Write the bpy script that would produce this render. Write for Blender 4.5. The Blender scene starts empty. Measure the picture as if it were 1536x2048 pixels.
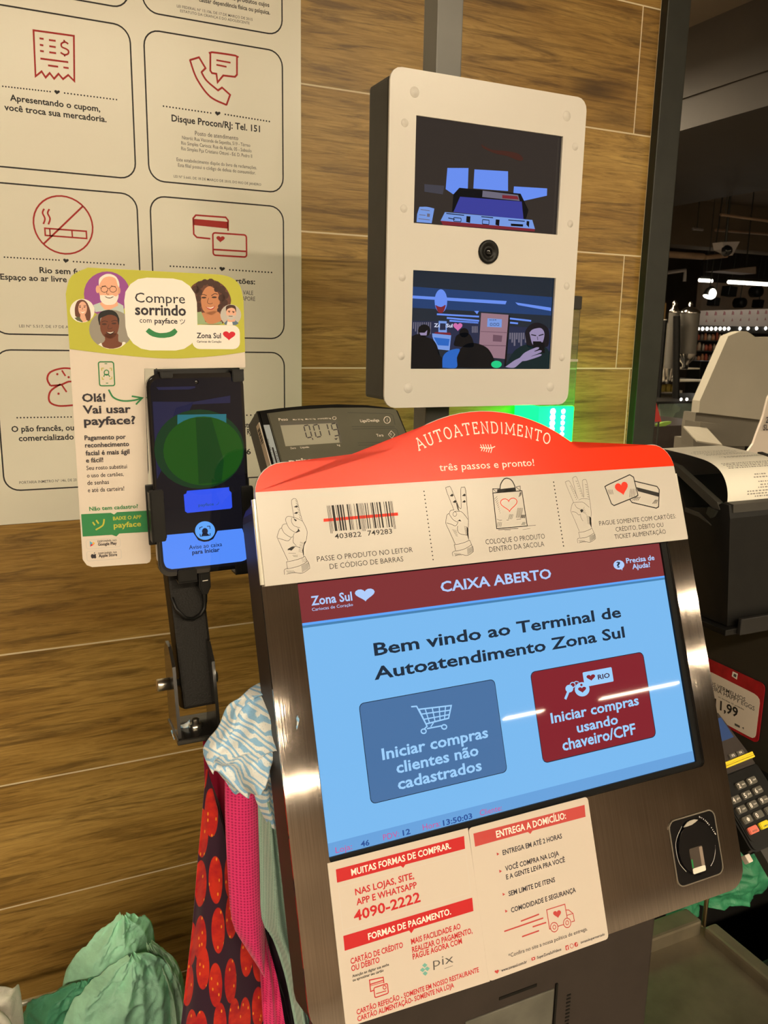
# Self-checkout corner of a supermarket: terminal, wall notices, phone stand, scale, printer.
import bpy, bmesh, math, random
from mathutils import Vector, Matrix
from mathutils.noise import noise as pnoise
random.seed(7)
SC = bpy.context.scene
COL = SC.collection
# ------------------------------------------------------------------ camera
cam = bpy.data.cameras.new('camera'); camo = bpy.data.objects.new('camera', cam); COL.objects.link(camo)
cam.sensor_fit = 'VERTICAL'; cam.sensor_height = 24.0; cam.lens = 19.348; cam.clip_start = 0.02; cam.clip_end = 60
camo.location = (0, 0, 1.5); camo.rotation_euler = tuple(math.radians(a) for a in (77.998, -1.071, -24.902))
cam.dof.use_dof = True; cam.dof.focus_distance = 0.74; cam.dof.aperture_fstop = 20.0
SC.camera = camo
# ------------------------------------------------------------------ world, exposure
SC.view_settings.view_transform = 'Standard'; SC.view_settings.look = 'None'
SC.view_settings.exposure = 0.0; SC.view_settings.gamma = 1.0; SC.view_settings.use_curve_mapping = False
SC.cycles.use_denoising = True; SC.cycles.max_bounces = 7; SC.cycles.sample_clamp_indirect = 6.0
w = bpy.data.worlds.new('store_air'); SC.world = w; w.use_nodes = True
w.node_tree.nodes['Background'].inputs[0].default_value = (1.0, 0.84, 0.62, 1)
w.node_tree.nodes['Background'].inputs[1].default_value = 0.07
LAMP_COLOUR = (1.0, 0.83, 0.585)      # warm white LED battens on the ceiling
LAMP_STRENGTH = 140.0
# rows of ceiling battens: (row y, ceiling height, list of x starts), each batten 1.4 m long
LAMP_ROWS = [(-2.1, 2.8, ((-3.35, 1.4), (-1.85, 1.4), (-.2, 1.4), (1.38, .9))), (-4.6, 2.8, ((-3.2, 1.4), (5.6, 1.4))),
             (-6.0, 2.8, ((-1.0, 1.4), (.62, 1.4))), (-7.2, 2.8, ((.9, 1.4), (7.9, 1.4))), (-8.7, 2.8, ((2.0, .5), (5.88, .62), (7.5, 1.45))), (-10.4, 2.8, ((2.5, 1.2),)),
             (2.3, 2.9, ((.3, 1.4),)), (4.3, 2.9, ((1.7, 1.4),)), (6.6, 2.9, ((1.6, 1.4), (3.6, 1.4)))]  # unseen battens behind the wall, added to brighten the background
# ------------------------------------------------------------------ materials
MATS = {}
def mat(name, col=(.5, .5, .5), rough=.5, metal=0.0, emit=None, strength=1.0, spec=.5, alpha=1.0, trans=0.0, ior=1.45, coat=0.0):
    if name in MATS: return MATS[name]
    m = bpy.data.materials.new(name); m.use_nodes = True; b = m.node_tree.nodes['Principled BSDF']
    b.inputs['Base Color'].default_value = (*col, 1); b.inputs['Roughness'].default_value = rough; b.inputs['Metallic'].default_value = metal
    b.inputs['Specular IOR Level'].default_value = spec; b.inputs['Transmission Weight'].default_value = trans; b.inputs['IOR'].default_value = ior
    b.inputs['Coat Weight'].default_value = coat; b.inputs['Alpha'].default_value = alpha
    if emit: b.inputs['Emission Color'].default_value = (*emit, 1); b.inputs['Emission Strength'].default_value = strength
    MATS[name] = m; return m
def lin(r, g, b): return tuple((c/255/12.92) if c <= 10 else ((c/255+.055)/1.055)**2.4 for c in (r, g, b))
def N(m, t, **kw):
    n = m.node_tree.nodes.new(t)
    for k, v in kw.items(): setattr(n, k, v)
    return n
def L(m, a, b): m.node_tree.links.new(a, b)
def bsdf(m): return m.node_tree.nodes['Principled BSDF']
def coords(m, scale=(1, 1, 1), loc=(0, 0, 0), rot=(0, 0, 0), kind='Object'):
    t = N(m, 'ShaderNodeTexCoord'); p = N(m, 'ShaderNodeMapping')
    p.inputs['Scale'].default_value = scale; p.inputs['Location'].default_value = loc; p.inputs['Rotation'].default_value = rot
    L(m, t.outputs[kind], p.inputs['Vector']); return p.outputs['Vector']
def noise(m, vec, scale=5, detail=4, rough=.55, dist=0.0):
    n = N(m, 'ShaderNodeTexNoise'); n.inputs['Scale'].default_value = scale; n.inputs['Detail'].default_value = detail
    n.inputs['Roughness'].default_value = rough; n.inputs['Distortion'].default_value = dist
    if vec is not None: L(m, vec, n.inputs['Vector'])
    return n.outputs['Fac']
def ramp(m, fac, stops, interp='LINEAR'):
    r = N(m, 'ShaderNodeValToRGB'); r.color_ramp.interpolation = interp; e = r.color_ramp.elements
    while len(e) < len(stops): e.new(.5)
    for i, (p, c) in enumerate(stops): e[i].position = p; e[i].color = (*c, 1) if len(c) == 3 else c
    L(m, fac, r.inputs['Fac']); return r.outputs['Color']
def mix(m, fac, a, b, mode='MIX'):
    n = N(m, 'ShaderNodeMix', data_type='RGBA', blend_type=mode)
    for s, v in ((0, fac), (6, a), (7, b)):
        if isinstance(v, (int, float)): n.inputs[s].default_value = v
        elif isinstance(v, tuple): n.inputs[s].default_value = (*v, 1)
        else: L(m, v, n.inputs[s])
    return n.outputs[2]
def bump(m, h, strength=.2, dist=.002):
    b = N(m, 'ShaderNodeBump'); b.inputs['Strength'].default_value = strength; b.inputs['Distance'].default_value = dist
    L(m, h, b.inputs['Height']); L(m, b.outputs['Normal'], bsdf(m).inputs['Normal'])
def grain(m, amount=.12, scale=40, bumps=0.0, stretch=(1, 1, 1)):
    """a little procedural unevenness in colour and gloss"""
    b = bsdf(m); c = tuple(b.inputs['Base Color'].default_value)[:3]; f = noise(m, coords(m, stretch), scale, 5)
    lo = tuple(v*(1-amount) for v in c); hi = tuple(min(1, v*(1+amount)) for v in c)
    L(m, ramp(m, f, [(.3, lo), (.7, hi)]), b.inputs['Base Color'])
    if bumps: bump(m, f, bumps)
    return m
# ------------------------------------------------------------------ geometry helpers
class MB:
    """collects vertices and faces and links them as ONE mesh object"""
    def __init__(s): s.v = []; s.f = []; s.mi = []; s.cur = 0; s.smooth = []
    def add(s, vs, fs, smooth=False):
        o = len(s.v); s.v += [tuple(p) for p in vs]
        for f in fs: s.f.append([o+i for i in f]); s.mi.append(s.cur); s.smooth.append(smooth)
        return s
    def box(s, x0, x1, y0, y1, z0, z1, bev=0.0):
        if bev <= 0:
            return s.add([(x, y, z) for z in (z0, z1) for y in (y0, y1) for x in (x0, x1)], [(0, 2, 3, 1), (4, 5, 7, 6), (0, 1, 5, 4), (2, 6, 7, 3), (0, 4, 6, 2), (1, 3, 7, 5)])
        bm = bmesh.new(); bmesh.ops.create_cube(bm, size=1)
        for v in bm.verts: v.co = Vector(((x0+x1)/2+v.co.x*(x1-x0), (y0+y1)/2+v.co.y*(y1-y0), (z0+z1)/2+v.co.z*(z1-z0)))
        bmesh.ops.bevel(bm, geom=list(bm.edges), offset=bev, segments=2, affect='EDGES', profile=.6)
        return s.bm(bm)
    def bm(s, bm, smooth=False):
        bm.verts.index_update(); s.add([v.co[:] for v in bm.verts], [[v.index for v in f.verts] for f in bm.faces], smooth); bm.free(); return s
    def prism(s, pts, y0, y1, bev=0.0):
        """outline in the local XZ plane, from y0 (front) to y1 (back)"""
        bm = bmesh.new(); a = [bm.verts.new((p[0], y0, p[1])) for p in pts]
        f = bm.faces.new(a); r = bmesh.ops.extrude_face_region(bm, geom=[f])
        for v in [g for g in r['geom'] if isinstance(g, bmesh.types.BMVert)]: v.co.y = y1
        bmesh.ops.recalc_face_normals(bm, faces=bm.faces)
        if bev: bmesh.ops.bevel(bm, geom=[e for e in bm.edges if abs(e.verts[0].co.y-e.verts[1].co.y) < 1e-7 and abs(e.verts[0].co.y-y0) < 1e-7], offset=bev, segments=2, affect='EDGES')
        bmesh.ops.triangulate(bm, faces=[f for f in bm.faces if len(f.verts) > 4])
        return s.bm(bm)
    def ring(s, outer, inner, y0, y1):
        """plate with one hole (same vertex count in both outlines)"""
        n = len(outer); vs = [(p[0], y, p[1]) for y in (y0, y1) for loop in (outer, inner) for p in loop]; fs = []
        for i in range(n):
            j = (i+1) % n
            fs += [(i, j, n+j, n+i), (2*n+i, 3*n+i, 3*n+j, 2*n+j), (i, 2*n+i, 2*n+j, j), (n+i, n+j, 3*n+j, 3*n+i)]
        return s.add(vs, fs)
    def profile_x(s, pts, x0, x1):
        """outline in YZ extruded along X"""
        bm = bmesh.new(); a = [bm.verts.new((x0, p[0], p[1])) for p in pts]
        f = bm.faces.new(a); r = bmesh.ops.extrude_face_region(bm, geom=[f])
        for v in [g for g in r['geom'] if isinstance(g, bmesh.types.BMVert)]: v.co.x = x1
        bmesh.ops.recalc_face_normals(bm, faces=bm.faces)
        bmesh.ops.triangulate(bm, faces=[f for f in bm.faces if len(f.verts) > 4])
        return s.bm(bm)
    def tube(s, pts, r, n=10, cap=True):
        P = [Vector(p) for p in pts]; rings = []
        up = Vector((0, 0, 1)) if abs((P[1]-P[0]).normalized().z) < .9 else Vector((1, 0, 0))
        for i, p in enumerate(P):
            t = (P[min(i+1, len(P)-1)]-P[max(i-1, 0)]).normalized(); a = t.cross(up).normalized(); b = a.cross(t).normalized()
            rr = r[i] if isinstance(r, (list, tuple)) else r
            rings.append([p+(a*math.cos(k/n*6.28319)+b*math.sin(k/n*6.28319))*rr for k in range(n)])
        vs = [v for q in rings for v in q]; fs = [(i*n+k, i*n+(k+1) % n, (i+1)*n+(k+1) % n, (i+1)*n+k) for i in range(len(P)-1) for k in range(n)]
        s.add(vs, fs, True)
        if cap: s.add(rings[0], [tuple(range(n))[::-1]]); s.add(rings[-1], [tuple(range(n))])
        return s
    def sheet(s, left, right, n, depth, thick=.001):
        """cloth-like sheet between two outlines given top to bottom as (x, z); depth(u, v) gives y"""
        m = len(left); vs = []
        for k in range(2):
            for j, (a, b) in enumerate(zip(left, right)):
                for i in range(n+1):
                    u = i/n; vs.append((a[0]+(b[0]-a[0])*u, depth(u, j/(m-1))+k*thick, a[1]+(b[1]-a[1])*u))
        q = m*(n+1); fs = []
        for j in range(m-1):
            for i in range(n):
                a = j*(n+1)+i; fs += [(a, a+1, a+n+2, a+n+1), (q+a, q+a+n+1, q+a+n+2, q+a+1)]
        for j in range(m-1):
            for i in (0, n): a = j*(n+1)+i; b = a+n+1; fs.append((a, b, q+b, q+a) if i == 0 else (b, a, q+a, q+b))
        for i in range(n):
            for j in (0, m-1): a = j*(n+1)+i; fs.append((a+1, a, q+a, q+a+1) if j == 0 else (a, a+1, q+a+1, q+a))
        return s.add(vs, fs, True)
    def lathe(s, prof, c=(0, 0, 0), n=16, axis='z'):
        vs = []
        for r, h in prof:
            for k in range(n):
                x, y = r*math.cos(k/n*6.28319), r*math.sin(k/n*6.28319)
                vs.append((c[0]+x, c[1]+y, c[2]+h) if axis == 'z' else (c[0]+x, c[1]+h, c[2]+y) if axis == 'y' else (c[0]+h, c[1]+x, c[2]+y))
        fs = [(i*n+k, i*n+(k+1) % n, (i+1)*n+(k+1) % n, (i+1)*n+k) for i in range(len(prof)-1) for k in range(n)]
        return s.add(vs, fs, True)
    def build(s, name, m, parent=None, fix=True):
        me = bpy.data.meshes.new(name); me.from_pydata(s.v, [], s.f)
        ms = m if isinstance(m, (list, tuple)) else [m]
        for k in ms: me.materials.append(k)
        me.polygons.foreach_set('material_index', s.mi); me.polygons.foreach_set('use_smooth', s.smooth)
        if fix:
            bm = bmesh.new(); bm.from_mesh(me); bmesh.ops.recalc_face_normals(bm, faces=bm.faces); bm.to_mesh(me); bm.free()
        me.update(); o = bpy.data.objects.new(name, me); COL.objects.link(o)
        if parent: o.parent = parent
        return o
def tag(o, label=None, cat=None, group=None, kind=None):
    for k, v in (('label', label), ('category', cat), ('group', group), ('kind', kind)):
        if v: o[k] = v
    return o
def thing(name, label, cat, loc=(0, 0, 0), rot=(0, 0, 0), group=None, basis=None):
    """an Empty at the thing's base that parents its parts; basis = (x axis, z axis) of a tilted thing"""
    o = bpy.data.objects.new(name, None); COL.objects.link(o); o.empty_display_size = .05
    if basis:
        x, z = Vector(basis[0]).normalized(), Vector(basis[1]).normalized(); y = z.cross(x)
        o.rotation_euler = Matrix((x, y, z)).transposed().to_euler()
    else: o.rotation_euler = rot
    o.location = loc; return tag(o, label, cat, group)
def dup(root, label=None, group=None, **kw):
    r = root.copy(); COL.objects.link(r)
    for k, v in kw.items(): setattr(r, k, v)
    if label: r['label'] = label
    if group: r['group'] = group
    for ch in list(root.children):
        c = ch.copy(); COL.objects.link(c); c.parent = r
        for g in ch.children: d = g.copy(); COL.objects.link(d); d.parent = c
    return r
def rrect(x0, x1, z0, z1, r, n=5):
    out = []
    for cx, cz, a0, sx, sz in ((x0, z1, 180, 1, -1), (x1, z1, 90, -1, -1), (x1, z0, 0, -1, 1), (x0, z0, -90, 1, 1)):
        for i in range(n):
            a = math.radians(a0-90*i/(n-1)); out.append((cx+sx*r+r*math.cos(a), cz+sz*r+r*math.sin(a)))
    return out
# ------------------------------------------------------------------ printed matter: lettering and line art, measured in millimetres on its own panel
TXT = {}
STYLE = {'r': .004, 'b': .022, 'x': .028, 'l': -.006}
def prepare_texts(strings):
    objs = []
    for t, st in sorted(strings | {('H', 'r')}):
        cu = bpy.data.curves.new('letters', 'FONT'); cu.body = t; cu.size = 1; cu.offset = STYLE[st]; cu.resolution_u = 2; cu.fill_mode = 'FRONT'
        o = bpy.data.objects.new('letters', cu); COL.objects.link(o); objs.append((t, st, o))
    bpy.context.view_layer.update(); dg = bpy.context.evaluated_depsgraph_get()
    for t, st, o in objs:
        me = o.evaluated_get(dg).to_mesh(); TXT[t, st] = ([v.co[:2] for v in me.vertices], [list(p.vertices) for p in me.polygons]); o.evaluated_get(dg).to_mesh_clear()
    for _, _, o in objs: cu = o.data; bpy.data.objects.remove(o); bpy.data.curves.remove(cu)
def expand(p):
    k = p[0]; T = 6.283185
    if k == 'd': return [['p', [(p[1]+(p[3]-p[1])*i/(p[5]-1)+p[6]*math.cos(j*T/8), p[2]+(p[4]-p[2])*i/(p[5]-1)+p[6]*math.sin(j*T/8)) for j in range(8)]] for i in range(p[5])]   # row of dots
    if k == 'b': pts = rrect(p[1], p[2], p[3], p[4], p[5], 7); return [['s', pts, p[6], 1]]                                                                              # rounded box outline
    if k == 'e': w_, pts = p[8], [(p[1]+p[3]*math.cos(i*T/p[7])+p[5]*math.sin(i*T/p[7]), p[2]+p[4]*math.cos(i*T/p[7])+p[6]*math.sin(i*T/p[7])) for i in range(p[7])]       # ellipse or ring
    else:                                                                                                                                                               # heart
        w_, pts = p[7], []
        for i in range(24):
            t = T*i/24; a = math.sin(t)**3; b = (13*math.cos(t)-5*math.cos(2*t)-2*math.cos(3*t)-math.cos(4*t)+2.5)/14.5; pts.append((p[1]+p[3]*a+p[5]*b, p[2]+p[4]*a+p[6]*b))
    return [['s', pts, w_, 1]] if w_ else [['p', pts]]
def add_prims(mb, prims, y, oy=0.0):
    for p in prims:
        if p[0] == 't':
            _, t, x, z, wd, h, ang, st = p; vs, fs = TXT[t, st]
            if not vs: continue
            x0 = min(v[0] for v in vs); x1 = max(v[0] for v in vs); cap = max(v[1] for v in TXT['H', 'r'][0])
            sx = wd/max(1e-6, x1-x0); sz = h/cap; ca, sa = math.cos(math.radians(ang)), math.sin(math.radians(ang))
            q = [((v[0]-x0)*sx, v[1]*sz) for v in vs]
            mb.add([((x+a*ca-b*sa)/1000, y, (z+a*sa+b*ca)/1000) for a, b in q], fs)
        elif p[0] == 'p':
            bm = bmesh.new(); vs = [bm.verts.new((a/1000, y, b/1000)) for a, b in p[1]]
            f = bm.faces.new(vs); bmesh.ops.triangulate(bm, faces=[f], ngon_method='EAR_CLIP'); mb.bm(bm)
        elif p[0] in 'ehdb':
            for q in expand(p): add_prims(mb, [q], y)
        elif p[0] == 's':
            pts = [Vector(q)/1000 for q in p[1]]; hw = p[2]/2000; n = len(pts); closed = p[3]; lr = []
            for i in range(n):
                a = pts[(i-1) % n] if (closed or i > 0) else pts[i]; b = pts[(i+1) % n] if (closed or i < n-1) else pts[i]
                d1 = (pts[i]-a).normalized() if (pts[i]-a).length > 1e-9 else None; d2 = (b-pts[i]).normalized() if (b-pts[i]).length > 1e-9 else None
                d1 = d1 or d2 or Vector((1, 0)); d2 = d2 or d1; n1 = Vector((-d1.y, d1.x)); n2 = Vector((-d2.y, d2.x)); m = n1+n2
                m = n1 if m.length < .2 else m.normalized(); k = min(2.2, 1/max(.3, m.dot(n1)))
                lr.append((pts[i]+m*hw*k, pts[i]-m*hw*k))
            vs = [(q.x, y, q.y) for pr in lr for q in pr]; fs = [(2*i, 2*i+1, 2*((i+1) % n)+1, 2*((i+1) % n)) for i in range(n if closed else n-1)]
            mb.add(vs, fs)
def face_front(o):
    """printed ink faces the reader (local -Y)"""
    for p in o.data.polygons:
        if p.normal.y > 0: p.flip()
    return o
def art(panel, parent, base=0.0, shift=(0, 0), only=None, skip=()):
    made = []
    for name, m, layer, prims in ART[panel]:
        if (only and name not in only) or name in skip: continue
        mb = MB(); add_prims(mb, prims, -base-.00012*layer)
        if shift != (0, 0): mb.v = [(x-shift[0]/1000, y, z-shift[1]/1000) for x, y, z in mb.v]
        made.append(face_front(mb.build(name, MATS[m], parent, fix=False)))
    return made
# ------------------------------------------------------------------ material library
ink = dict(rough=.6)
for n, c in dict(ink=(.018, .015, .014), ink2=(.03, .026, .035), greyink=(.085, .078, .07), redink=(.42, .018, .014), redink2=(.52, .05, .045), headred=(.86, .035, .012), cream=(.92, .83, .72), paper=(.86, .80, .73),
                 palegrey=(.60, .56, .52), signred=(.52, .008, .012), salmonred=(.50, .055, .05), teal=(.16, .42, .36), lime=(.49, .48, .055), purple=(.30, .07, .30), taupe=(.30, .27, .23), paleblue=(.50, .58, .56),
                 skin1=(.80, .42, .28), skin2=(.76, .42, .30), skin3=(.55, .23, .11), skin4=(.17, .052, .026), hairwhite=(.82, .78, .72), browndark=(.06, .024, .016), brown=(.13, .045, .028), black=(.012, .011, .011),
                 olive=(.10, .11, .06), redlip=(.45, .05, .05), striped=(.32, .42, .22), denim=(.11, .17, .25), silver=(.52, .49, .45), hairgrey=(.55, .51, .47), signgreen=(.03, .22, .075), heartred=(.62, .012, .03),
                 skyblue=(.10, .40, .58), amber=(.85, .45, .06), lcdglass=(.38, .36, .28), lcddark=(.13, .12, .10), lcdink=(.055, .05, .05), scalegroove=(.075, .078, .06)).items(): mat(n, c, **ink)
def screen(n, rgb, k=1.0): mat(n, (.004, .004, .005), .025, emit=lin(*rgb), strength=k, spec=.4)
for n, c in dict(scrbg=(122, 186, 240), scrwhite=(176, 205, 250), scrdark=(28, 44, 62), scrdark2=(60, 26, 48), scrslate=(74, 114, 162), scrlight=(158, 208, 252), scrred=(132, 34, 44), scrbanner=(128, 50, 52), scrshade=(70, 128, 175), scrstatus=(104, 162, 220),
                 scrpink=(196, 92, 160), scrnavy=(40, 80, 150), scrdim=(34, 34, 62), scrdeepgreen=(14, 52, 26), scrteal=(38, 108, 118), scrgreen=(22, 76, 16), scrgreen2=(8, 60, 18), scrblue=(50, 84, 236), scrbright=(84, 140, 250),
                 scrbright2=(96, 166, 250), scrnavy2=(8, 22, 50), phonebg=(16, 15, 22), vid1=(52, 45, 40), vid2=(34, 42, 52), vblue=(104, 142, 238), vdim=(66, 64, 72), vblack=(12, 13, 16), vindigo=(58, 62, 150), vgrey=(108, 104, 120),
                 vred=(122, 38, 48), vpaper=(118, 152, 222), vbrown=(70, 38, 30), vdarkblue=(34, 62, 110), vdark2=(38, 44, 70), vwhite=(220, 226, 250), vpink=(206, 110, 170), vwood=(150, 116, 128), vwood2=(108, 78, 92), vblue2=(40, 100, 190),
                 vskin=(150, 136, 172), vhair=(24, 22, 28), vgreen=(16, 36, 38), vgreenlit=(30, 200, 130)).items(): screen(n, c)
white_panel = mat('white_lacquer', (.71, .675, .62), .26, spec=.4)
black_plastic = grain(mat('black_plastic', (.007, .0066, .006), .40, spec=.35), .25, 60)
charcoal = grain(mat('charcoal_paint', (.045, .042, .036), .5, spec=.35), .1, 30)
darkbody = grain(mat('dark_brown_paint', (.035, .026, .022), .48), .12, 40)
textured = mat('textured_black_paint', (.007, .0055, .004), .55, spec=.25); bump(textured, noise(textured, coords(textured), 650, 2), .45, .0010)
zinc = mat('zinc_bolt', (.62, .58, .50), .3, 1.0)
whiteboard = grain(mat('white_board', (.60, .56, .51), .22, spec=.22), .02, 8)
cardboard = mat('white_cardboard', (.70, .615, .53), .45)
bandred = mat('orange_red_print', (.80, .040, .010), .25, spec=.22)
stickerpaper = mat('sticker_paper', (.60, .525, .455), .45)
acrylic = mat('acrylic_edge', (.75, .72, .62), .08, coat=.6)
glassy = mat('black_glass', (.006, .006, .007), .05, coat=.5)
bezelm = mat('bezel_black', (.004, .004, .004), .45, spec=.2)
# brushed stainless steel
steel = mat('brushed_steel', (.40, .35, .31), .26, 1.0)
sf = noise(steel, coords(steel, (900, 40, 12)), 1.0, 3)
L(steel, ramp(steel, sf, [(.3, (.37, .325, .285)), (.7, (.47, .415, .37))]), bsdf(steel).inputs['Base Color'])
rr_ = N(steel, 'ShaderNodeMapRange'); rr_.inputs['To Min'].default_value = .05; rr_.inputs['To Max'].default_value = .075
L(steel, sf, rr_.inputs['Value']); L(steel, rr_.outputs[0], bsdf(steel).inputs['Roughness'])
bump(steel, sf, .02, .0006)
# wood-look wall planks: grain runs along X, every plank has its own tint
wood = mat('wood_plank_tile', (.4, .26, .11), .36)
at = N(wood, 'ShaderNodeAttribute', attribute_name='plank', attribute_type='GEOMETRY')
tc = N(wood, 'ShaderNodeTexCoord'); sh = N(wood, 'ShaderNodeVectorMath', operation='MULTIPLY_ADD')
comb = N(wood, 'ShaderNodeCombineXYZ')
for k, mul in (('X', 17.0), ('Y', 31.0), ('Z', 5.3)):
    mm = N(wood, 'ShaderNodeMath', operation='MULTIPLY'); mm.inputs[1].default_value = mul; L(wood, at.outputs['Fac'], mm.inputs[0]); L(wood, mm.outputs[0], comb.inputs[k])
sh.inputs[1].default_value = (1, 1, 1); L(wood, tc.outputs['Object'], sh.inputs[0]); L(wood, comb.outputs[0], sh.inputs[2])
def wvec(scale):
    v = N(wood, 'ShaderNodeVectorMath', operation='MULTIPLY'); v.inputs[1].default_value = scale; L(wood, sh.outputs[0], v.inputs[0]); return v.outputs[0]
broad = noise(wood, wvec((1.6, 1, 9)), 1.4, 3, .5, .6); fine = noise(wood, wvec((17, 1, 300)), 1.0, 6, .68, .9); streak = noise(wood, wvec((3.2, 1, 46)), 1.0, 6, .66, 1.9)
knot = N(wood, 'ShaderNodeTexVoronoi'); knot.inputs['Scale'].default_value = 1.0; L(wood, wvec((2.5, 1, 8.5)), knot.inputs['Vector'])
c1 = ramp(wood, broad, [(.28, (.31, .172, .040)), (.5, (.45, .27, .070)), (.74, (.57, .365, .108))])
c2 = mix(wood, ramp(wood, streak, [(.49, (0, 0, 0)), (.63, (1, 1, 1))]), c1, mix(wood, .66, c1, (.115, .062, .018)))
c3 = mix(wood, .8, c2, ramp(wood, fine, [(.32, (.50, .45, .38)), (.62, (1, 1, 1))]), 'MULTIPLY')
kn_ = mix(wood, ramp(wood, knot.outputs['Distance'], [(.03, (1, 1, 1)), (.17, (0, 0, 0))]), c3, mix(wood, .78, c3, (.045, .026, .010)))
tint = ramp(wood, at.outputs['Fac'], [(0, (.86, .84, .82)), (.5, (1.0, 1.0, 1.0)), (1, (1.10, 1.06, 1.0))])
L(wood, mix(wood, 1.0, kn_, tint, 'MULTIPLY'), bsdf(wood).inputs['Base Color']); bump(wood, fine, .12, .001)
grout = mat('pale_grout', (.80, .68, .46), .6)
darkmetal = grain(mat('dark_trim_metal', (.026, .027, .022), .42), .15, 25)
floor_m = grain(mat('floor_tile', (.38, .34, .29), .3), .1, 2)
ceil_m = grain(mat('dark_ceiling', (.15, .115, .08), .8), .15, 1.5)
brownwall = grain(mat('far_store_wall', (.16, .13, .10), .7), .2, 1.2)
duct_m = grain(mat('brown_duct', (.042, .034, .025), .65), .12, 3)
greymetal = grain(mat('grey_sheet_metal', (.40, .37, .30), .42), .05, 6)
greymetal2 = grain(mat('dull_grey_metal', (.16, .145, .115), .5), .08, 6)
lampglow = mat('lamp_diffuser', (.9, .9, .9), .5, emit=LAMP_COLOUR, strength=LAMP_STRENGTH)
farlamp = mat('far_lamp_diffuser', (.9, .9, .9), .5, emit=(1, .93, .78), strength=9)
whitehousing = mat('lamp_housing', (.6, .58, .54), .5)
# ------------------------------------------------------------------ the setting
def struct(o): return tag(o, kind='structure')
PZ = [0.0, .0483, .2486, .4489, .6492, .8495, 1.0498, 1.2501, 1.4504, 1.6507, 1.853, 2.0556, 2.256, 2.456, 2.656, 2.856, 3.1]
JOINT = {7: (-.15, 1.0725), 8: (-.16, 1.039), 9: (-.55, .64), 10: (-.16, 1.039)}
mb = MB(); tints = []; G = .0013; XL, XR = -2.6, 1.078
mb.cur = 1; mb.box(XL, XR, 1.2206, 1.34, 0, 3.1); tints += [.5]*6
mb.cur = 0; rnd = random.Random(11)
TINT = {6: .45, 5: .62, 4: .52, 7: .40, 8: .66, 9: .5, 10: .30, 3: .3}
for r in range(len(PZ)-1):
    xs = [XL]+[x for x in JOINT.get(r, (-1.1-.3*(r % 3), ))]+[XR]
    for i in range(len(xs)-1):
        a, b, z0, z1 = xs[i]+G, xs[i+1]-G, PZ[r]+G, PZ[r+1]-G
        mb.box(a, b, 1.22, 1.2205, z0, z1); tints += [min(1, max(0, TINT.get(r, .5)+rnd.uniform(-.12, .12) + (.2 if (r in (8,) and i == 2) else 0)))]*6
wall = struct(mb.build('wall_back', [wood, grout]))
a_ = wall.data.attributes.new('plank', 'FLOAT', 'FACE'); a_.data.foreach_set('value', tints)
struct(MB().box(1.078, 1.129, 1.204, 1.40, 0, 3.1, .002).build('trim_1', darkmetal))
struct(MB().box(-6, 14, -12, 12, -.06, 0).build('floor', floor_m))
struct(MB().box(-6, 14, -12, 12, 3.1, 3.2).build('ceiling', ceil_m))
struct(MB().box(-6, 14, 12, 12.1, 0, 3.1).build('wall_far', brownwall))
struct(MB().box(14, 14.1, -12, 12.1, 0, 3.1).build('wall_right', brownwall))
struct(MB().box(-6.1, -6, -12, 12.1, 0, 3.1).build('wall_left', brownwall))
struct(MB().box(-6, 14, -12.1, -12, 0, 3.1).build('wall_front', grain(mat('front_store_wall', (.36, .29, .225), .7), .25, 1.1)))
# dark soffit running away from the camera on the right, with its flange line
mb = MB(); mb.box(3.4, 5.2, -3, 11.5, 2.60, 3.1); mb.box(3.385, 3.4, -3, 11.5, 2.755, 2.785); struct(mb.build('trim_2', duct_m))
# ------------------------------------------------------------------ ceiling battens that light the place
lamp = None
for y, z, xs in LAMP_ROWS:
    for x, ln in xs:
        lab = 'long white ceiling lamp in the '+{-2.1: 'row nearest the wooden wall', -4.6: 'middle row', -6.0: 'fourth row from the wooden wall', -7.2: 'fifth row from the wooden wall', -8.7: 'row next to the farthest one', -10.4: 'row farthest from the wooden wall', 2.3: 'first unseen row added to light the store beyond', 4.3: 'second unseen row added to light the store beyond', 6.6: 'third unseen row added to light the store beyond'}[y]
        if lamp is None:
            lamp = thing('ceiling_light', lab, 'ceiling light', (x, y, z), group='ceiling battens')
            MB().box(0, 1.4, -.066, .066, .004, .05).build('housing', whitehousing, lamp); MB().box(0, 1.4, -.060, .060, 0, .004).build('diffuser', lampglow, lamp)
            MB().tube([(.2, 0, .05), (.2, 0, .30)], .004).build('hanger', darkmetal, lamp); MB().tube([(1.2, 0, .05), (1.2, 0, .30)], .004).build('hanger', darkmetal, lamp)
        else: dup(lamp, label=lab, location=(x, y, z), scale=(ln/1.4, 1, 1))
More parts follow.
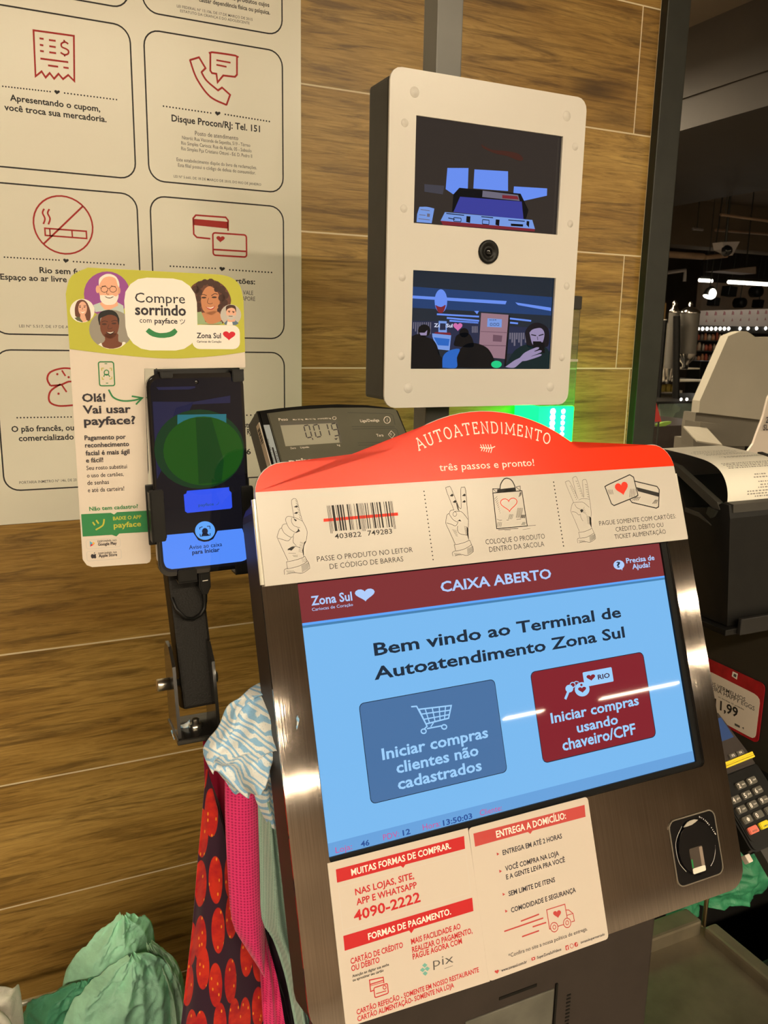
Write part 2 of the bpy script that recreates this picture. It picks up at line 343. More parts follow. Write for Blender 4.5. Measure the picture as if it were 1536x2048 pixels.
# lettering and line art: per panel, parts of (name, material, layer, shapes); shapes in millimetres on the panel
#   t text,x,z,width,cap height,angle,weight   p filled outline   s stroke,width,closed
ART = {
 'coupon': [
  ['outline','ink',1,[['b',-426,-235.5,463.5,651,20,1.9]]],
  ['icon','redink',1,[['s',[(-352.6,628.1),(-305.1,629),(-307.5,575.7),(-314.5,581.9),(-321.1,576.2),(-326.1,581.7),(-331.8,575.2),(-336.6,581.2),(-341.8,575.3),(-346.1,581.8),(-353.6,575.1)],2.17,1],['s',[(-346.1,619.9),(-341.4,619.9)],2.13,0],['s',[(-335.2,619.7),(-327.2,619.8)],2.15,0],['s',[(-346.3,612.5),(-342.1,612.4)],2.14,0],['s',[(-335.2,612.5),(-327.6,612.5)],2.15,0],['s',[(-346.5,605.5),(-342,605.5)],2.14,0],['s',[(-335.6,605.5),(-327.6,605.5)],2.15,0],['s',[(-346.6,596.6),(-313.6,597.1)],2.16,0],['s',[(-338,589.9),(-326.1,590)],2.16,0],['s',[(-319.8,590.1),(-313.5,590.1)],2.18,0],['s',[(-312.4,618.5),(-314,619.5),(-316.1,620.3),(-318.6,619.3),(-320.6,617.7),(-321,615.8),(-320.4,614),(-318.7,613.2),(-316.6,612.7),(-314.5,612),(-312.8,610.9),(-312.4,609),(-313.1,607.1),(-315,605.7),(-317.5,605.1),(-320.1,606),(-322.2,607.2)],1.93,0],['s',[(-317,622.5),(-317.1,620.1)],1.92,0],['s',[(-317.5,605.1),(-317.6,603.2)],1.93,0]]],
  ['divider','ink',1,[['d',-392.4,558.3,-337.5,559.3,17,.98],['d',-320.1,559.9,-256.2,560.1,17,1.02],['h',-329.3,559.4,3.4,.03,.48,2.66,0]]],
  ['heading','ink',1,[['t','Apresentando o cupom,',-385.2,542.8,107.9,7.2,0,'b'],['t','você troca sua mercadoria.',-392.5,530.9,122.5,7.3,0,'b']]],
 ],
 'hotline': [
  ['outline','ink',1,[['b',-218,-28,463.5,651,20,1.9]]],
  ['icon','redink',1,[['s',[(-158.2,621.8),(-145.8,627),(-137.3,614.7),(-143,608.9),(-143,608.9),(-142.2,607.6),(-141.1,605.7),(-139.8,603.6),(-138.1,601.3),(-136.1,599.2),(-134.2,597.7),(-131.9,596),(-129.3,594.3),(-126.7,592.7),(-124.3,591.2),(-122.2,589.9),(-120.7,589),(-115,593.3),(-103.9,585.5),(-109.3,571.9),(-109.3,571.9),(-111.1,572.4),(-113.5,573),(-116.4,573.8),(-119.7,574.6),(-123,575.6),(-126.3,576.8),(-129.4,578.2),(-132.1,579.8),(-134.6,581.8),(-137.1,584),(-139.5,586.4),(-141.7,589),(-143.9,591.7),(-145.9,594.5),(-147.8,597.2),(-149.6,599.9),(-151.1,602.7),(-152.5,605.8),(-153.8,608.9),(-154.9,612.1),(-156,615.1),(-156.8,617.8),(-157.6,620.1),(-158.2,621.8)],2.41,1],['s',[(-130.2,633.3),(-131.1,634.6),(-128,635.9),(-118.3,636.3),(-105.3,636.5),(-95.5,636.4),(-92.3,635.3),(-93.3,634.1),(-93.7,612.6),(-95.1,611),(-96.6,609.4),(-113,608.9),(-121.1,599.2),(-122.5,609.7),(-128.6,609.8),(-129.7,611.2),(-130.8,612.6)],2.42,1],['s',[(-122.1,626.9),(-102.5,626.5)],2.15,0],['s',[(-122.2,621.1),(-108.2,620.5)],2.15,0]]],
  ['divider','ink',1,[['d',-195.5,559.7,-131.6,558.8,16,1.1],['d',-111.2,559.5,-47.9,557.7,16,1.15],['h',-122,559,3.9,.03,.45,2.88,0]]],
  ['heading','ink',1,[['t','Disque Procon/RJ: Tel. 151',-185.3,542.1,123.6,8.3,0,'b']]],
  ['body_text','greyink',1,[['t','Posto de atendimento',-154.1,527.9,60.5,5.5,0,'r'],['t','Niterói: Rua Visconde de Sepetiba, 519 - Térreo',-171.9,520.8,95.7,4.5,0,'r'],['t','Rio Simples Carioca: Rua da Ajuda, 05 - Subsolo',-173.2,513.8,98.7,4.5,0,'r'],['t','Rio Simples Pça Cristiano Ottoni - Ed. D. Pedro II',-173.4,506.7,99.7,4.5,0,'r'],['t','Este estabelecimento dispõe do livro de reclamações.',-180.2,492,113.1,4.5,0,'r'],['t','Esta filial possui o código de defesa do consumidor.',-178.5,484.9,109.5,4.5,0,'r']]],
  ['fine_print','greyink',1,[['t','LEI Nº 5.660, DE 18 DE MARÇO DE 2010, DO RIO DE JANEIRO',-184.8,470.4,123.9,3.2,0,'r']]],
 ],
 'minors': [
  ['outline','ink',1,[['b',-218,-28,671.5,860,20,1.9]]],
  ['body_text','greyink',1,[['t','causar dependência física ou psíquica.',-143.9,695.7,98.6,5.2,0,'b'],['t','de outros produtos cujos',-123.5,705.1,77.2,5.2,0,'b']]],
  ['fine_print','greyink',1,[['t','LEI FEDERAL Nº 13.106, DE 17 DE MARÇO DE 2015',-173.6,683.8,103.1,3.2,0,'r'],['t','ESTATUTO DA CRIANÇA E DO ADOLESCENTE',-169.3,678.6,94.5,3.2,0,'r']]],
 ],
 'corner': [
  ['outline','ink',1,[['b',-426,-235.5,671.5,860,20,1.9]]],
 ],
 'smoking': [
  ['outline','ink',1,[['b',-426,-235.5,256,444,20,1.9]]],
  ['icon','redink',1,[['e',-330.9,397.8,36.5,0,0,36.3,36,2.05],['s',[(-305.2,423.6),(-356.4,372.9)],2.2,0],['s',[(-354.1,392.3),(-302.8,391.9),(-302.7,382.7),(-354,383.4)],1.92,1],['s',[(-348.2,392.2),(-348.1,383)],1.6,0],['s',[(-320.8,391.8),(-320.6,383.3)],1.78,0],['s',[(-353.4,416.5),(-353.6,416.1),(-354,415.5),(-354.4,414.8),(-354.8,413.9),(-355.2,413.1),(-355.5,412.2),(-355.6,411.3),(-355.5,410.5),(-355.2,409.6),(-354.8,408.8),(-354.4,407.9),(-353.9,406.9),(-353.6,406),(-353.3,405.1),(-353.2,404.2),(-353.3,403.3),(-353.5,402.4),(-353.8,401.4),(-354.2,400.4),(-354.6,399.5),(-355,398.7),(-355.3,398),(-355.5,397.5)],2.02,0],['s',[(-347.1,416.6),(-347.4,416.1),(-347.7,415.5),(-348.2,414.8),(-348.6,414),(-349,413.1),(-349.3,412.3),(-349.4,411.4),(-349.3,410.6),(-349,409.8),(-348.6,409),(-348.2,408.2),(-347.7,407.3),(-347.4,406.4),(-347.1,405.6),(-347,404.7),(-347.1,403.7),(-347.3,402.7),(-347.6,401.6),(-348.1,400.6),(-348.5,399.6),(-348.9,398.7),(-349.2,397.9),(-349.4,397.3)],2.03,0]]],
  ['divider','ink',1,[['d',-404.9,353.2,-339.1,353,18,1.03],['d',-321,352.2,-256.2,351.4,16,1.08],['h',-330.6,352.4,3.5,-.26,.5,2.84,0]]],
  ['heading','ink',1,[['t','Rio sem fumo:',-363.9,335.7,69.2,7.3,0,'b'],['t','Espaço ao ar livre',-411.6,325.2,80.9,7.2,0,'b']]],
  ['fine_print','greyink',1,[['t','LEI Nº 5.517, DE 17 DE AGOSTO DE 2009',-393.3,265,102.7,3.5,0,'r']]],
 ],
 'cards': [
  ['outline','ink',1,[['b',-218,-28,256,444,20,1.9]]],
  ['icon','redink',1,[['s',[(-136.3,393),(-155.4,393.7),(-155.4,393.7),(-157.5,395.7),(-159.6,397.7),(-159.8,418.8),(-157.9,421),(-156,423.3),(-113.6,423.5),(-111.9,421.6),(-110.2,419.6),(-110.5,405.4)],2.24,0],['p',[(-159.8,418.2),(-110.2,417.7),(-110.4,408.4),(-159.8,409.9)]],['s',[(-132.7,398),(-132.4,399.3),(-131.7,400.4),(-130.6,401.1),(-129.3,401.4),(-87.3,401.4),(-86,401.1),(-84.9,400.4),(-84.2,399.3),(-83.9,398),(-83.9,374.3),(-84.2,373),(-84.9,371.9),(-86,371.2),(-87.3,370.9),(-129.3,370.9),(-130.6,371.2),(-131.7,371.9),(-132.4,373),(-132.7,374.3)],2.25,1],['s',[(-132.3,378.7),(-83.8,378.8)],2.29,0],['h',-121.8,393.1,6.1,.08,.34,4.4,0]]],
  ['divider','ink',1,[['d',-193.5,352.7,-130.3,352.8,15,1.16],['d',-109.2,351.9,-46.7,351.2,14,1.21],['h',-120.4,352.2,4.1,-.28,.46,3.1,0]]],
  ['heading','ink',1,[['t','cartões:',-112,333.3,40.2,7.4,0,'b']]],
  ['body_text','greyink',1,[['t','TICKET, SODEXO, ALELO E VISA VALE',-190.2,318.1,115.2,5.9,0,'r'],['t','REFEIÇÃO E VR SINGAPORE',-150.6,309.6,78.5,6,0,'r']]],
 ],
 'bread': [
  ['outline','ink',1,[['b',-426,-235.5,47,235.5,20,1.9]]],
  ['icon','redink',1,[['s',[(-326.9,210.6),(-328.6,210.8),(-331,211.1),(-333.9,211.5),(-337,211.8),(-340,211.9),(-342.8,211.7),(-345.6,211.2),(-348.5,210.6),(-351.4,209.8),(-354.1,208.8),(-356.5,207.7),(-358.5,206.6),(-360.6,204.5),(-362,202.1),(-362.8,199.5),(-363.1,197.1),(-362.4,193.9),(-360.8,190.7),(-359.6,188.4)],2.37,0],['s',[(-359.6,188.4),(-357.8,188.5),(-355.2,188.6),(-352.3,188.8),(-349.3,189),(-346.7,189.4),(-343.8,190.4),(-341.1,191.7),(-338.6,192.9),(-336.1,193.7),(-332.9,193.9),(-329.9,193.5),(-327.9,193.2)],2.39,0],['s',[(-346.6,190.5),(-348.2,189.5),(-350.5,188.2),(-353.2,186.5),(-355.9,184.7),(-358.3,182.8),(-360,180.8),(-361.4,178.3),(-362.3,175.3),(-362.8,172.3),(-362.7,169.6),(-362.1,167.2),(-360.9,165.4),(-359.1,163.9),(-356.8,162.7),(-354,161.7),(-350.9,161),(-348.3,160.8),(-345,160.8),(-341.4,160.9),(-337.8,161.2),(-334.5,161.4),(-331.6,161.7),(-329.6,161.8)],2.39,0],['s',[(-344,209),(-339.8,201.4)],2.12,0],['s',[(-345.2,189.4),(-339.5,179.6)],2.13,0],['e',-350,203.8,1.54,0,.1,1.62,8,0],['e',-335.8,199.7,1.55,0,.09,1.63,8,0],['e',-350,177.5,1.54,-.02,.1,1.64,8,0]]],
  ['divider','ink',1,[['d',-403.8,146,-335.7,145.5,17,1.09]]],
  ['heading','ink',1,[['t','O pão francês, ou',-412,127.1,79.2,7.7,0,'b'],['t','comercializado',-403.9,114.4,70.1,7.8,0,'b']]],
  ['fine_print','greyink',1,[['t','PORTARIA INMETRO Nº 146, DE 20 DE JUNHO',-407.1,55.7,98,3.7,0,'r']]],
 ],
 'weight': [
  ['outline','ink',1,[['b',-218,-28,47,235.5,20,1.9]]],
  ['divider','ink',1,[['d',-167,142.8,-75.1,142.3,16,1.24]]],
  ['heading','ink',1,[['t','balança nesta',-131.6,123.8,50.2,7.9,0,'b'],['t','PROCON RJ',-125.8,113.4,44.6,7.9,0,'b'],['t','146',-101.7,83,19.8,8,0,'b']]],
 ],
 'header': [
  ['hand_one','ink',1,[['s',[(2.68,242.4),(2.64,243.4),(2.56,244.7),(2.47,246.3),(2.37,248),(2.28,249.8),(2.22,251.4),(2.18,252.8),(2.2,253.9),(2.3,254.9),(2.5,255.5),(2.74,255.7),(3,255.8),(3.3,256),(3.6,256.3),(4,256.4),(4.4,256.5),(4.8,256.4),(5.1,256.3),(5.5,256.3),(5.8,256.1),(6.1,255.7),(6.5,254.8),(6.7,254),(6.8,252.9),(7,251.7),(7.2,250.4),(7.4,249.1),(7.5,247.7),(7.7,246.5),(7.8,245.5),(8,244.5),(8.1,243.6),(8.3,242.8),(8.4,241.9),(8.5,241.2),(8.6,240.6),(8.7,240),(8.8,239.6)],.28,0],['s',[(8.8,239.6),(8.9,239.2),(9.2,238.7),(9.4,238.1),(9.7,237.5),(10,236.8),(10.3,236.1),(10.5,235.4),(10.7,234.8),(10.9,234.3),(11,233.8),(11.2,233.3),(11.3,232.9),(11.4,232.4),(11.5,231.9),(11.5,231.4),(11.5,230.8),(11.4,230.1),(11.2,229.3),(11.1,228.5),(10.8,227.7),(10.6,226.8),(10.4,226),(10.1,225.2),(9.8,224.5),(9.6,223.9),(9.3,223.4),(8.9,222.9),(8.6,222.5),(8.3,222.1),(8,221.6),(7.7,221),(7.5,220.3),(7.3,219.5),(7.1,218.5),(7,217.4),(6.9,216.3),(6.8,215.3),(6.8,214.3),(6.7,213.5),(6.7,212.9)],.28,0],['s',[(-5.6,211.3),(-5.8,212),(-6.2,212.9),(-6.6,214),(-7,215.2),(-7.5,216.5),(-7.9,217.8),(-8.4,219.1),(-8.8,220.2),(-9.2,221.3),(-9.6,222.5),(-9.9,223.6),(-10.3,224.7),(-10.7,225.8),(-11,226.8),(-11.3,227.6),(-11.5,228.3),(-11.7,229.1),(-11.8,229.3),(-11.7,229.4),(-11.5,229.9),(-11.3,230.3),(-11.1,230.9),(-10.8,231.5),(-10.5,232.2),(-10.2,232.9),(-9.9,233.5),(-9.6,234),(-9.3,234.4),(-8.9,234.9),(-8.5,235.2),(-8.2,235.3),(-7.8,235.4),(-7.6,235.5)],.28,0],['s',[(-7.6,235.5),(-7.5,235.8),(-7.3,236.2),(-7.1,236.6),(-6.9,237.1),(-6.6,237.5),(-6.3,237.8),(-6,237.9),(-5.5,238.1),(-5,238.2),(-4.5,238.2),(-4,238.3),(-3.6,238.3),(-3.4,238.3)],.28,0],['s',[(-3.4,238.3),(-3.4,238.6),(-3.5,239.1),(-3.6,239.6),(-3.8,240.1),(-3.8,240.6),(-3.9,241.1),(-3.8,241.5),(-3.7,242),(-3.5,242.4),(-3.2,242.8),(-2.83,243.2),(-2.41,243.4),(-1.92,243.6),(-1.46,243.6),(-.89,243.6),(-.26,243.4),(.4,243.3),(1.05,243.1),(1.65,242.9),(2.14,242.8),(2.5,242.7)],.28,0],['s',[(1.02,242.4),(.94,242.1),(.8,241.7),(.65,241.2),(.52,240.7),(.45,240.2),(.48,239.6),(.57,239.2),(.68,238.8),(.83,238.3),(1.01,237.9),(1.23,237.5),(1.49,237),(1.8,236.7),(2.15,236.3),(2.59,236),(3.1,235.7),(3.8,235.5),(4.4,235.2),(5.1,235),(5.7,234.8),(6.1,234.7),(6.5,234.6)],.28,0],['s',[(1.84,242.3),(2.13,242.3),(2.54,242.4),(3.1,242.3),(3.7,242.2),(4.1,242),(4.5,241.8),(5,241.6),(5.5,241.3),(6,241),(6.4,240.8),(6.8,240.5),(7.2,240.3),(7.8,240),(8.2,239.7),(8.5,239.5),(8.8,239.4)],.28,0],['s',[(-3.4,238.3),(-3.2,238),(-3.1,237.6),(-2.87,237),(-2.65,236.4),(-2.39,235.8),(-2.09,235.2),(-1.77,234.7),(-1.4,234.2),(-.97,233.8),(-.45,233.3),(.11,232.9),(.7,232.4),(1.29,232.1),(1.86,231.7),(2.36,231.5),(2.78,231.3),(3.4,231.2),(3.9,231.5),(4.3,231.9),(4.5,232.1)],.28,0],['s',[(-7.6,235.5),(-7.5,235.2),(-7.3,234.7),(-7.2,234.2),(-7,233.7),(-6.8,233.1),(-6.5,232.5),(-6.2,231.9),(-5.8,231.4),(-5.3,230.9),(-4.8,230.4),(-4.1,229.8),(-3.4,229.3),(-2.71,228.8),(-2.04,228.4),(-1.42,228.1),(-.91,228),(-.47,228.1),(-.07,228.3),(.28,228.7),(.6,229.2),(.87,229.7),(1.11,230.2),(1.32,230.5),(1.49,230.8)],.28,0],['s',[(-11.1,228.3),(-10.8,228.2),(-10.6,228.1),(-10.2,227.9),(-9.8,227.8),(-9.3,227.6),(-8.9,227.4),(-8.4,227.3),(-7.9,227.1),(-7.4,226.8),(-6.8,226.6),(-6.2,226.3),(-5.6,226.1),(-5,225.9),(-4.5,225.8),(-4.1,225.7),(-3.6,225.8),(-3.1,226),(-2.66,226.3),(-2.26,226.7),(-1.91,227),(-1.61,227.3),(-1.39,227.5)],.28,0],['s',[(.79,228.5),(.7,228.2),(.56,227.8),(.4,227.2),(.22,226.7),(.06,226.1),(-.06,225.6),(-.11,225.1),(-.09,224.6),(.05,224.1),(.28,223.7),(.58,223.3),(.92,222.9),(1.26,222.5),(1.58,222.1),(1.85,221.8),(2.03,221.6)],.28,0],['s',[(-4.9,218.7),(-4.5,218.9),(-4,219.3),(-3.4,219.7),(-2.77,220.2),(-2.08,220.6),(-1.38,221),(-.69,221.3),(-.06,221.4),(.57,221.4),(1.25,221.3),(1.94,221.1),(2.62,220.8),(3.3,220.5),(3.9,220.2),(4.3,219.9),(4.7,219.8)],.28,0],['s',[(-4.7,216.7),(.96,216.2)],.2,0],['p',[(2.41,241.9),(4.7,240.3),(3.8,239.4),(2.67,240.7)]],['p',[(4.8,234.5),(6.2,232),(2.76,231.1),(1.44,230.4),(4.6,232.9)]],['p',[(8.5,223.8),(9.8,224.5),(7.6,220.3),(6.4,213.7),(6.1,217.7)]],['p',[(-5.4,219.5),(-1.73,221.2),(1.12,220.9),(-2.06,218.4)]],['s',[(5.2,224.1),(8.8,223)],.16,0],['s',[(5,223.3),(8.5,222.2)],.16,0],['s',[(4.7,222.4),(8.2,221.3)],.16,0],['s',[(4.4,221.6),(7.9,220.5)],.16,0],['s',[(4.2,220.7),(7.6,219.6)],.16,0],['s',[(3.9,219.9),(7.3,218.8)],.16,0],['s',[(3.6,219),(7,217.9)],.16,0],['s',[(3.4,218.2),(6.7,217.1)],.16,0],['s',[(3.1,217.3),(6.3,216.2)],.16,0],['s',[(5.3,255.3),(6.3,253.6)],.24,0],['s',[(5.5,253.2),(6.6,251.5)],.24,0],['s',[(5.8,251.1),(6.9,249.4)],.24,0],['s',[(6,249),(7.2,247.3)],.24,0],['s',[(6.2,246.9),(7.5,245.2)],.24,0],['s',[(6.5,244.8),(7.7,243.1)],.24,0],['s',[(6.7,242.7),(8,241)],.24,0],['p',[(3.4,250.2),(5.6,251.2),(7,250.8),(5.8,249.6)]],['p',[(2.84,245.4),(5,246.5),(6.4,246),(5.2,244.9)]],['s',[(-1.62,215.2),(-.59,213.6)],.16,0],['s',[(-.73,215.2),(-.02,213.5)],.16,0],['s',[(.17,215.1),(.55,213.4)],.16,0],['s',[(1.06,215),(1.12,213.4)],.16,0],['s',[(1.96,214.9),(1.69,213.3)],.16,0],['s',[(-6.9,210.6),(-6.5,210.6),(-6,210.7),(-5.5,210.7),(-4.9,210.7),(-4.2,210.8),(-3.5,210.8),(-2.82,210.9),(-2.14,210.9),(-1.44,211),(-.7,211.2),(.07,211.3),(.86,211.4),(1.64,211.5),(2.39,211.7),(3.1,211.8),(3.8,212),(4.4,212.1),(5,212.3),(5.5,212.5),(6.1,212.6),(6.5,212.8),(7,213),(7.3,213.1),(7.6,213.2)],.28,0],['s',[(-6.9,210.6),(-6.7,205.5)],.28,0],['s',[(-6.7,205.5),(-6.1,205.6),(-5.3,205.6),(-4.4,205.7),(-3.4,205.8),(-2.36,205.9),(-1.31,206.1),(-.3,206.2),(.59,206.3),(1.43,206.5),(2.26,206.7),(3.1,206.9),(3.9,207.2),(4.7,207.4),(5.4,207.7),(6,207.9),(6.6,208.1),(7.2,208.4),(7.6,208.7),(8,209),(8.4,209.2),(8.7,209.5),(8.9,209.7),(9.1,209.9)],.28,0],['s',[(7.6,213.2),(8.9,209.9)],.28,0],['s',[(-9.4,201.5),(-9.4,201.8),(-9.4,202.2),(-9.4,202.7),(-9.4,203.2),(-9.4,203.7),(-9.4,204.2),(-9.3,204.6),(-9.2,205),(-8.8,205.3),(-8.3,205.5),(-7.8,205.6),(-7.2,205.7),(-6.8,205.8),(-6.4,205.9)],.28,0],['s',[(-7.9,201.7),(-7.5,201.8),(-6.9,201.9),(-6.1,202),(-5.3,202.1),(-4.5,202.2),(-3.6,202.2),(-2.74,202.3),(-1.95,202.3),(-1.2,202.2),(-.44,202.1),(.31,201.8),(1.06,201.6),(1.82,201.4),(2.58,201.3),(3.3,201.2),(4.1,201.3),(4.9,201.5),(5.8,201.8),(6.7,202.2),(7.6,202.7),(8.4,203.1),(9.2,203.6),(9.8,203.9),(10.3,204.2)],.28,0],['s',[(9.1,209.9),(9.2,209.6),(9.4,209.3),(9.6,208.8),(9.7,208.4),(9.9,207.9),(10,207.4),(10.1,206.9),(10.2,206.4),(10.2,205.9),(10.2,205.4),(10.2,204.9),(10.2,204.5),(10.3,204.2)],.28,0],['s',[(3.9,206.4),(10,208.6)],.16,0],['s',[(3.9,205.9),(9.9,208.1)],.16,0],['s',[(3.9,205.3),(9.8,207.6)],.16,0],['s',[(4,204.8),(9.8,207.1)],.16,0],['s',[(4,204.2),(9.7,206.6)],.16,0],['s',[(4,203.7),(9.7,206.1)],.16,0],['s',[(4,203.1),(9.6,205.5)],.16,0],['s',[(4,202.6),(9.5,205)],.16,0],['s',[(4,202),(9.5,204.5)],.16,0],['s',[(-7.8,204.4),(-6.2,202.3)],.2,0],['s',[(-6.8,204.3),(-5.2,202.2)],.2,0],['s',[(-5.7,204.2),(-4.1,202.1)],.2,0],['s',[(-4.7,204.1),(-3.1,202)],.2,0],['s',[(-3.6,204),(-2.04,201.9)],.2,0],['s',[(-2.57,203.9),(-.98,201.8)],.2,0],['s',[(4.8,212.3),(5.5,209)],.12,0],['s',[(5.6,212.1),(6.2,209)],.12,0],['s',[(6.4,211.9),(6.9,208.9)],.12,0],['s',[(7.2,211.8),(7.7,208.8)],.12,0],['s',[(8.1,211.6),(8.4,208.8)],.12,0]]],
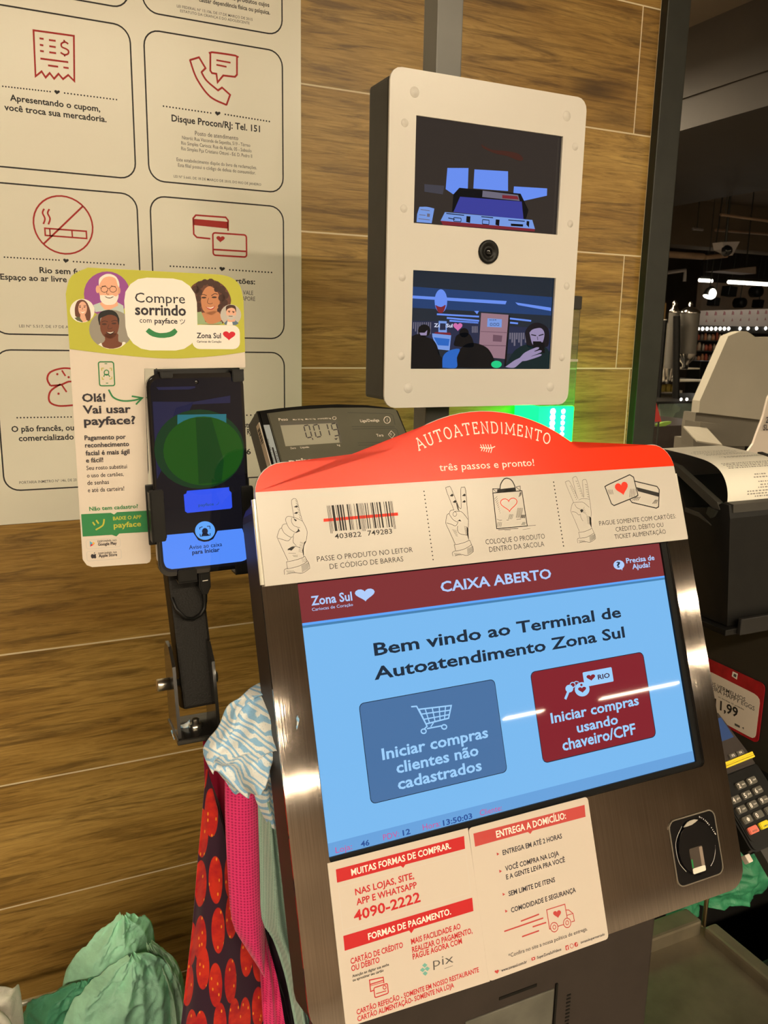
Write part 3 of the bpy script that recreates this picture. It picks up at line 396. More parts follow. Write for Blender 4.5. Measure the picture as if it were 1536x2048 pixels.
  ['hand_two','ink',1,[['s',[(136.6,238.5),(136.2,239.9),(135.7,241.9),(135,244.2),(134.3,246.8),(133.6,249.3),(132.9,251.7),(132.4,253.7),(132.1,255.2),(131.9,256.8),(132.1,257.2),(132.4,257.1),(132.9,257.1),(133.3,257.4),(133.8,257.6),(134.4,257.6),(134.9,257.6),(135.2,257.7),(135.5,257.9),(135.8,257.9),(136.1,257.5),(136.7,256.2),(137.2,254.9),(137.8,253),(138.4,250.8),(139.2,248.3),(139.8,246),(140.5,243.8),(141,241.9),(141.4,240.6)],.32,0],['s',[(141.4,240.6),(141.7,240.2),(142.1,239.7),(142.5,239.4),(142.8,239.1),(143.2,239.1),(143.6,240.4),(143.8,241.7),(144,243.4),(144.3,245.4),(144.5,247.6),(144.8,249.8),(145,251.8),(145.3,253.6),(145.5,254.8),(146,256),(146.4,256.5),(146.9,256.5),(147.4,256.4),(147.8,256.2),(148.3,256.4),(148.8,256.5),(149.3,256.5),(149.6,255.9),(149.8,254.6),(149.9,253.2),(149.8,251.2),(149.7,249),(149.5,246.6),(149.4,244.2),(149.2,241.8),(149.1,239.7),(149,237.9),(148.9,236.4),(148.9,235.2),(148.8,234.2),(148.8,233.2),(148.8,232.3),(148.8,231.4),(148.7,230.5),(148.6,229.6),(148.5,228.5),(148.3,227.5),(148.1,226.5),(147.9,225.4),(147.7,224.4),(147.4,223.4),(147.2,222.4),(147.1,221.4),(146.9,220.3),(146.8,219.2),(146.7,218.1),(146.6,217),(146.5,215.9),(146.5,215),(146.4,214.2),(146.3,213.6)],.33,0],['s',[(133.6,211.2),(133.3,212.1),(132.9,213.2),(132.5,214.5),(132,216),(131.4,217.5),(130.9,218.9),(130.5,220.3),(130.1,221.5),(129.7,222.5),(129.4,223.4),(129,224.3),(128.7,225.1),(128.4,225.8),(128.2,226.5),(128,227.1),(127.8,227.7),(127.7,228.3),(127.6,228.7),(127.7,229),(127.8,229.3),(127.9,229.8),(128.1,230.4),(128.2,231),(128.4,231.7),(128.7,232.4),(128.9,233.2),(129.2,233.9),(129.4,234.4),(129.7,234.9),(130.2,235.4),(130.8,235.7),(131.4,235.8),(131.8,235.8)],.32,0],['s',[(131.8,235.8),(132,236.1),(132.2,236.6),(132.5,237.1),(132.9,237.6),(133.2,238),(133.6,238.3),(134.1,238.5),(134.7,238.6),(135.2,238.6),(135.8,238.6),(136.3,238.5),(136.6,238.5)],.32,0],['s',[(131.8,235.8),(132,235.5),(132.2,234.9),(132.5,234.3),(132.9,233.6),(133.3,232.9),(133.7,232.2),(134.1,231.6),(134.5,231.1),(134.9,230.6),(135.5,230.2),(136.1,229.8),(136.7,229.4),(137.2,229.1),(137.8,228.8),(138.2,228.6),(138.5,228.4)],.32,0],['s',[(136.9,237.2),(137.4,237.2),(138,237.2),(138.8,237.2),(139.6,237.2),(140.5,237.2),(141.4,237.1),(142.1,237),(142.8,236.8),(143.3,236.5),(143.9,236.1),(144.3,235.7),(144.8,235.2),(145.2,234.7),(145.5,234.2),(145.9,233.7),(146.2,233.2),(146.6,232.8),(146.9,232.3),(147.2,231.9),(147.4,231.4),(147.7,231),(147.9,230.6),(148.1,230.3),(148.2,230)],.33,0],['s',[(128.5,228.7),(128.8,228.6),(129.2,228.5),(129.7,228.3),(130.2,228.1),(130.8,227.9),(131.4,227.7),(131.9,227.5),(132.4,227.3),(132.9,227.1),(133.4,226.8),(133.9,226.6),(134.3,226.3),(134.8,226),(135.3,225.8),(135.7,225.7),(136.1,225.7),(136.5,225.9),(137,226.2),(137.4,226.6),(137.8,227.1),(138.2,227.5),(138.5,227.9),(138.8,228.3),(139,228.6)],.32,0],['s',[(138.1,225.6),(138,225.3),(137.9,224.9),(137.8,224.4),(137.6,223.8),(137.5,223.3),(137.4,222.7),(137.4,222.2),(137.5,221.7),(137.6,221.3),(137.7,220.8),(137.9,220.4),(138.2,220),(138.5,219.6),(139,219.3),(139.5,218.9),(140.1,218.7),(140.9,218.4),(141.8,218.2),(142.7,218),(143.6,217.8),(144.5,217.6),(145.2,217.5),(145.7,217.3)],.32,0],['e',136.9,235.2,1.66,-.12,.28,1.81,24,.28],['p',[(138.1,229.1),(140.8,230.6),(142,228.8),(139.7,229.4)]],['p',[(146.3,224.5),(147.4,222.2),(146.2,214),(145.4,218.5)]],['p',[(134.5,250.2),(137.2,251.8),(138.2,250.4),(136.8,249.4)]],['p',[(145.8,249.5),(148.3,251.1),(149.4,250.2),(148.7,248.9)]],['p',[(136.3,244.9),(139.1,246.5),(140.1,245.1),(138.7,244.1)]],['p',[(145,244.3),(147.5,245.9),(148.6,244.9),(147.9,243.7)]],['s',[(139.3,244.7),(140.8,242.8)],.23,0],['s',[(139.4,244),(140.8,242.1)],.23,0],['s',[(139.5,243.3),(140.9,241.4)],.23,0],['s',[(139.6,242.6),(141,240.7)],.23,0],['s',[(139.7,241.9),(141.1,240)],.23,0],['s',[(139.8,241.2),(141.2,239.3)],.23,0],['s',[(139.8,240.4),(141.3,238.6)],.23,0],['s',[(139.9,239.8),(141.4,237.9)],.23,0],['s',[(140,239),(141.5,237.2)],.23,0],['s',[(143.9,224.7),(146.9,223.6)],.19,0],['s',[(143.9,223.9),(146.8,222.8)],.19,0],['s',[(143.9,223.1),(146.7,222)],.19,0],['s',[(143.9,222.3),(146.6,221.2)],.19,0],['s',[(144,221.5),(146.4,220.5)],.19,0],['s',[(144,220.8),(146.3,219.7)],.19,0],['s',[(144,220),(146.2,218.9)],.19,0],['s',[(144.1,219.2),(146.1,218.1)],.19,0],['s',[(144.1,218.4),(145.9,217.4)],.19,0],['s',[(132.7,223),(136.5,221.8)],.18,0],['s',[(133.2,222),(136.6,220.8)],.18,0],['s',[(133.6,221),(136.7,219.9)],.18,0],['s',[(134.1,220),(136.8,218.9)],.18,0],['s',[(134.5,219),(136.9,218)],.18,0],['s',[(134.9,218),(137,217)],.18,0],['s',[(132.6,210.9),(133,210.9),(133.5,210.9),(134.1,210.9),(134.8,210.9),(135.6,210.9),(136.3,211),(137.1,211),(137.8,211.1),(138.5,211.2),(139.2,211.3),(139.9,211.4),(140.7,211.5),(141.4,211.7),(142.1,211.8),(142.8,212),(143.4,212.1),(144,212.3),(144.7,212.5),(145.3,212.7),(145.8,212.9),(146.3,213.1),(146.7,213.2),(147.1,213.3)],.32,0],['s',[(132.6,210.9),(133.2,205.7)],.32,0],['s',[(133.2,205.7),(133.8,205.7),(134.5,205.8),(135.3,205.8),(136.3,205.9),(137.3,206),(138.2,206.1),(139.2,206.2),(140,206.3),(140.7,206.5),(141.4,206.7),(142.2,206.9),(142.8,207.1),(143.5,207.4),(144.1,207.6),(144.7,207.8),(145.2,208),(145.9,208.3),(146.5,208.6),(147,208.9),(147.5,209.1),(147.9,209.3),(148.2,209.5)],.32,0],['s',[(147.1,213.3),(148.4,209.5)],.33,0],['s',[(130.2,201.9),(130.1,202.2),(130,202.7),(129.9,203.2),(129.8,203.8),(129.8,204.3),(129.9,204.7),(130.2,205),(130.7,205.2),(131.3,205.5),(131.9,205.7),(132.4,205.8),(132.8,205.9)],.32,0],['s',[(131.7,201.9),(132.1,202),(132.6,202.1),(133.2,202.3),(133.9,202.4),(134.7,202.6),(135.4,202.7),(136.2,202.7),(136.9,202.7),(137.7,202.6),(138.4,202.4),(139.2,202.2),(140,201.9),(140.8,201.6),(141.6,201.4),(142.4,201.3),(143.2,201.3),(143.9,201.4),(144.8,201.7),(145.7,202),(146.5,202.4),(147.3,202.8),(148.1,203.2),(148.7,203.6),(149.1,203.8)],.32,0],['s',[(148.2,209.5),(148.3,209.2),(148.5,208.8),(148.7,208.3),(148.9,207.8),(149.1,207.3),(149.3,206.8),(149.3,206.3),(149.3,205.7),(149.3,205.1),(149.2,204.6),(149.2,204.1),(149.1,203.8)],.33,0],['s',[(143.5,206.5),(149.5,208.1)],.19,0],['s',[(143.5,205.8),(149.4,207.5)],.19,0],['s',[(143.5,205.2),(149.3,207)],.19,0],['s',[(143.5,204.6),(149.2,206.4)],.19,0],['s',[(143.5,204),(149.1,205.9)],.19,0],['s',[(143.5,203.4),(149,205.3)],.19,0],['s',[(143.5,202.8),(148.9,204.8)],.19,0],['s',[(143.5,202.2),(148.8,204.2)],.19,0],['s',[(131.5,204.1),(133.2,202)],.23,0],['s',[(132.7,204),(134.3,201.9)],.23,0],['s',[(133.8,203.9),(135.5,201.8)],.23,0],['s',[(135,203.8),(136.6,201.7)],.23,0],['s',[(136.2,203.7),(137.8,201.6)],.23,0]]],
  ['hand_three','ink',1,[['s',[(254.4,236.4),(253.9,237.8),(253.3,239.8),(252.6,242.2),(251.8,244.7),(250.9,247.3),(250.2,249.7),(249.6,251.7),(249.2,253.2),(248.9,254.7),(249.1,255.1),(249.4,255),(249.8,255.1),(250.2,255.4),(250.7,255.6),(251.2,255.7),(251.7,255.7),(252.1,255.7),(252.5,255.9),(252.9,255.8),(253.4,255.3),(254,254.2),(254.6,252.9),(255.3,251.2),(256.1,249.1),(257,246.9),(257.8,244.7),(258.6,242.6),(259.2,240.9),(259.6,239.7)],.28,0],['s',[(258.5,241.9),(258.4,243.1),(258.2,244.8),(258,246.8),(257.8,248.9),(257.6,251.1),(257.4,253.1),(257.2,254.9),(257.1,256.2),(257.1,257.5),(257.1,257.9),(257.3,257.9),(257.6,258.1),(258,258.4),(258.5,258.7),(259,258.9),(259.6,258.9),(260,259),(260.4,259.2),(260.9,259.2),(261.4,258.7),(261.9,257.4),(262.3,255.9),(262.8,253.8),(263.3,251.4),(263.9,248.8),(264.4,246.2),(264.8,243.8),(265.2,241.8),(265.5,240.4)],.28,0],['s',[(266.1,240.6),(266.1,241.7),(266.2,243.2),(266.3,244.9),(266.4,246.9),(266.6,248.8),(266.7,250.7),(266.8,252.3),(266.9,253.4),(267.1,254.6),(267.2,255.2),(267.4,255.4),(267.6,255.4),(267.9,255.6),(268.3,255.8),(268.8,255.9),(269.3,256),(269.8,255.9),(270.2,255.9),(270.6,255.9),(271,255.9),(271.3,255.4),(271.6,254.5),(271.7,253.5),(271.8,252.3),(271.8,251),(271.8,249.4),(271.8,247.8),(271.8,246.2),(271.8,244.5),(271.8,242.8),(271.7,241.1),(271.7,239.3),(271.7,237.3),(271.7,235.4),(271.6,233.5),(271.6,231.7),(271.5,230.1),(271.4,228.6),(271.3,227.5),(271.2,226.6),(271,225.8),(270.9,225.1),(270.7,224.5),(270.5,223.9),(270.4,223.2),(270.2,222.3),(270.1,221.2),(269.9,220),(269.7,218.8),(269.6,217.4),(269.4,216.2),(269.2,215.1),(269.1,214.1),(269,213.4)],.29,0],['s',[(255.7,211.5),(255.4,212.3),(255.1,213.4),(254.7,214.6),(254.3,216.1),(253.8,217.5),(253.4,218.9),(253,220.3),(252.6,221.5),(252.2,222.6),(251.9,223.6),(251.5,224.7),(251.2,225.7),(250.8,226.6),(250.5,227.4),(250.3,228.2),(250.1,228.9),(250,229.6),(250,230),(250.1,230.3),(250.2,230.6),(250.4,230.9),(250.6,231.4),(250.8,231.9),(251.1,232.5),(251.3,233.1),(251.7,233.8),(252,234.4),(252.3,235),(252.7,235.5),(253,235.9),(253.5,236.3),(254.1,236.5),(254.6,236.6),(255.1,236.6),(255.4,236.6)],.28,0],['s',[(255.4,236.6),(255.8,236.6),(256.4,236.6),(257.1,236.7),(257.8,236.7),(258.5,236.7),(259.3,236.7),(260,236.7),(260.6,236.7),(261.3,236.6),(261.8,236.6),(262.4,236.6),(262.9,236.6),(263.5,236.5),(264,236.3),(264.7,236),(265.3,235.5),(266.1,235),(266.8,234.3),(267.6,233.6),(268.4,232.9),(269.1,232.2),(269.7,231.7),(270.1,231.3)],.28,0],['s',[(255.2,235.3),(255.3,235),(255.4,234.6),(255.6,234.2),(255.8,233.7),(256.1,233.1),(256.3,232.7),(256.7,232.2),(257.1,231.9),(257.6,231.6),(258.1,231.3),(258.7,231.1),(259.2,230.8),(259.7,230.6),(260.2,230.4),(260.5,230.3)],.28,0],['s',[(250.9,228.8),(251.3,228.8),(251.8,228.7),(252.4,228.7),(253.1,228.6),(253.7,228.5),(254.3,228.3),(254.9,228.1),(255.3,227.8),(255.8,227.5),(256.1,227.1),(256.5,226.7),(256.9,226.3),(257.2,226),(257.6,225.8),(258.2,225.7),(258.8,225.8),(259.3,226),(259.7,226.1)],.28,0],['s',[(259.6,225.6),(259.6,225.4),(259.6,225),(259.5,224.6),(259.5,224.1),(259.6,223.6),(259.6,223.1),(259.8,222.7),(260,222.2),(260.3,221.6),(260.5,221.1),(260.8,220.7),(261,220.3),(261.1,220)],.28,0],['s',[(259.9,238.4),(260.2,238.5),(260.6,238.7),(261.1,238.8),(261.6,239),(262.2,239.1),(262.9,239.3),(263.6,239.4),(264.3,239.4),(265.1,239.4),(266.1,239.3),(267.1,239.2),(268.1,239),(269.2,238.9),(270.1,238.7),(270.9,238.6),(271.5,238.5)],.24,0],['p',[(259.8,229.5),(261.8,230.6),(263.4,229.2),(260.9,227.2)]],['p',[(268.6,223.7),(270.2,222.3),(268.9,213.8),(267.7,217.4)]],['s',[(261.2,228.5),(265,232.1)],.19,0],['s',[(261.2,228.5),(265.3,230.4)],.19,0],['s',[(261.2,228.5),(265.6,228.6)],.19,0],['s',[(261.2,228.5),(265.9,226.9)],.19,0],['s',[(261.2,228.5),(266.2,225.2)],.19,0],['s',[(265.6,224.3),(269.3,223.2)],.19,0],['s',[(265.6,223.4),(269.2,222.3)],.19,0],['s',[(265.6,222.5),(269,221.4)],.19,0],['s',[(265.6,221.5),(268.8,220.4)],.19,0],['s',[(265.5,220.6),(268.6,219.5)],.19,0],['s',[(265.5,219.7),(268.4,218.6)],.19,0],['s',[(265.5,218.7),(268.3,217.7)],.19,0],['s',[(265.5,217.8),(268.1,216.7)],.19,0],['s',[(253,251.3),(254.4,250.7)],.33,0],['s',[(253.6,249.6),(255,249.1)],.33,0],['s',[(254.2,247.9),(255.5,247.4)],.33,0],['s',[(254.8,246.3),(256,245.8)],.33,0],['s',[(255.5,244.6),(256.5,244.1)],.33,0],['s',[(256.1,242.9),(257,242.5)],.33,0],['s',[(256.7,241.3),(257.6,240.8)],.33,0],['s',[(257.3,239.6),(258.1,239.1)],.33,0],['s',[(259.9,255.1),(261.6,254.6)],.33,0],['s',[(260.6,253),(262.1,252.4)],.33,0],['s',[(261.2,250.8),(262.6,250.3)],.33,0],['s',[(261.8,248.6),(263.1,248.1)],.33,0],['s',[(262.5,246.4),(263.6,245.9)],.33,0],['s',[(263.1,244.2),(264.1,243.7)],.33,0],['s',[(263.7,242),(264.5,241.6)],.33,0],['s',[(269.2,251.6),(271.2,251.1)],.33,0],['s',[(269.3,249.4),(271.2,248.9)],.33,0],['s',[(269.4,247.3),(271.2,246.7)],.33,0],['s',[(269.6,245.1),(271.2,244.6)],.33,0],['s',[(269.7,242.9),(271.3,242.4)],.33,0],['s',[(269.8,240.8),(271.3,240.3)],.33,0],['s',[(254.7,210.8),(255.1,210.7),(255.6,210.7),(256.3,210.7),(256.9,210.7),(257.7,210.7),(258.4,210.7),(259.2,210.7),(259.9,210.8),(260.6,210.8),(261.4,211),(262.2,211.1),(263,211.3),(263.8,211.4),(264.5,211.6),(265.2,211.8),(265.9,212),(266.6,212.1),(267.2,212.3),(267.8,212.5),(268.3,212.7),(268.8,212.9),(269.2,213.1),(269.5,213.2)],.28,0],['s',[(254.7,210.8),(255.3,205.6)],.28,0],['s',[(255.3,205.6),(255.8,205.6),(256.6,205.6),(257.4,205.7),(258.4,205.7),(259.4,205.7),(260.3,205.7),(261.3,205.8),(262.1,205.9),(262.9,206),(263.6,206.2),(264.4,206.4),(265.1,206.7),(265.8,206.9),(266.5,207.1),(267.1,207.3),(267.7,207.6),(268.4,207.8),(269,208.1),(269.6,208.4),(270.1,208.6),(270.5,208.8),(270.8,209)],.28,0],['s',[(269.5,213.2),(270.8,209)],.28,0],['s',[(252.3,201.7),(252.2,202),(252.2,202.5),(252.2,203),(252.2,203.6),(252.2,204.2),(252.2,204.7),(252.4,205),(252.8,205.4),(253.3,205.6),(253.9,205.7),(254.5,205.8),(254.8,205.9)],.28,0],['s',[(253.3,201.8),(253.7,201.8),(254.3,201.9),(254.9,202),(255.7,202.1),(256.4,202.2),(257.3,202.3),(258.1,202.4),(258.9,202.4),(259.6,202.3),(260.4,202.2),(261.3,202),(262.1,201.8),(262.9,201.6),(263.8,201.4),(264.6,201.3),(265.4,201.4),(266.3,201.5),(267.1,201.8),(268,202.1),(268.9,202.5),(269.7,202.9),(270.5,203.3),(271.1,203.6),(271.6,203.8)],.28,0],['s',[(270.8,209),(270.9,208.7),(271.1,208.3),(271.2,207.8),(271.4,207.3),(271.6,206.8),(271.6,206.4),(271.7,205.9),(271.7,205.4),(271.7,204.9),(271.6,204.5),(271.6,204.1),(271.6,203.8)],.28,0],['s',[(265.3,206.1),(271.9,207.8)],.19,0],['s',[(265.3,205.5),(271.8,207.3)],.19,0],['s',[(265.3,204.9),(271.7,206.8)],.19,0],['s',[(265.2,204.3),(271.6,206.3)],.19,0],['s',[(265.2,203.7),(271.5,205.8)],.19,0],['s',[(265.2,203.1),(271.4,205.3)],.19,0],['s',[(265.2,202.5),(271.3,204.8)],.19,0],['s',[(265.2,201.9),(271.2,204.3)],.19,0],['s',[(253.5,204.1),(255.2,202.1)],.23,0],['s',[(254.8,204),(256.5,201.9)],.23,0],['s',[(256.1,203.9),(257.8,201.8)],.23,0],['s',[(257.4,203.8),(259.1,201.7)],.23,0],['s',[(258.8,203.6),(260.5,201.6)],.23,0]]],
  ['barcode','ink',1,[['p',[(29.3,249.4),(29.7,249.4),(30.2,228.4),(29.8,228.4)]],['p',[(30.4,249.4),(30.8,249.4),(31.3,228.3),(30.9,228.3)]],['p',[(31.4,249.4),(31.8,249.4),(32.2,229.9),(31.9,229.9)]],['p',[(33,249.4),(34.9,249.4),(35.4,229.8),(33.4,229.9)]],['p',[(36.2,249.4),(36.6,249.4),(37,229.8),(36.6,229.8)]],['p',[(37.3,249.4),(38.7,249.4),(39.1,229.8),(37.8,229.8)]],['p',[(39.4,249.4),(40.8,249.4),(41.2,229.8),(39.9,229.8)]],['p',[(41.6,249.4),(42.6,249.4),(43,229.7),(42,229.7)]],['p',[(45.2,249.4),(46.3,249.4),(46.7,229.7),(45.6,229.7)]],['p',[(47,249.4),(47.5,249.4),(47.9,229.7),(47.4,229.7)]],['p',[(48.2,249.4),(48.5,249.4),(48.9,229.6),(48.5,229.6)]],['p',[(51,249.4),(51.4,249.4),(51.8,229.6),(51.4,229.6)]],['p',[(52.9,249.4),(54.3,249.4),(54.7,229.6),(53.3,229.6)]],['p',[(55,249.4),(55.3,249.4),(55.7,228),(55.4,228)]],['p',[(56.1,249.4),(56.5,249.4),(56.9,227.9),(56.5,227.9)]],['p',[(57.2,249.4),(57.6,249.4),(58,227.9),(57.6,227.9)]],['p',[(58.4,249.3),(58.8,249.3),(59.1,229.5),(58.8,229.5)]],['p',[(60,249.3),(60.7,249.3),(61.1,229.5),(60.3,229.5)]],['p',[(61.9,249.3),(62.4,249.3),(62.8,229.4),(62.2,229.4)]],['p',[(64.8,249.3),(65.3,249.3),(65.7,229.4),(65.2,229.4)]],['p',[(65.9,249.3),(67.1,249.3),(67.5,229.4),(66.2,229.4)]],['p',[(68.2,249.3),(68.6,249.3),(69,229.3),(68.6,229.3)]],['p',[(69.8,249.3),(70.7,249.3),(71,229.3),(70.1,229.3)]],['p',[(72,249.3),(73.3,249.3),(73.7,229.3),(72.4,229.3)]],['p',[(75.9,249.3),(76.3,249.3),(76.6,229.2),(76.2,229.2)]],['p',[(77.5,249.3),(78.5,249.3),(78.8,229.2),(77.8,229.2)]],['p',[(79.9,249.3),(80.8,249.3),(81.1,229.2),(80.2,229.2)]],['p',[(81.7,249.3),(82.1,249.3),(82.5,227.5),(82.1,227.6)]],['p',[(82.8,249.3),(83.2,249.3),(83.5,227.5),(83.1,227.5)]]]],
  ['barcode_digits','ink',1,[['t','403822',32.6,224.1,21.6,3.7,0,'r'],['t','749283',59.4,224.2,20.6,3.8,0,'r']]],
  ['scan_line','headred',.6,[['p',[(25.5,239.8),(87,240.1),(86.9,237.7),(25.3,237.5)]]]],
  ['dotted_divider','ink',1,[['d',112.1,255.2,112.1,200.9,18,.58],['d',236.8,255.5,237.1,200.6,18,.67]]],
  ['instruction','ink',1,[['t','PASSE O PRODUTO NO LEITOR',16.6,208.4,78.9,3.9,0,'l'],['t','DE CÓDIGO DE BARRAS',25.8,202,60.6,3.9,0,'l']]],
  ['instruction','ink',1,[['t','COLOQUE O PRODUTO',161.6,208.4,58,4.2,0,'l'],['t','DENTRO DA SACOLA',164.1,202,53.7,4.2,0,'l']]],
  ['instruction','ink',1,[['t','PAGUE SOMENTE COM CARTÕES:',278,214.7,87.4,4,0,'l'],['t','CRÉDITO, DÉBITO OU',294.7,208,54.4,4,0,'l'],['t','TICKET ALIMENTAÇÃO',292.2,201.7,58.5,4,0,'l']]],
  ['title_tagline','cream',1,[['t','três passos e pronto!',128.6,270.7,91.2,5.9,0,'r']]],
  ['leaf_mark','cream',1,[['s',[(183.7,288.8),(183.1,288.6),(182.3,288.2),(181.3,287.9),(180.1,287.6),(178.7,287.5),(177.6,287.5),(176.4,287.6),(174.9,287.7),(173.5,287.8),(172.1,288),(170.8,288.1),(169.7,288.3),(168.9,288.4)],.8,0],['s',[(170.8,288.4),(169.8,290.9)],.7,0],['s',[(171.5,288.1),(169.8,285.5)],.7,0],['s',[(173.1,288.1),(172.2,290.9)],.71,0],['s',[(173.8,287.9),(172,285)],.71,0],['s',[(175.3,287.9),(174.6,290.8)],.71,0],['s',[(176,287.7),(174.2,284.5)],.71,0],['s',[(177.5,287.7),(177,290.7)],.71,0],['s',[(178.2,287.6),(176.3,284)],.71,0],['s',[(179.7,287.5),(179.5,290.6)],.71,0],['s',[(180.5,287.4),(178.5,283.5)],.71,0]]],
  ['bag_drawing','ink',1,[['s',[(175.1,249.9),(203.6,250.1),(203.8,220.3),(173.9,220.4)],.71,1],['s',[(175.1,249.9),(175.4,253.4),(179.1,250.1)],.39,0],['s',[(175.4,253.4),(182.2,253.2)],.53,0],['s',[(198.3,253.6),(202.5,254.2),(202.1,250.3),(198.3,253.4)],.45,0],['p',[(179.8,252.7),(197.6,253.3),(197.8,250.2),(179.1,249.9)]],['s',[(182.1,250.9),(182.2,251.4),(182.3,252),(182.5,252.7),(182.7,253.5),(182.9,254.3),(183.1,255.1),(183.4,255.9),(183.7,256.6),(184.1,257.2),(184.5,257.7),(184.9,258.3),(185.4,258.8),(185.8,259.3),(186.3,259.8),(186.8,260.1),(187.2,260.5),(187.7,260.8),(188.2,261.1),(188.7,261.2),(189.2,261.4),(189.7,261.4),(190.2,261.5),(190.8,261.4),(191.2,261.4),(191.8,261.2),(192.3,261.1),(192.8,260.9),(193.4,260.6),(193.9,260.4),(194.3,260),(194.8,259.6),(195.2,259.2),(195.5,258.7),(195.9,258.1),(196.2,257.4),(196.5,256.8),(196.7,256.2),(196.9,255.5),(197.1,255),(197.2,254.4),(197.3,253.8),(197.4,253.2),(197.4,252.6),(197.4,252),(197.4,251.5),(197.4,251.1),(197.4,250.8)],.89,0],['s',[(175.2,219.4),(194.6,218.9)],.44,0],['s',[(203.8,220.3),(212.3,220.3)],.31,0],['s',[(198.7,217.6),(206.5,218)],.22,0],['s',[(181.1,218.2),(187,218.1)],.22,0],['s',[(175.8,244.8),(178.8,247)],.26,0],['s',[(176.2,243.3),(178.9,245.3)],.26,0],['s',[(176.7,241.8),(179,243.6)],.26,0],['s',[(177.1,240.3),(179.1,241.9)],.26,0],['s',[(177.5,238.8),(179.2,240.2)],.26,0],['s',[(177.9,237.3),(179.3,238.4)],.26,0],['s',[(178.3,235.8),(179.4,236.7)],.26,0],['s',[(178.7,234.3),(179.5,235)],.26,0],['s',[(179.1,232.8),(179.6,233.3)],.26,0],['s',[(194,228),(197.2,236)],.27,0],['s',[(194.9,227.9),(198.2,235.9)],.27,0],['s',[(195.9,227.8),(199.2,235.8)],.27,0],['s',[(196.8,227.8),(200.1,235.8)],.27,0],['s',[(197.8,227.7),(201.1,235.7)],.27,0],['s',[(198.7,227.6),(202,235.6)],.27,0],['s',[(186.2,227.3),(188.3,231.3)],.22,0],['s',[(199.5,244.9),(201.7,248.9)],.22,0],['s',[(197.9,221.5),(200.2,223.8)],.22,0],['s',[(174.4,221.8),(175.7,225.7)],.22,0],['s',[(187,227.3),(189.1,231.2)],.22,0],['s',[(200.1,245.2),(201.9,248.9)],.22,0],['s',[(198.7,221.5),(200.9,223.8)],.22,0],['s',[(175.3,221.7),(176.7,225.6)],.22,0],['s',[(187.9,227.2),(190,231.2)],.22,0],['s',[(200.8,245.5),(202.2,248.8)],.22,0],['s',[(199.4,221.4),(201.6,223.7)],.22,0],['s',[(176.2,221.6),(177.6,225.6)],.22,0],['s',[(188.7,227.2),(190.8,231.1)],.22,0],['s',[(201.4,245.8),(202.5,248.8)],.22,0],['s',[(200.2,221.4),(202.2,223.7)],.22,0],['s',[(177.2,221.6),(178.5,225.5)],.22,0],['s',[(189.6,227.1),(191.7,231)],.22,0],['s',[(202,246.1),(202.8,248.8)],.22,0],['s',[(201,221.3),(202.9,223.6)],.22,0],['s',[(178.1,221.5),(179.5,225.4)],.22,0],['s',[(198.4,227.2),(199.9,230)],.31,0],['s',[(199.1,227.2),(200.4,230)],.31,0],['s',[(199.8,227.2),(201,229.9)],.31,0],['s',[(200.4,227.1),(201.6,229.9)],.31,0],['s',[(201.1,227.1),(202.2,229.8)],.31,0],['s',[(201.8,227),(202.7,229.8)],.31,0],['s',[(202.4,226.9),(203.3,229.8)],.31,0],['s',[(175.4,228.2),(177.8,227),(180.2,227)],.26,0],['s',[(184.4,226.6),(186.8,226.6)],.26,0],['s',[(194.2,226.4),(198.8,226.5)],.27,0],['p',[(187.8,252.2),(196,252.8),(195.6,250.1),(185,249.9)]]]],
  ['bag_heart','headred',1,[['h',189,239,8.2,.05,.37,5.5,.58]]],
  ['card_drawing','ink',1,[['s',[(294.4,250),(320,257.5),(321.2,256.8),(322.9,255.8),(324,255.1),(325.7,238.6),(324.4,238),(323.1,237.4),(297.1,231.1),(295.9,232),(294.6,232.9),(290.4,248.5),(291.6,249),(293.2,249.6),(294.4,250)],.95,1],['s',[(323.7,251.6),(349.2,245.1),(349.2,245.1),(349.8,244.2),(350.6,242.9),(351.2,242.1),(347.2,226.5),(345.7,226),(344.2,225.5),(317.6,232.5),(315.6,235.4)],.98,0],['p',[(325.4,245.9),(350.2,239.2),(349.1,235.6),(326.4,242.1)]],['s',[(293.1,245.6),(294,241.3)],.39,0],['s',[(318.4,244.8),(315.9,237.1)],.4,0],['s',[(318,234.2),(324,237.2)],.4,0],['s',[(340.5,229.8),(344.9,233.1)],.41,0],['s',[(294.6,245.5),(295.3,241.2)],.39,0],['s',[(320.1,244.7),(317.7,237)],.4,0],['s',[(320.1,234),(325.4,237.1)],.4,0],['s',[(342,229.7),(345.8,233)],.41,0],['s',[(296.1,245.4),(296.7,241.2)],.39,0],['s',[(321.9,244.6),(319.4,236.9)],.4,0],['s',[(322.2,233.9),(326.8,237)],.4,0],['s',[(343.4,229.6),(346.7,233)],.41,0],['s',[(297.7,245.3),(298.1,241.1)],.39,0],['s',[(323.7,244.4),(321.2,236.8)],.4,0],['s',[(324.3,233.7),(328.2,236.9)],.4,0],['s',[(344.9,229.5),(347.6,232.9)],.41,0]]],
  ['card_heart','headred',1,[['h',308.9,245.3,7.4,.99,-.63,5.8,0]]],
 ],
 'screen': [
  ['banner_text','scrwhite',2,[['t','CAIXA ABERTO',120.1,175,106.6,8,0,'b']]],
  ['logo_text','scrwhite',2,[['t','Zona Sul',11.3,177.3,32.8,6.5,0,'b'],['t','Cariocas de Coração',11.2,173.1,32.8,2.22,0,'r']]],
  ['logo_heart','scrwhite',2,[['h',54.8,179.9,8.2,-.26,.19,4.8,0]]],
  ['help_text','scrwhite',2,[['t','Precisa de',308.3,179.7,32.5,4.4,0,'b'],['t','Ajuda?',314,173.9,20.8,4.4,0,'b']]],
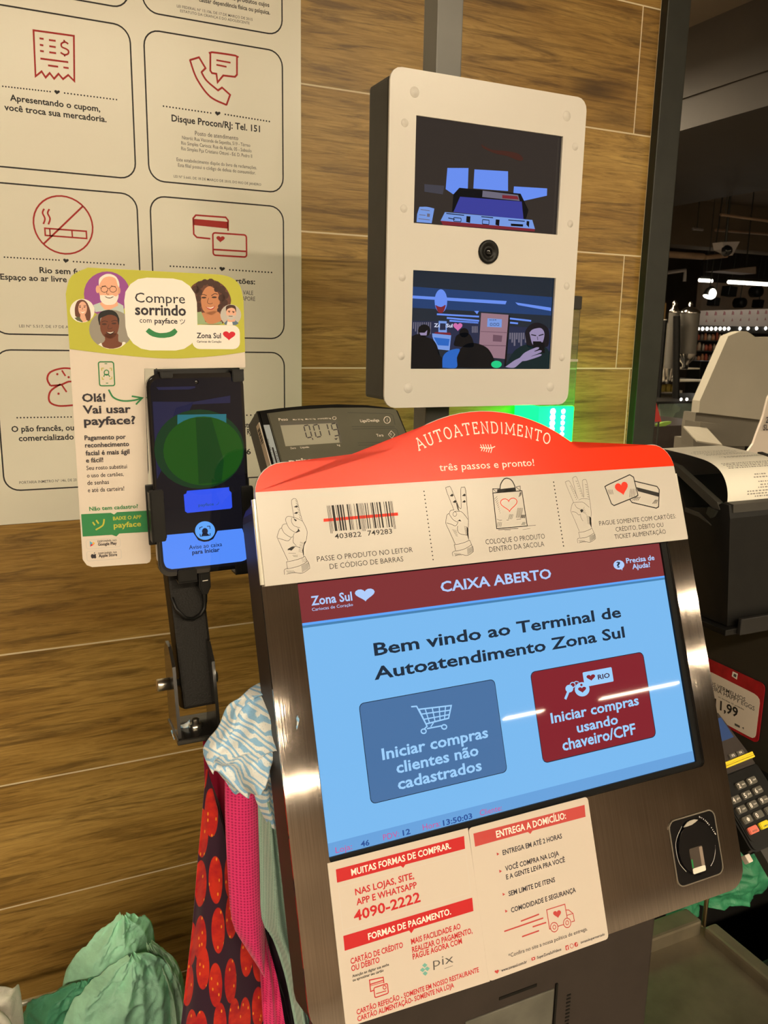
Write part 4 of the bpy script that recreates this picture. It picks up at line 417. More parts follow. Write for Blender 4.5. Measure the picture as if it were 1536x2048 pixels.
  ['help_bubble','scrwhite',2,[['e',299.6,179.1,6,-.59,.81,4.1,20,0],['p',[(300.4,176.9),(303.5,177),(302.2,173.8)]]]],
  ['help_mark','scrdark',3,[['t','?',296.8,177,4.6,4.8,0,'b']]],
  ['welcome_text','scrdark',2,[['t','Bem vindo ao Terminal de',56.5,133.9,237,9.1,0,'b'],['t','Autoatendimento Zona Sul',54.1,116.2,239.9,9.1,0,'b']]],
  ['grey_button','scrslate',2,[['p',[(39.4,96.7),(39.7,98.2),(40.5,99.4),(41.7,100.2),(43.2,100.5),(153.2,100.5),(154.6,100.2),(155.9,99.4),(156.7,98.2),(157,96.7),(157,32),(156.7,30.6),(155.9,29.4),(154.6,28.6),(153.2,28.3),(43.2,28.3),(41.7,28.6),(40.5,29.4),(39.7,30.6),(39.4,32)]]]],
  ['button_outline','scrdark',1.5,[['s',[(39.2,96.9),(39.5,98.4),(40.3,99.6),(41.5,100.4),(43,100.7),(153.4,100.7),(154.9,100.4),(156.1,99.6),(156.9,98.4),(157.2,96.9),(157.2,31.9),(156.9,30.4),(156.1,29.2),(154.9,28.4),(153.4,28.1),(43,28.1),(41.5,28.4),(40.3,29.2),(39.5,30.4),(39.2,31.9)],.63,1],['s',[(192,96.5),(192.3,98.2),(193.2,99.6),(194.7,100.6),(196.3,100.9),(306.2,100.9),(307.9,100.6),(309.3,99.6),(310.2,98.2),(310.6,96.5),(310.6,32.2),(310.2,30.5),(309.3,29.1),(307.9,28.2),(306.2,27.8),(196.3,27.8),(194.7,28.2),(193.2,29.1),(192.3,30.5),(192,32.2)],.73,1]]],
  ['button_text','scrlight',3,[['t','Iniciar compras',52.4,57.3,92.2,8,0,'b'],['t','clientes não',62.5,45.5,71.4,8,0,'b'],['t','cadastrados',62,33.7,72.9,8,0,'b'],['s',[(81.2,91.6),(85.8,91.2),(91.7,76.8),(92.4,74.9),(89.9,73.4)],1.08,0],['s',[(87.4,88.6),(115.5,86.8),(111.7,77.7),(91.7,76.8)],1.1,1],['s',[(92.7,88.1),(94.9,76.8)],.92,0],['s',[(98.8,87.6),(99.7,77.2)],.93,0],['s',[(104.9,87.2),(104.1,77.2)],.93,0],['s',[(110.4,86.9),(108,77.5)],.93,0],['s',[(89.3,84.7),(113.8,83.5)],.93,0],['s',[(90.7,80.5),(112.8,80.3)],.93,0],['s',[(92.1,73.2),(104.8,73.1)],1.01,0],['s',[(98.3,76.6),(95.4,74)],.92,0],['e',89,71.8,2.1,-.38,.24,1.61,24,1],['e',106.9,71.9,2.15,-.38,.25,1.63,24,1.02]]],
  ['red_button','scrred',2,[['p',[(192.2,96.3),(192.6,98),(193.5,99.4),(194.9,100.3),(196.6,100.7),(305.9,100.7),(307.6,100.3),(309,99.4),(309.9,98),(310.3,96.3),(310.3,32.4),(309.9,30.8),(309,29.3),(307.6,28.4),(305.9,28.1),(196.6,28.1),(194.9,28.4),(193.5,29.3),(192.6,30.8),(192.2,32.4)]]]],
  ['button_text','scrlight',3,[['t','Iniciar compras',205.2,57.4,92.4,8,0,'b'],['t','usando',229.2,45.5,43.2,7.9,0,'b'],['t','chaveiro/CPF',212.4,33.9,77.1,8.8,0,'b']]],
  ['key_icon','scrlight',3,[['p',[(243.4,92.1),(243.4,92.5),(243.7,92.8),(244,93),(244.4,93.1),(273.3,93.1),(273.7,93),(274,92.8),(274.2,92.5),(274.3,92.1),(274.3,81.8),(274.2,81.5),(274,81.2),(273.7,80.9),(273.3,80.9),(244.4,80.9),(244,80.9),(243.7,81.2),(243.4,81.5),(243.4,81.8)]],['e',240.5,79.5,7.5,-1.2,1.1,5.8,20,0],['e',227.7,82.1,3.9,-.62,.57,3.1,20,0],['s',[(226.4,80),(222.1,74.3)],2.31,0],['e',231.6,84.5,2.55,-.4,.38,2.05,24,.78],['s',[(233.2,86),(233.4,86.1),(233.8,86.3),(234.2,86.5),(234.6,86.7),(235.1,86.8),(235.5,86.8),(236,86.8),(236.5,86.6),(237,86.3),(237.5,86.1),(237.9,85.9),(238.2,85.7)],.7,0]]],
  ['key_hearts','scrred',4,[['h',251.2,87.5,4.6,-.19,.04,2.64,0],['h',240.4,79,4.2,-.19,.03,2.44,0],['e',240.3,83.2,1.2,-.19,.18,.96,20,0]]],
  ['key_text','scrdark2',4,[['t','RIO',258.3,84.9,12.7,3.8,0,'b']]],
  ['status_text','scrpink',2,[['t','Loja:',7.7,.39,12.8,4,0,'r']]],
  ['status_text','scrpink',2,[['t','PDV:',45.3,.65,12.9,4.1,0,'r']]],
  ['status_text','scrpink',2,[['t','Hora:',78,.53,14.8,4.2,0,'r']]],
  ['status_text','scrpink',2,[['t','Cliente:',127.7,.18,20.1,4.3,0,'r']]],
  ['status_value','scrnavy',2,[['t','46',27.3,.38,6.8,3.7,-2.8,'b']]],
  ['status_value','scrnavy',2,[['t','12',61.2,.44,6.3,3.8,0,'b']]],
  ['status_value','scrnavy',2,[['t','13:50:03',95.2,-.01,25.6,3.9,0,'b']]],
 ],
 'payment': [
  ['red_banner','signred',1,[['p',[(4.6,-8.8),(108.9,-9.5),(108.3,-18.8),(57.9,-18.3),(56,-20.1),(54.2,-18.3),(4.4,-17.8)]],['p',[(4.4,-53.8),(108.8,-54.6),(108.4,-64.2),(58.5,-63.7),(55.9,-66),(54.5,-63.7),(4.2,-63.7)]]]],
  ['banner_text','paper',2,[['t','MUITAS FORMAS DE COMPRAR.',15.7,-15.8,81,4.4,0,'b']]],
  ['banner_text','paper',2,[['t','FORMAS DE PAGAMENTO.',22.6,-61.5,67,4.3,0,'b']]],
  ['contact_text','signred',1,[['t','NAS LOJAS, SITE,',16.9,-29.5,46.8,4.3,0,'b'],['t','APP E WHATSAPP',16.9,-36.4,48.1,4.3,0,'b'],['t','4090-2222',13.8,-46.5,52.7,6.8,0,'b']]],
  ['contact_frame','palegrey',.6,[['s',[(5.1,-21),(108.4,-22.4),(108.2,-50.6),(4.6,-49.9)],.29,1]]],
  ['payment_text','signred',1,[['t','CARTÃO DE CRÉDITO',7.5,-73.6,40.8,3.7,0,'b'],['t','OU DÉBITO',7.4,-78.4,21.7,3.7,0,'b'],['t','MAIS FACILIDADE AO',54.9,-73.5,41.1,3.8,0,'b'],['t','REALIZAR O PAGAMENTO,',54.9,-79.2,50.3,3.8,0,'b'],['t','PAGUE AGORA COM',54.7,-83.9,40.8,3.8,0,'b'],['t','CARTÃO REFEICÃO - SOMENTE EM NOSSO RESTAURANTE',7.6,-107.2,98.7,3.3,0,'b'],['t','CARTÃO ALIMENTAÇÃO- SOMENTE NA LOJA',7.6,-111.7,76.8,3.3,0,'b']]],
  ['note_text','ink',1,[['t','Atenção ao digitar sua senha',7.5,-82.5,28.3,1.77,0,'b'],['t','ou aproximar seu cartão',7.4,-85.2,23.8,1.77,0,'b']]],
  ['card_icon','signred',1,[['s',[(22.6,-95.2),(19.7,-95.4),(19.8,-87.8),(30.3,-88.9),(30.3,-92.9)],.7,0],['s',[(20,-90.7),(30.3,-90.9)],.7,0],['s',[(19.6,-91.7),(30.3,-92.1)],.42,0],['s',[(22.3,-94.6),(22.4,-94.3),(22.6,-94),(22.9,-93.9),(23.2,-93.8),(31.9,-93.8),(32.3,-93.9),(32.5,-94),(32.7,-94.3),(32.8,-94.6),(32.8,-99.5),(32.7,-99.9),(32.5,-100.1),(32.3,-100.3),(31.9,-100.4),(23.2,-100.4),(22.9,-100.3),(22.6,-100.1),(22.4,-99.9),(22.3,-99.5)],.7,1],['e',30.4,-95.8,1.17,-.35,.16,1.14,24,.56],['s',[(23.5,-98.1),(31.4,-98.4)],.56,0]]],
  ['pix_diamond','teal',1,[['p',[(61.2,-89.8),(63.4,-88.7),(65.4,-90.5),(63.2,-91.9)]],['p',[(59,-92.4),(61.3,-91.3),(63.2,-93.1),(61.1,-94.5)]],['p',[(62.8,-92.7),(65,-91.6),(67,-93.4),(64.9,-94.8)]],['p',[(60.7,-95.3),(62.9,-94.2),(64.9,-96),(62.8,-97.4)]]]],
  ['pix_text','greyink',1,[['t','pix',69.8,-93.4,16.8,6.3,-4.7,'l'],['s',[(78.5,-97),(85.5,-96.9)],.3,0]]],
 ],
 'delivery': [
  ['red_banner','salmonred',1,[['p',[(117,-9.6),(221.9,-10.6),(221.2,-19.9),(169.3,-19.3),(167.2,-21.2),(165.1,-19.3),(117,-19.3)]]]],
  ['banner_text','paper',2,[['t','ENTREGA A DOMICÍLIO:',136.5,-17.1,65.8,4.9,0,'b']]],
  ['ghost_text','redink2',2,[['t','MU',125.2,-15.9,9.8,4.2,0,'b'],['t','P',203.2,-17,3.1,3.8,0,'b']]],
  ['service_text','ink2',1,[['t','ENTREGA EM ATÉ 2 HORAS',140,-31,55.9,3.6,0,'b']]],
  ['service_text','ink2',1,[['t','VOCÊ COMPRA NA LOJA',140.4,-43.1,50.3,3.6,0,'b'],['t','E A GENTE LEVA PRA VOCÊ',140.1,-49.2,55.3,3.5,0,'b']]],
  ['service_text','ink2',1,[['t','SEM LIMITE DE ITENS',140.2,-61.6,43.4,3.5,0,'b']]],
  ['service_text','ink2',1,[['t','COMODIDADE E SEGURANÇA',140.4,-73.8,61.1,3.5,0,'b']]],
  ['small_print','ink2',1,[['t','*Confira no site a nossa política de entrega.',132.8,-104.7,74.3,2.77,0,'r']]],
  ['bullet_mark','salmonred',1,[['p',[(134.8,-27.8),(137,-29.3),(134.8,-30.1)]],['p',[(135,-40.6),(137.2,-42.2),(134.9,-43)]],['p',[(135.1,-57.8),(137.3,-59.3),(135.1,-60)]],['p',[(135.3,-70.2),(137.5,-71.8),(135.3,-72.5)]]]],
  ['truck_icon','salmonred',1,[['s',[(173.1,-94.6),(172.3,-94.4),(172.1,-80),(189.4,-80.2),(189.8,-90.6)],.71,0],['s',[(189.8,-84.8),(192.2,-85.3),(195.8,-89),(196,-94.7),(193.2,-94.6)],.65,0],['s',[(190.1,-88.8),(195.4,-88.9)],.57,0],['e',176.7,-94.2,3.4,-.91,.61,3.4,24,.64],['e',189.1,-94.3,3.4,-.92,.63,3.4,24,.64],['e',176.8,-94.2,1.31,-.35,.26,1.46,24,.56],['e',189.1,-94.2,1.33,-.35,.27,1.47,24,.57],['s',[(180.3,-94.5),(185.4,-94.6)],.64,0],['h',181.3,-85.8,3.7,-.34,-.24,2.88,0],['s',[(147.7,-82),(164.7,-81.3)],1.04,0],['s',[(132.1,-85.3),(168,-85)],1.03,0],['s',[(157.4,-88.8),(170.1,-88.9)],1.05,0],['s',[(146.9,-93.2),(162.6,-93)],1.04,0]]],
  ['contact_text','ink2',1,[['t','www.zonasul.com.br',125,-112.7,23.1,2.03,0,'b'],['t','SuperZonaSulVideos',157.5,-112.5,22.7,1.93,0,'b'],['t','zonasulsupermercado',198.8,-112.7,24,1.85,0,'b']]],
  ['social_icons','salmonred',1,[['h',121.2,-111.6,1.82,-.12,-.21,1.42,0]]],
  ['social_icons','salmonred',1,[['p',[(152.4,-110.9),(152.4,-110.7),(152.6,-110.4),(152.8,-110.3),(153,-110.3),(155,-110.3),(155.3,-110.3),(155.5,-110.4),(155.6,-110.7),(155.7,-110.9),(155.7,-111.9),(155.6,-112.1),(155.5,-112.3),(155.3,-112.5),(155,-112.5),(153,-112.5),(152.8,-112.5),(152.6,-112.3),(152.4,-112.1),(152.4,-111.9)]]]],
  ['social_icons','salmonred',1,[['p',[(184.3,-110.5),(184.3,-110.5),(184.4,-110.4),(184.4,-110.4),(184.5,-110.3),(187,-110.3),(187.1,-110.4),(187.1,-110.4),(187.2,-110.5),(187.2,-110.5),(187.2,-113.6),(187.2,-113.7),(187.1,-113.7),(187.1,-113.7),(187,-113.8),(184.5,-113.8),(184.4,-113.7),(184.4,-113.7),(184.3,-113.7),(184.3,-113.6)]],['e',190.2,-112,1.62,-.45,.29,1.54,24,.41],['e',194.5,-112.1,1.81,-.5,.31,1.69,20,0]]],
  ['social_marks','paper',2,[['p',[(153.5,-110.6),(155,-111.5),(153.5,-111.9)]],['t','f',185.2,-113.4,1.33,2.23,3,'b'],['s',[(194.3,-113),(195.1,-111.3),(195.7,-112.1)],.33,0]]],
 ],
 'finger': [
  ['arc_mark','palegrey',1,[['s',[(318.5,-49),(317.9,-49.7),(317,-50.6),(316,-51.6),(314.8,-52.8),(313.6,-54),(312.5,-55.2),(311.6,-56.4),(310.8,-57.4),(310.2,-58.4),(309.7,-59.3),(309.3,-60.2),(308.9,-61),(308.7,-61.9),(308.5,-62.9),(308.3,-63.9),(308.2,-65.1),(308.1,-66.4),(308.1,-67.9),(308.1,-69.5),(308.2,-71.1),(308.3,-72.7),(308.6,-74.3),(308.9,-75.8),(309.3,-77.2),(309.8,-78.6),(310.6,-79.9),(311.5,-81.2),(312.4,-82.5),(313.3,-83.7),(314.2,-84.7),(314.9,-85.6),(315.4,-86.2)],.37,0],['s',[(345.2,-54),(345.6,-55),(346.3,-56.2),(347,-57.6),(347.9,-59.2),(348.7,-60.9),(349.5,-62.6),(350.2,-64.2),(350.6,-65.6),(351,-66.9),(351.2,-68.2),(351.4,-69.4),(351.4,-70.6),(351.4,-71.7),(351.4,-72.9),(351.2,-74),(351.1,-75.1),(350.9,-76.2),(350.6,-77.3),(350.2,-78.4),(349.9,-79.5),(349.4,-80.5),(348.9,-81.5),(348.4,-82.4),(347.9,-83.2),(347.4,-84),(346.7,-84.8),(346,-85.5),(345.2,-86.2),(344.5,-86.8),(343.9,-87.3),(343.3,-87.7),(342.9,-88.1)],.49,0]]],
  ['model_text','paper',1,[['t','F',338.6,-46,1.01,.98,-34,'b'],['t','U',339.3,-46.5,1.02,.98,-32.4,'b'],['t','T',340.9,-47.5,1.01,.98,-33.9,'b'],['t','R',342.8,-48.8,.99,.99,-38.8,'b'],['t','O',344.3,-50.2,.96,.99,-45,'b'],['t','N',345.5,-51.5,.94,.99,-48.4,'b'],['t','I',346.7,-52.9,.92,.99,-51.5,'b'],['t','C',347.9,-54.4,.91,.99,-54.3,'b'],['t','F',350,-57.6,.88,.99,-59.7,'b'],['t','S',351,-59.4,.88,.99,-60.8,'b'],['t','8',352,-61.1,.88,.99,-61.4,'b'],['t','0',352.8,-62.6,.88,.98,-61.3,'b'],['t','H',353.4,-63.6,.88,.98,-60.1,'b']]],
 ],
 'sign': [
  ['green_field','lime',1,[['p',[(-55.7,77.5),(-55,80.2),(-54,84),(-52.9,87.3),(-50.9,90.2),(-48.1,92.3),(-45.2,93.9),(-41.8,95.3),(-39.4,96.4),(54.6,94.9),(54.6,94.9),(57.2,94.6),(60.8,94),(64.1,93),(66.8,91.5),(69.1,89.4),(71,86.9),(72.2,83.4),(73,79.3),(73.5,76.5),(74.2,36.7),(74.2,36.7),(71.7,36.3),(68.4,35.8),(64.5,35.2),(60.1,34.6),(55.4,34),(50.5,33.5),(46.8,33.2),(42.7,32.8),(38.5,32.5),(34.1,32.2),(29.7,31.9),(25.2,31.7),(20.6,31.6),(16.2,31.6),(11.7,31.6),(7.1,31.8),(2.54,32.1),(-2.07,32.4),(-6.7,32.8),(-11.3,33.2),(-15.9,33.7),(-20.4,34.1),(-25.1,34.6),(-30.1,35.2),(-35.2,35.8),(-40.3,36.4),(-45,37),(-49.3,37.6),(-52.8,38),(-55.5,38.4)]]]],
  ['portrait_disc_purple','purple',2,[['e',-27.2,78.3,16.1,.44,.85,15.9,28,0]]],
  ['portrait_disc_pale','paper',2.2,[['e',-45.1,65.9,8.5,.17,.51,8.4,24,0]]],
  ['portrait_disc_grey','taupe',2.4,[['e',-25.6,52.9,15.6,.2,.74,14.1,28,0]]],
  ['elder_shirt','paleblue',2.1,[['p',[(-37.2,70.2),(-32.6,72),(-27.8,67.2),(-20.2,72.5),(-16.2,70.2),(-16,64.1),(-24.9,67),(-36.1,65.1)]]]],
  ['elder_skin','skin1',2.2,[['p',[(-32.1,72.2),(-20.2,73),(-19.9,70.2),(-26,67),(-29.6,67.1),(-32.6,70.8)]],['e',-25.7,82.1,7.3,.22,.55,10.4,26,0],['e',-33.6,81.4,1.36,.04,.16,2.76,14,0],['e',-18.6,80.9,.83,.02,.12,2.32,14,0]]],
  ['elder_beard','hairwhite',2.3,[['p',[(-32.3,77.3),(-32.3,76.9),(-32.3,76.5),(-32.3,75.9),(-32.3,75.3),(-32.3,74.7),(-32.2,74.1),(-32,73.6),(-31.8,73.2),(-31.6,72.8),(-31.3,72.4),(-30.9,72),(-30.6,71.7),(-30.2,71.4),(-29.8,71.1),(-29.4,70.9),(-29,70.7),(-28.5,70.5),(-28,70.5),(-27.4,70.4),(-26.9,70.4),(-26.4,70.5),(-25.8,70.5),(-25.3,70.5),(-24.7,70.6),(-24.1,70.7),(-23.6,70.8),(-23.1,71),(-22.6,71.2),(-22.1,71.5),(-21.7,71.9),(-21.3,72.3),(-20.9,72.8),(-20.6,73.3),(-20.3,73.8),(-20.1,74.3),(-19.9,74.8),(-19.6,75.4),(-19.4,76.1),(-19.3,76.8),(-19.2,77.4),(-19.2,77.8),(-19.2,78.1),(-19.5,78),(-19.9,77.5),(-20.4,77),(-20.9,76.7),(-21.3,76.7),(-21.7,76.8),(-22.2,77),(-22.7,77.2),(-23.1,77.4),(-23.6,77.5),(-24.1,77.5),(-24.5,77.5),(-25,77.4),(-25.4,77.3),(-25.9,77.2),(-26.4,77.2),(-26.8,77.2),(-27.3,77.2),(-27.7,77.3),(-28.1,77.3),(-28.6,77.3),(-29.1,77.4),(-29.6,77.4),(-30.2,77.4),(-30.9,77.3),(-31.4,77.3),(-31.9,77.3),(-32.3,77.3)]],['p',[(-32.6,83.7),(-32.6,84.1),(-32.6,84.7),(-32.6,85.3),(-32.6,86.1),(-32.5,86.8),(-32.5,87.5),(-32.3,88.2),(-32.1,88.8),(-31.8,89.3),(-31.4,89.8),(-30.9,90.2),(-30.4,90.6),(-29.9,91),(-29.3,91.3),(-28.8,91.6),(-28.3,91.9),(-27.8,92.1),(-27.3,92.3),(-26.8,92.4),(-26.3,92.5),(-25.7,92.5),(-25.2,92.6),(-24.7,92.5),(-24.2,92.5),(-23.7,92.4),(-23.1,92.2),(-22.6,92),(-22.1,91.8),(-21.5,91.5),(-21.1,91.2),(-20.6,90.9),(-20.2,90.5),(-19.9,90.1),(-19.6,89.7),(-19.3,89.1),(-19,88.6),(-18.8,88),(-18.6,87.5),(-18.5,87),(-18.4,86.5),(-18.3,85.8),(-18.2,85.1),(-18.3,84.5),(-18.3,83.9),(-18.4,83.5),(-18.5,83.2),(-18.7,83.3),(-19,83.7),(-19.3,84.3),(-19.6,85),(-19.7,85.5),(-19.8,86),(-19.9,86.5),(-20,87.1),(-20.1,87.7),(-20.3,88.3),(-20.5,88.8),(-20.7,89.2),(-21.1,89.5),(-21.4,89.8),(-21.9,90),(-22.3,90.2),(-22.8,90.4),(-23.3,90.5),(-23.8,90.6),(-24.3,90.6),(-24.8,90.7),(-25.3,90.7),(-25.9,90.6),(-26.4,90.5),(-26.9,90.4),(-27.5,90.2),(-27.9,90),(-28.4,89.8),(-28.8,89.5),(-29.3,89.2),(-29.7,88.7),(-30,88.3),(-30.4,87.8),(-30.7,87.4),(-31,86.9),(-31.3,86.5),(-31.6,86),(-31.9,85.4),(-32.1,84.9),(-32.3,84.4),(-32.5,84),(-32.6,83.7)]]]],
  ['elder_features','browndark',2.5,[['e',-28.9,81.5,2.36,.07,.11,2.08,24,.37],['e',-22.9,81.7,2.38,.07,.11,2.08,24,.37],['s',[(-26.5,82.3),(-25.3,82.3)],.32,0],['s',[(-32,82.6),(-31.1,82.2)],.32,0],['s',[(-30.8,83.5),(-27.8,84)],.46,0],['s',[(-24.2,84.1),(-21,83.6)],.46,0],['p',[(-29.1,76.9),(-28.8,76.8),(-28.5,76.6),(-28,76.3),(-27.5,76.1),(-27,75.9),(-26.4,75.8),(-25.9,75.8),(-25.3,76),(-24.6,76.1),(-24,76.3),(-23.4,76.5),(-23,76.6),(-22.8,76.6),(-22.8,76.4),(-23.2,76.1),(-23.9,75.7),(-24.5,75.4),(-25.1,75.2),(-25.6,75.1),(-26,75.2),(-26.5,75.2),(-27,75.3),(-27.4,75.5),(-27.8,75.6),(-28.3,75.9),(-28.6,76.3),(-28.9,76.7),(-29.1,76.9)]],['s',[(-27.1,80.7),(-27.2,80.3),(-27.3,79.8),(-27.4,79.2),(-27.5,78.7),(-27.4,78.3),(-27,78.1),(-26.4,78.1),(-25.9,78.2)],.28,0]]],
  ['elder_teeth','paper',2.6,[['p',[(-27.8,76.4),(-23.7,76.4),(-25.1,75.7),(-27.1,75.8)]]]],
  ['small_woman_hair','brown',2.3,[['p',[(-50.2,62.1),(-50.2,62.5),(-50.2,63.1),(-50.3,63.8),(-50.3,64.6),(-50.3,65.4),(-50.3,66.2),(-50.2,66.9),(-50.1,67.6),(-50,68.3),(-49.8,68.9),(-49.6,69.6),(-49.4,70.2),(-49.1,70.8),(-48.9,71.3),(-48.6,71.8),(-48.3,72.3),(-47.9,72.7),(-47.4,73),(-47,73.3),(-46.5,73.5),(-46,73.7),(-45.5,73.8),(-45,73.8),(-44.6,73.8),(-44.1,73.7),(-43.7,73.6),(-43.2,73.4),(-42.8,73.1),(-42.4,72.8),(-42,72.4),(-41.7,72),(-41.4,71.5),(-41.1,71),(-40.9,70.4),(-40.6,69.7),(-40.4,69.1),(-40.2,68.5),(-40,67.8),(-39.9,67.2),(-39.7,66.6),(-39.6,65.9),(-39.5,65.2),(-39.5,64.6),(-39.4,63.9),(-39.4,63.3),(-39.4,62.8),(-39.5,62.1),(-39.6,61.5),(-39.7,60.8),(-39.9,60.2),(-40.1,59.7),(-40.3,59.3),(-40.5,59),(-40.9,58.8),(-41.3,58.8),(-41.8,58.9),(-42.2,59.1),(-42.7,59.3),(-43.2,59.4),(-43.6,59.5),(-44.1,59.6),(-44.5,59.8),(-45,59.9),(-45.5,60),(-45.9,60.2),(-46.3,60.3),(-46.8,60.5),(-47.3,60.6),(-47.7,60.7),(-48.2,60.9),(-48.6,61),(-49,61.2),(-49.4,61.4),(-49.8,61.7),(-50,61.9),(-50.2,62.1)]]]],
  ['small_woman_top','olive',2.35,[['p',[(-50.8,60.7),(-47.6,61.7),(-45.1,58),(-45.6,57.6),(-49.1,58.9)]],['p',[(-41.9,58.8),(-39.6,59.7),(-41.9,58.3)]]]],
  ['small_woman_skin','skin2',2.4,[['p',[(-46.6,63.1),(-43.5,63.1),(-42.4,58.5),(-45.1,57.8),(-47,60.8)]],['e',-44.8,67.5,3,.07,.3,5,22,0]]],
  ['small_woman_features','browndark',2.5,[['e',-46.5,68.5,.72,.02,.02,.37,10,0],['e',-43.4,68.6,.72,.02,.02,.37,10,0],['s',[(-47.3,69.5),(-45.8,69.7)],.36,0],['s',[(-44,69.7),(-42.2,69.6)],.36,0],['s',[(-44.7,68.2),(-45,66.6)],.23,0]]],
  ['small_woman_smile','paper',2.6,[['p',[(-46.7,65.4),(-46.4,65.3),(-45.9,65.2),(-45.4,65),(-44.9,65),(-44.4,65.1),(-43.8,65.3),(-43.3,65.5),(-43.1,65.5),(-43.2,65.3),(-43.6,64.9),(-44,64.6),(-44.5,64.3),(-45,64.1),(-45.3,64.2),(-45.7,64.5),(-46.1,64.9),(-46.5,65.2),(-46.7,65.4)]]]],
  ['lower_woman_top','paper',2.5,[['p',[(-35.4,41.6),(-35.1,41.9),(-34.6,42.2),(-34.1,42.6),(-33.7,42.9),(-33.3,42.9),(-33.1,42.6),(-33,42.1),(-32.9,41.6),(-32.7,41),(-32.5,40.4),(-32,40),(-31.6,39.8),(-31,39.6),(-30.4,39.4),(-29.6,39.3),(-28.9,39.2),(-28.1,39.1),(-27.3,39.1),(-26.6,39.1),(-25.8,39.1),(-24.9,39.2),(-24,39.3),(-23.1,39.4),(-22.2,39.6),(-21.3,39.8),(-20.6,40),(-20,40.3),(-19.5,40.7),(-19.1,41.2),(-18.8,41.8),(-18.6,42.4),(-18.4,43),(-18.2,43.4),(-17.9,43.7),(-17.3,43.8),(-16.6,43.7),(-16,43.4),(-15.9,43),(-16,42.7),(-16.3,42.4),(-16.6,42.1),(-17.1,41.7),(-17.6,41.3),(-18.1,41),(-18.6,40.6),(-19.1,40.3),(-19.5,40.1),(-20,39.8),(-20.5,39.6),(-21,39.4),(-21.5,39.2),(-22.1,39.1),(-22.7,39),(-23.3,38.9),(-24,38.8),(-24.7,38.7),(-25.4,38.6),(-26.2,38.6),(-27,38.6),(-27.8,38.6),(-28.6,38.7),(-29.3,38.8),(-30.1,39.1),(-31,39.4),(-31.9,39.8),(-32.8,40.2),(-33.6,40.7),(-34.3,41.1),(-34.9,41.4),(-35.4,41.6)]]]],
  ['lower_woman_skin','skin4',2.6,[['p',[(-32.8,42.6),(-32.5,42.9),(-32.1,43.1),(-31.6,43.5),(-31.1,44),(-30.7,44.5),(-30.4,45),(-30.3,45.5),(-30.3,46.1),(-30.4,46.8),(-30.5,47.5),(-30.6,48.2),(-30.5,48.8),(-30.3,49.4),(-29.9,49.8),(-29.2,50),(-28.1,50.2),(-26.9,50.4),(-25.6,50.4),(-24.3,50.4),(-23.1,50.3),(-22.1,50.1),(-21.4,49.9),(-21,49.4),(-20.8,48.8),(-20.9,48.1),(-21,47.3),(-21.2,46.5),(-21.4,45.8),(-21.5,45.1),(-21.4,44.6),(-21.1,44.2),(-20.6,43.9),(-20.1,43.7),(-19.6,43.5),(-19.1,43.4),(-18.7,43.2),(-18.4,43),(-18.4,42.6),(-18.5,42.1),(-18.6,41.6),(-19,41.1),(-19.4,40.7),(-20,40.3),(-20.5,40),(-21.2,39.8),(-22,39.5),(-22.8,39.3),(-23.7,39.1),(-24.5,38.9),(-25.3,38.8),(-26.1,38.8),(-26.9,38.8),(-27.6,38.8),(-28.4,39),(-29.1,39.1),(-29.9,39.3),(-30.5,39.5),(-31.1,39.8),(-31.6,40),(-32,40.4),(-32.4,40.9),(-32.5,41.4),(-32.7,41.9),(-32.7,42.3),(-32.8,42.6)]],['p',[(-33.4,57.7),(-33.4,57.3),(-33.4,56.7),(-33.4,56),(-33.4,55.2),(-33.4,54.3),(-33.4,53.5),(-33.3,52.8),(-33.2,52.1),(-33.1,51.5),(-32.9,50.9),(-32.6,50.3),(-32.4,49.7),(-32.1,49.2),(-31.8,48.7),(-31.5,48.2),(-31.2,47.9),(-30.8,47.5),(-30.4,47.2),(-29.9,47),(-29.4,46.7),(-28.9,46.6),(-28.5,46.4),(-28,46.3),(-27.6,46.2),(-27,46.1),(-26.4,46.1),(-25.9,46.1),(-25.4,46.2),(-24.8,46.4),(-24.3,46.7),(-23.9,47),(-23.5,47.5),(-23.1,47.9),(-22.7,48.4),(-22.3,49),(-21.9,49.5),(-21.6,50.2),(-21.3,50.8),(-21,51.5),(-20.8,52.2),(-20.6,53),(-20.3,53.9),(-20.1,54.7),(-20,55.5),(-19.9,56.3),(-19.8,57),(-19.8,57.7),(-19.8,58.3),(-19.9,59),(-19.9,59.6),(-20.1,60.2),(-20.2,60.7),(-20.5,61.2),(-20.8,61.7),(-21.1,62.1),(-21.6,62.5),(-22.1,62.9),(-22.7,63.2),(-23.3,63.5),(-24,63.7),(-24.6,63.9),(-25.2,64),(-25.9,64),(-26.6,64),(-27.4,64),(-28.1,63.9),(-28.9,63.8),(-29.6,63.5),(-30.2,63.3),(-30.8,62.9),(-31.3,62.4),(-31.7,61.8),(-32.1,61),(-32.4,60.2),(-32.7,59.5),(-33,58.8),(-33.2,58.1),(-33.4,57.7)]]]],
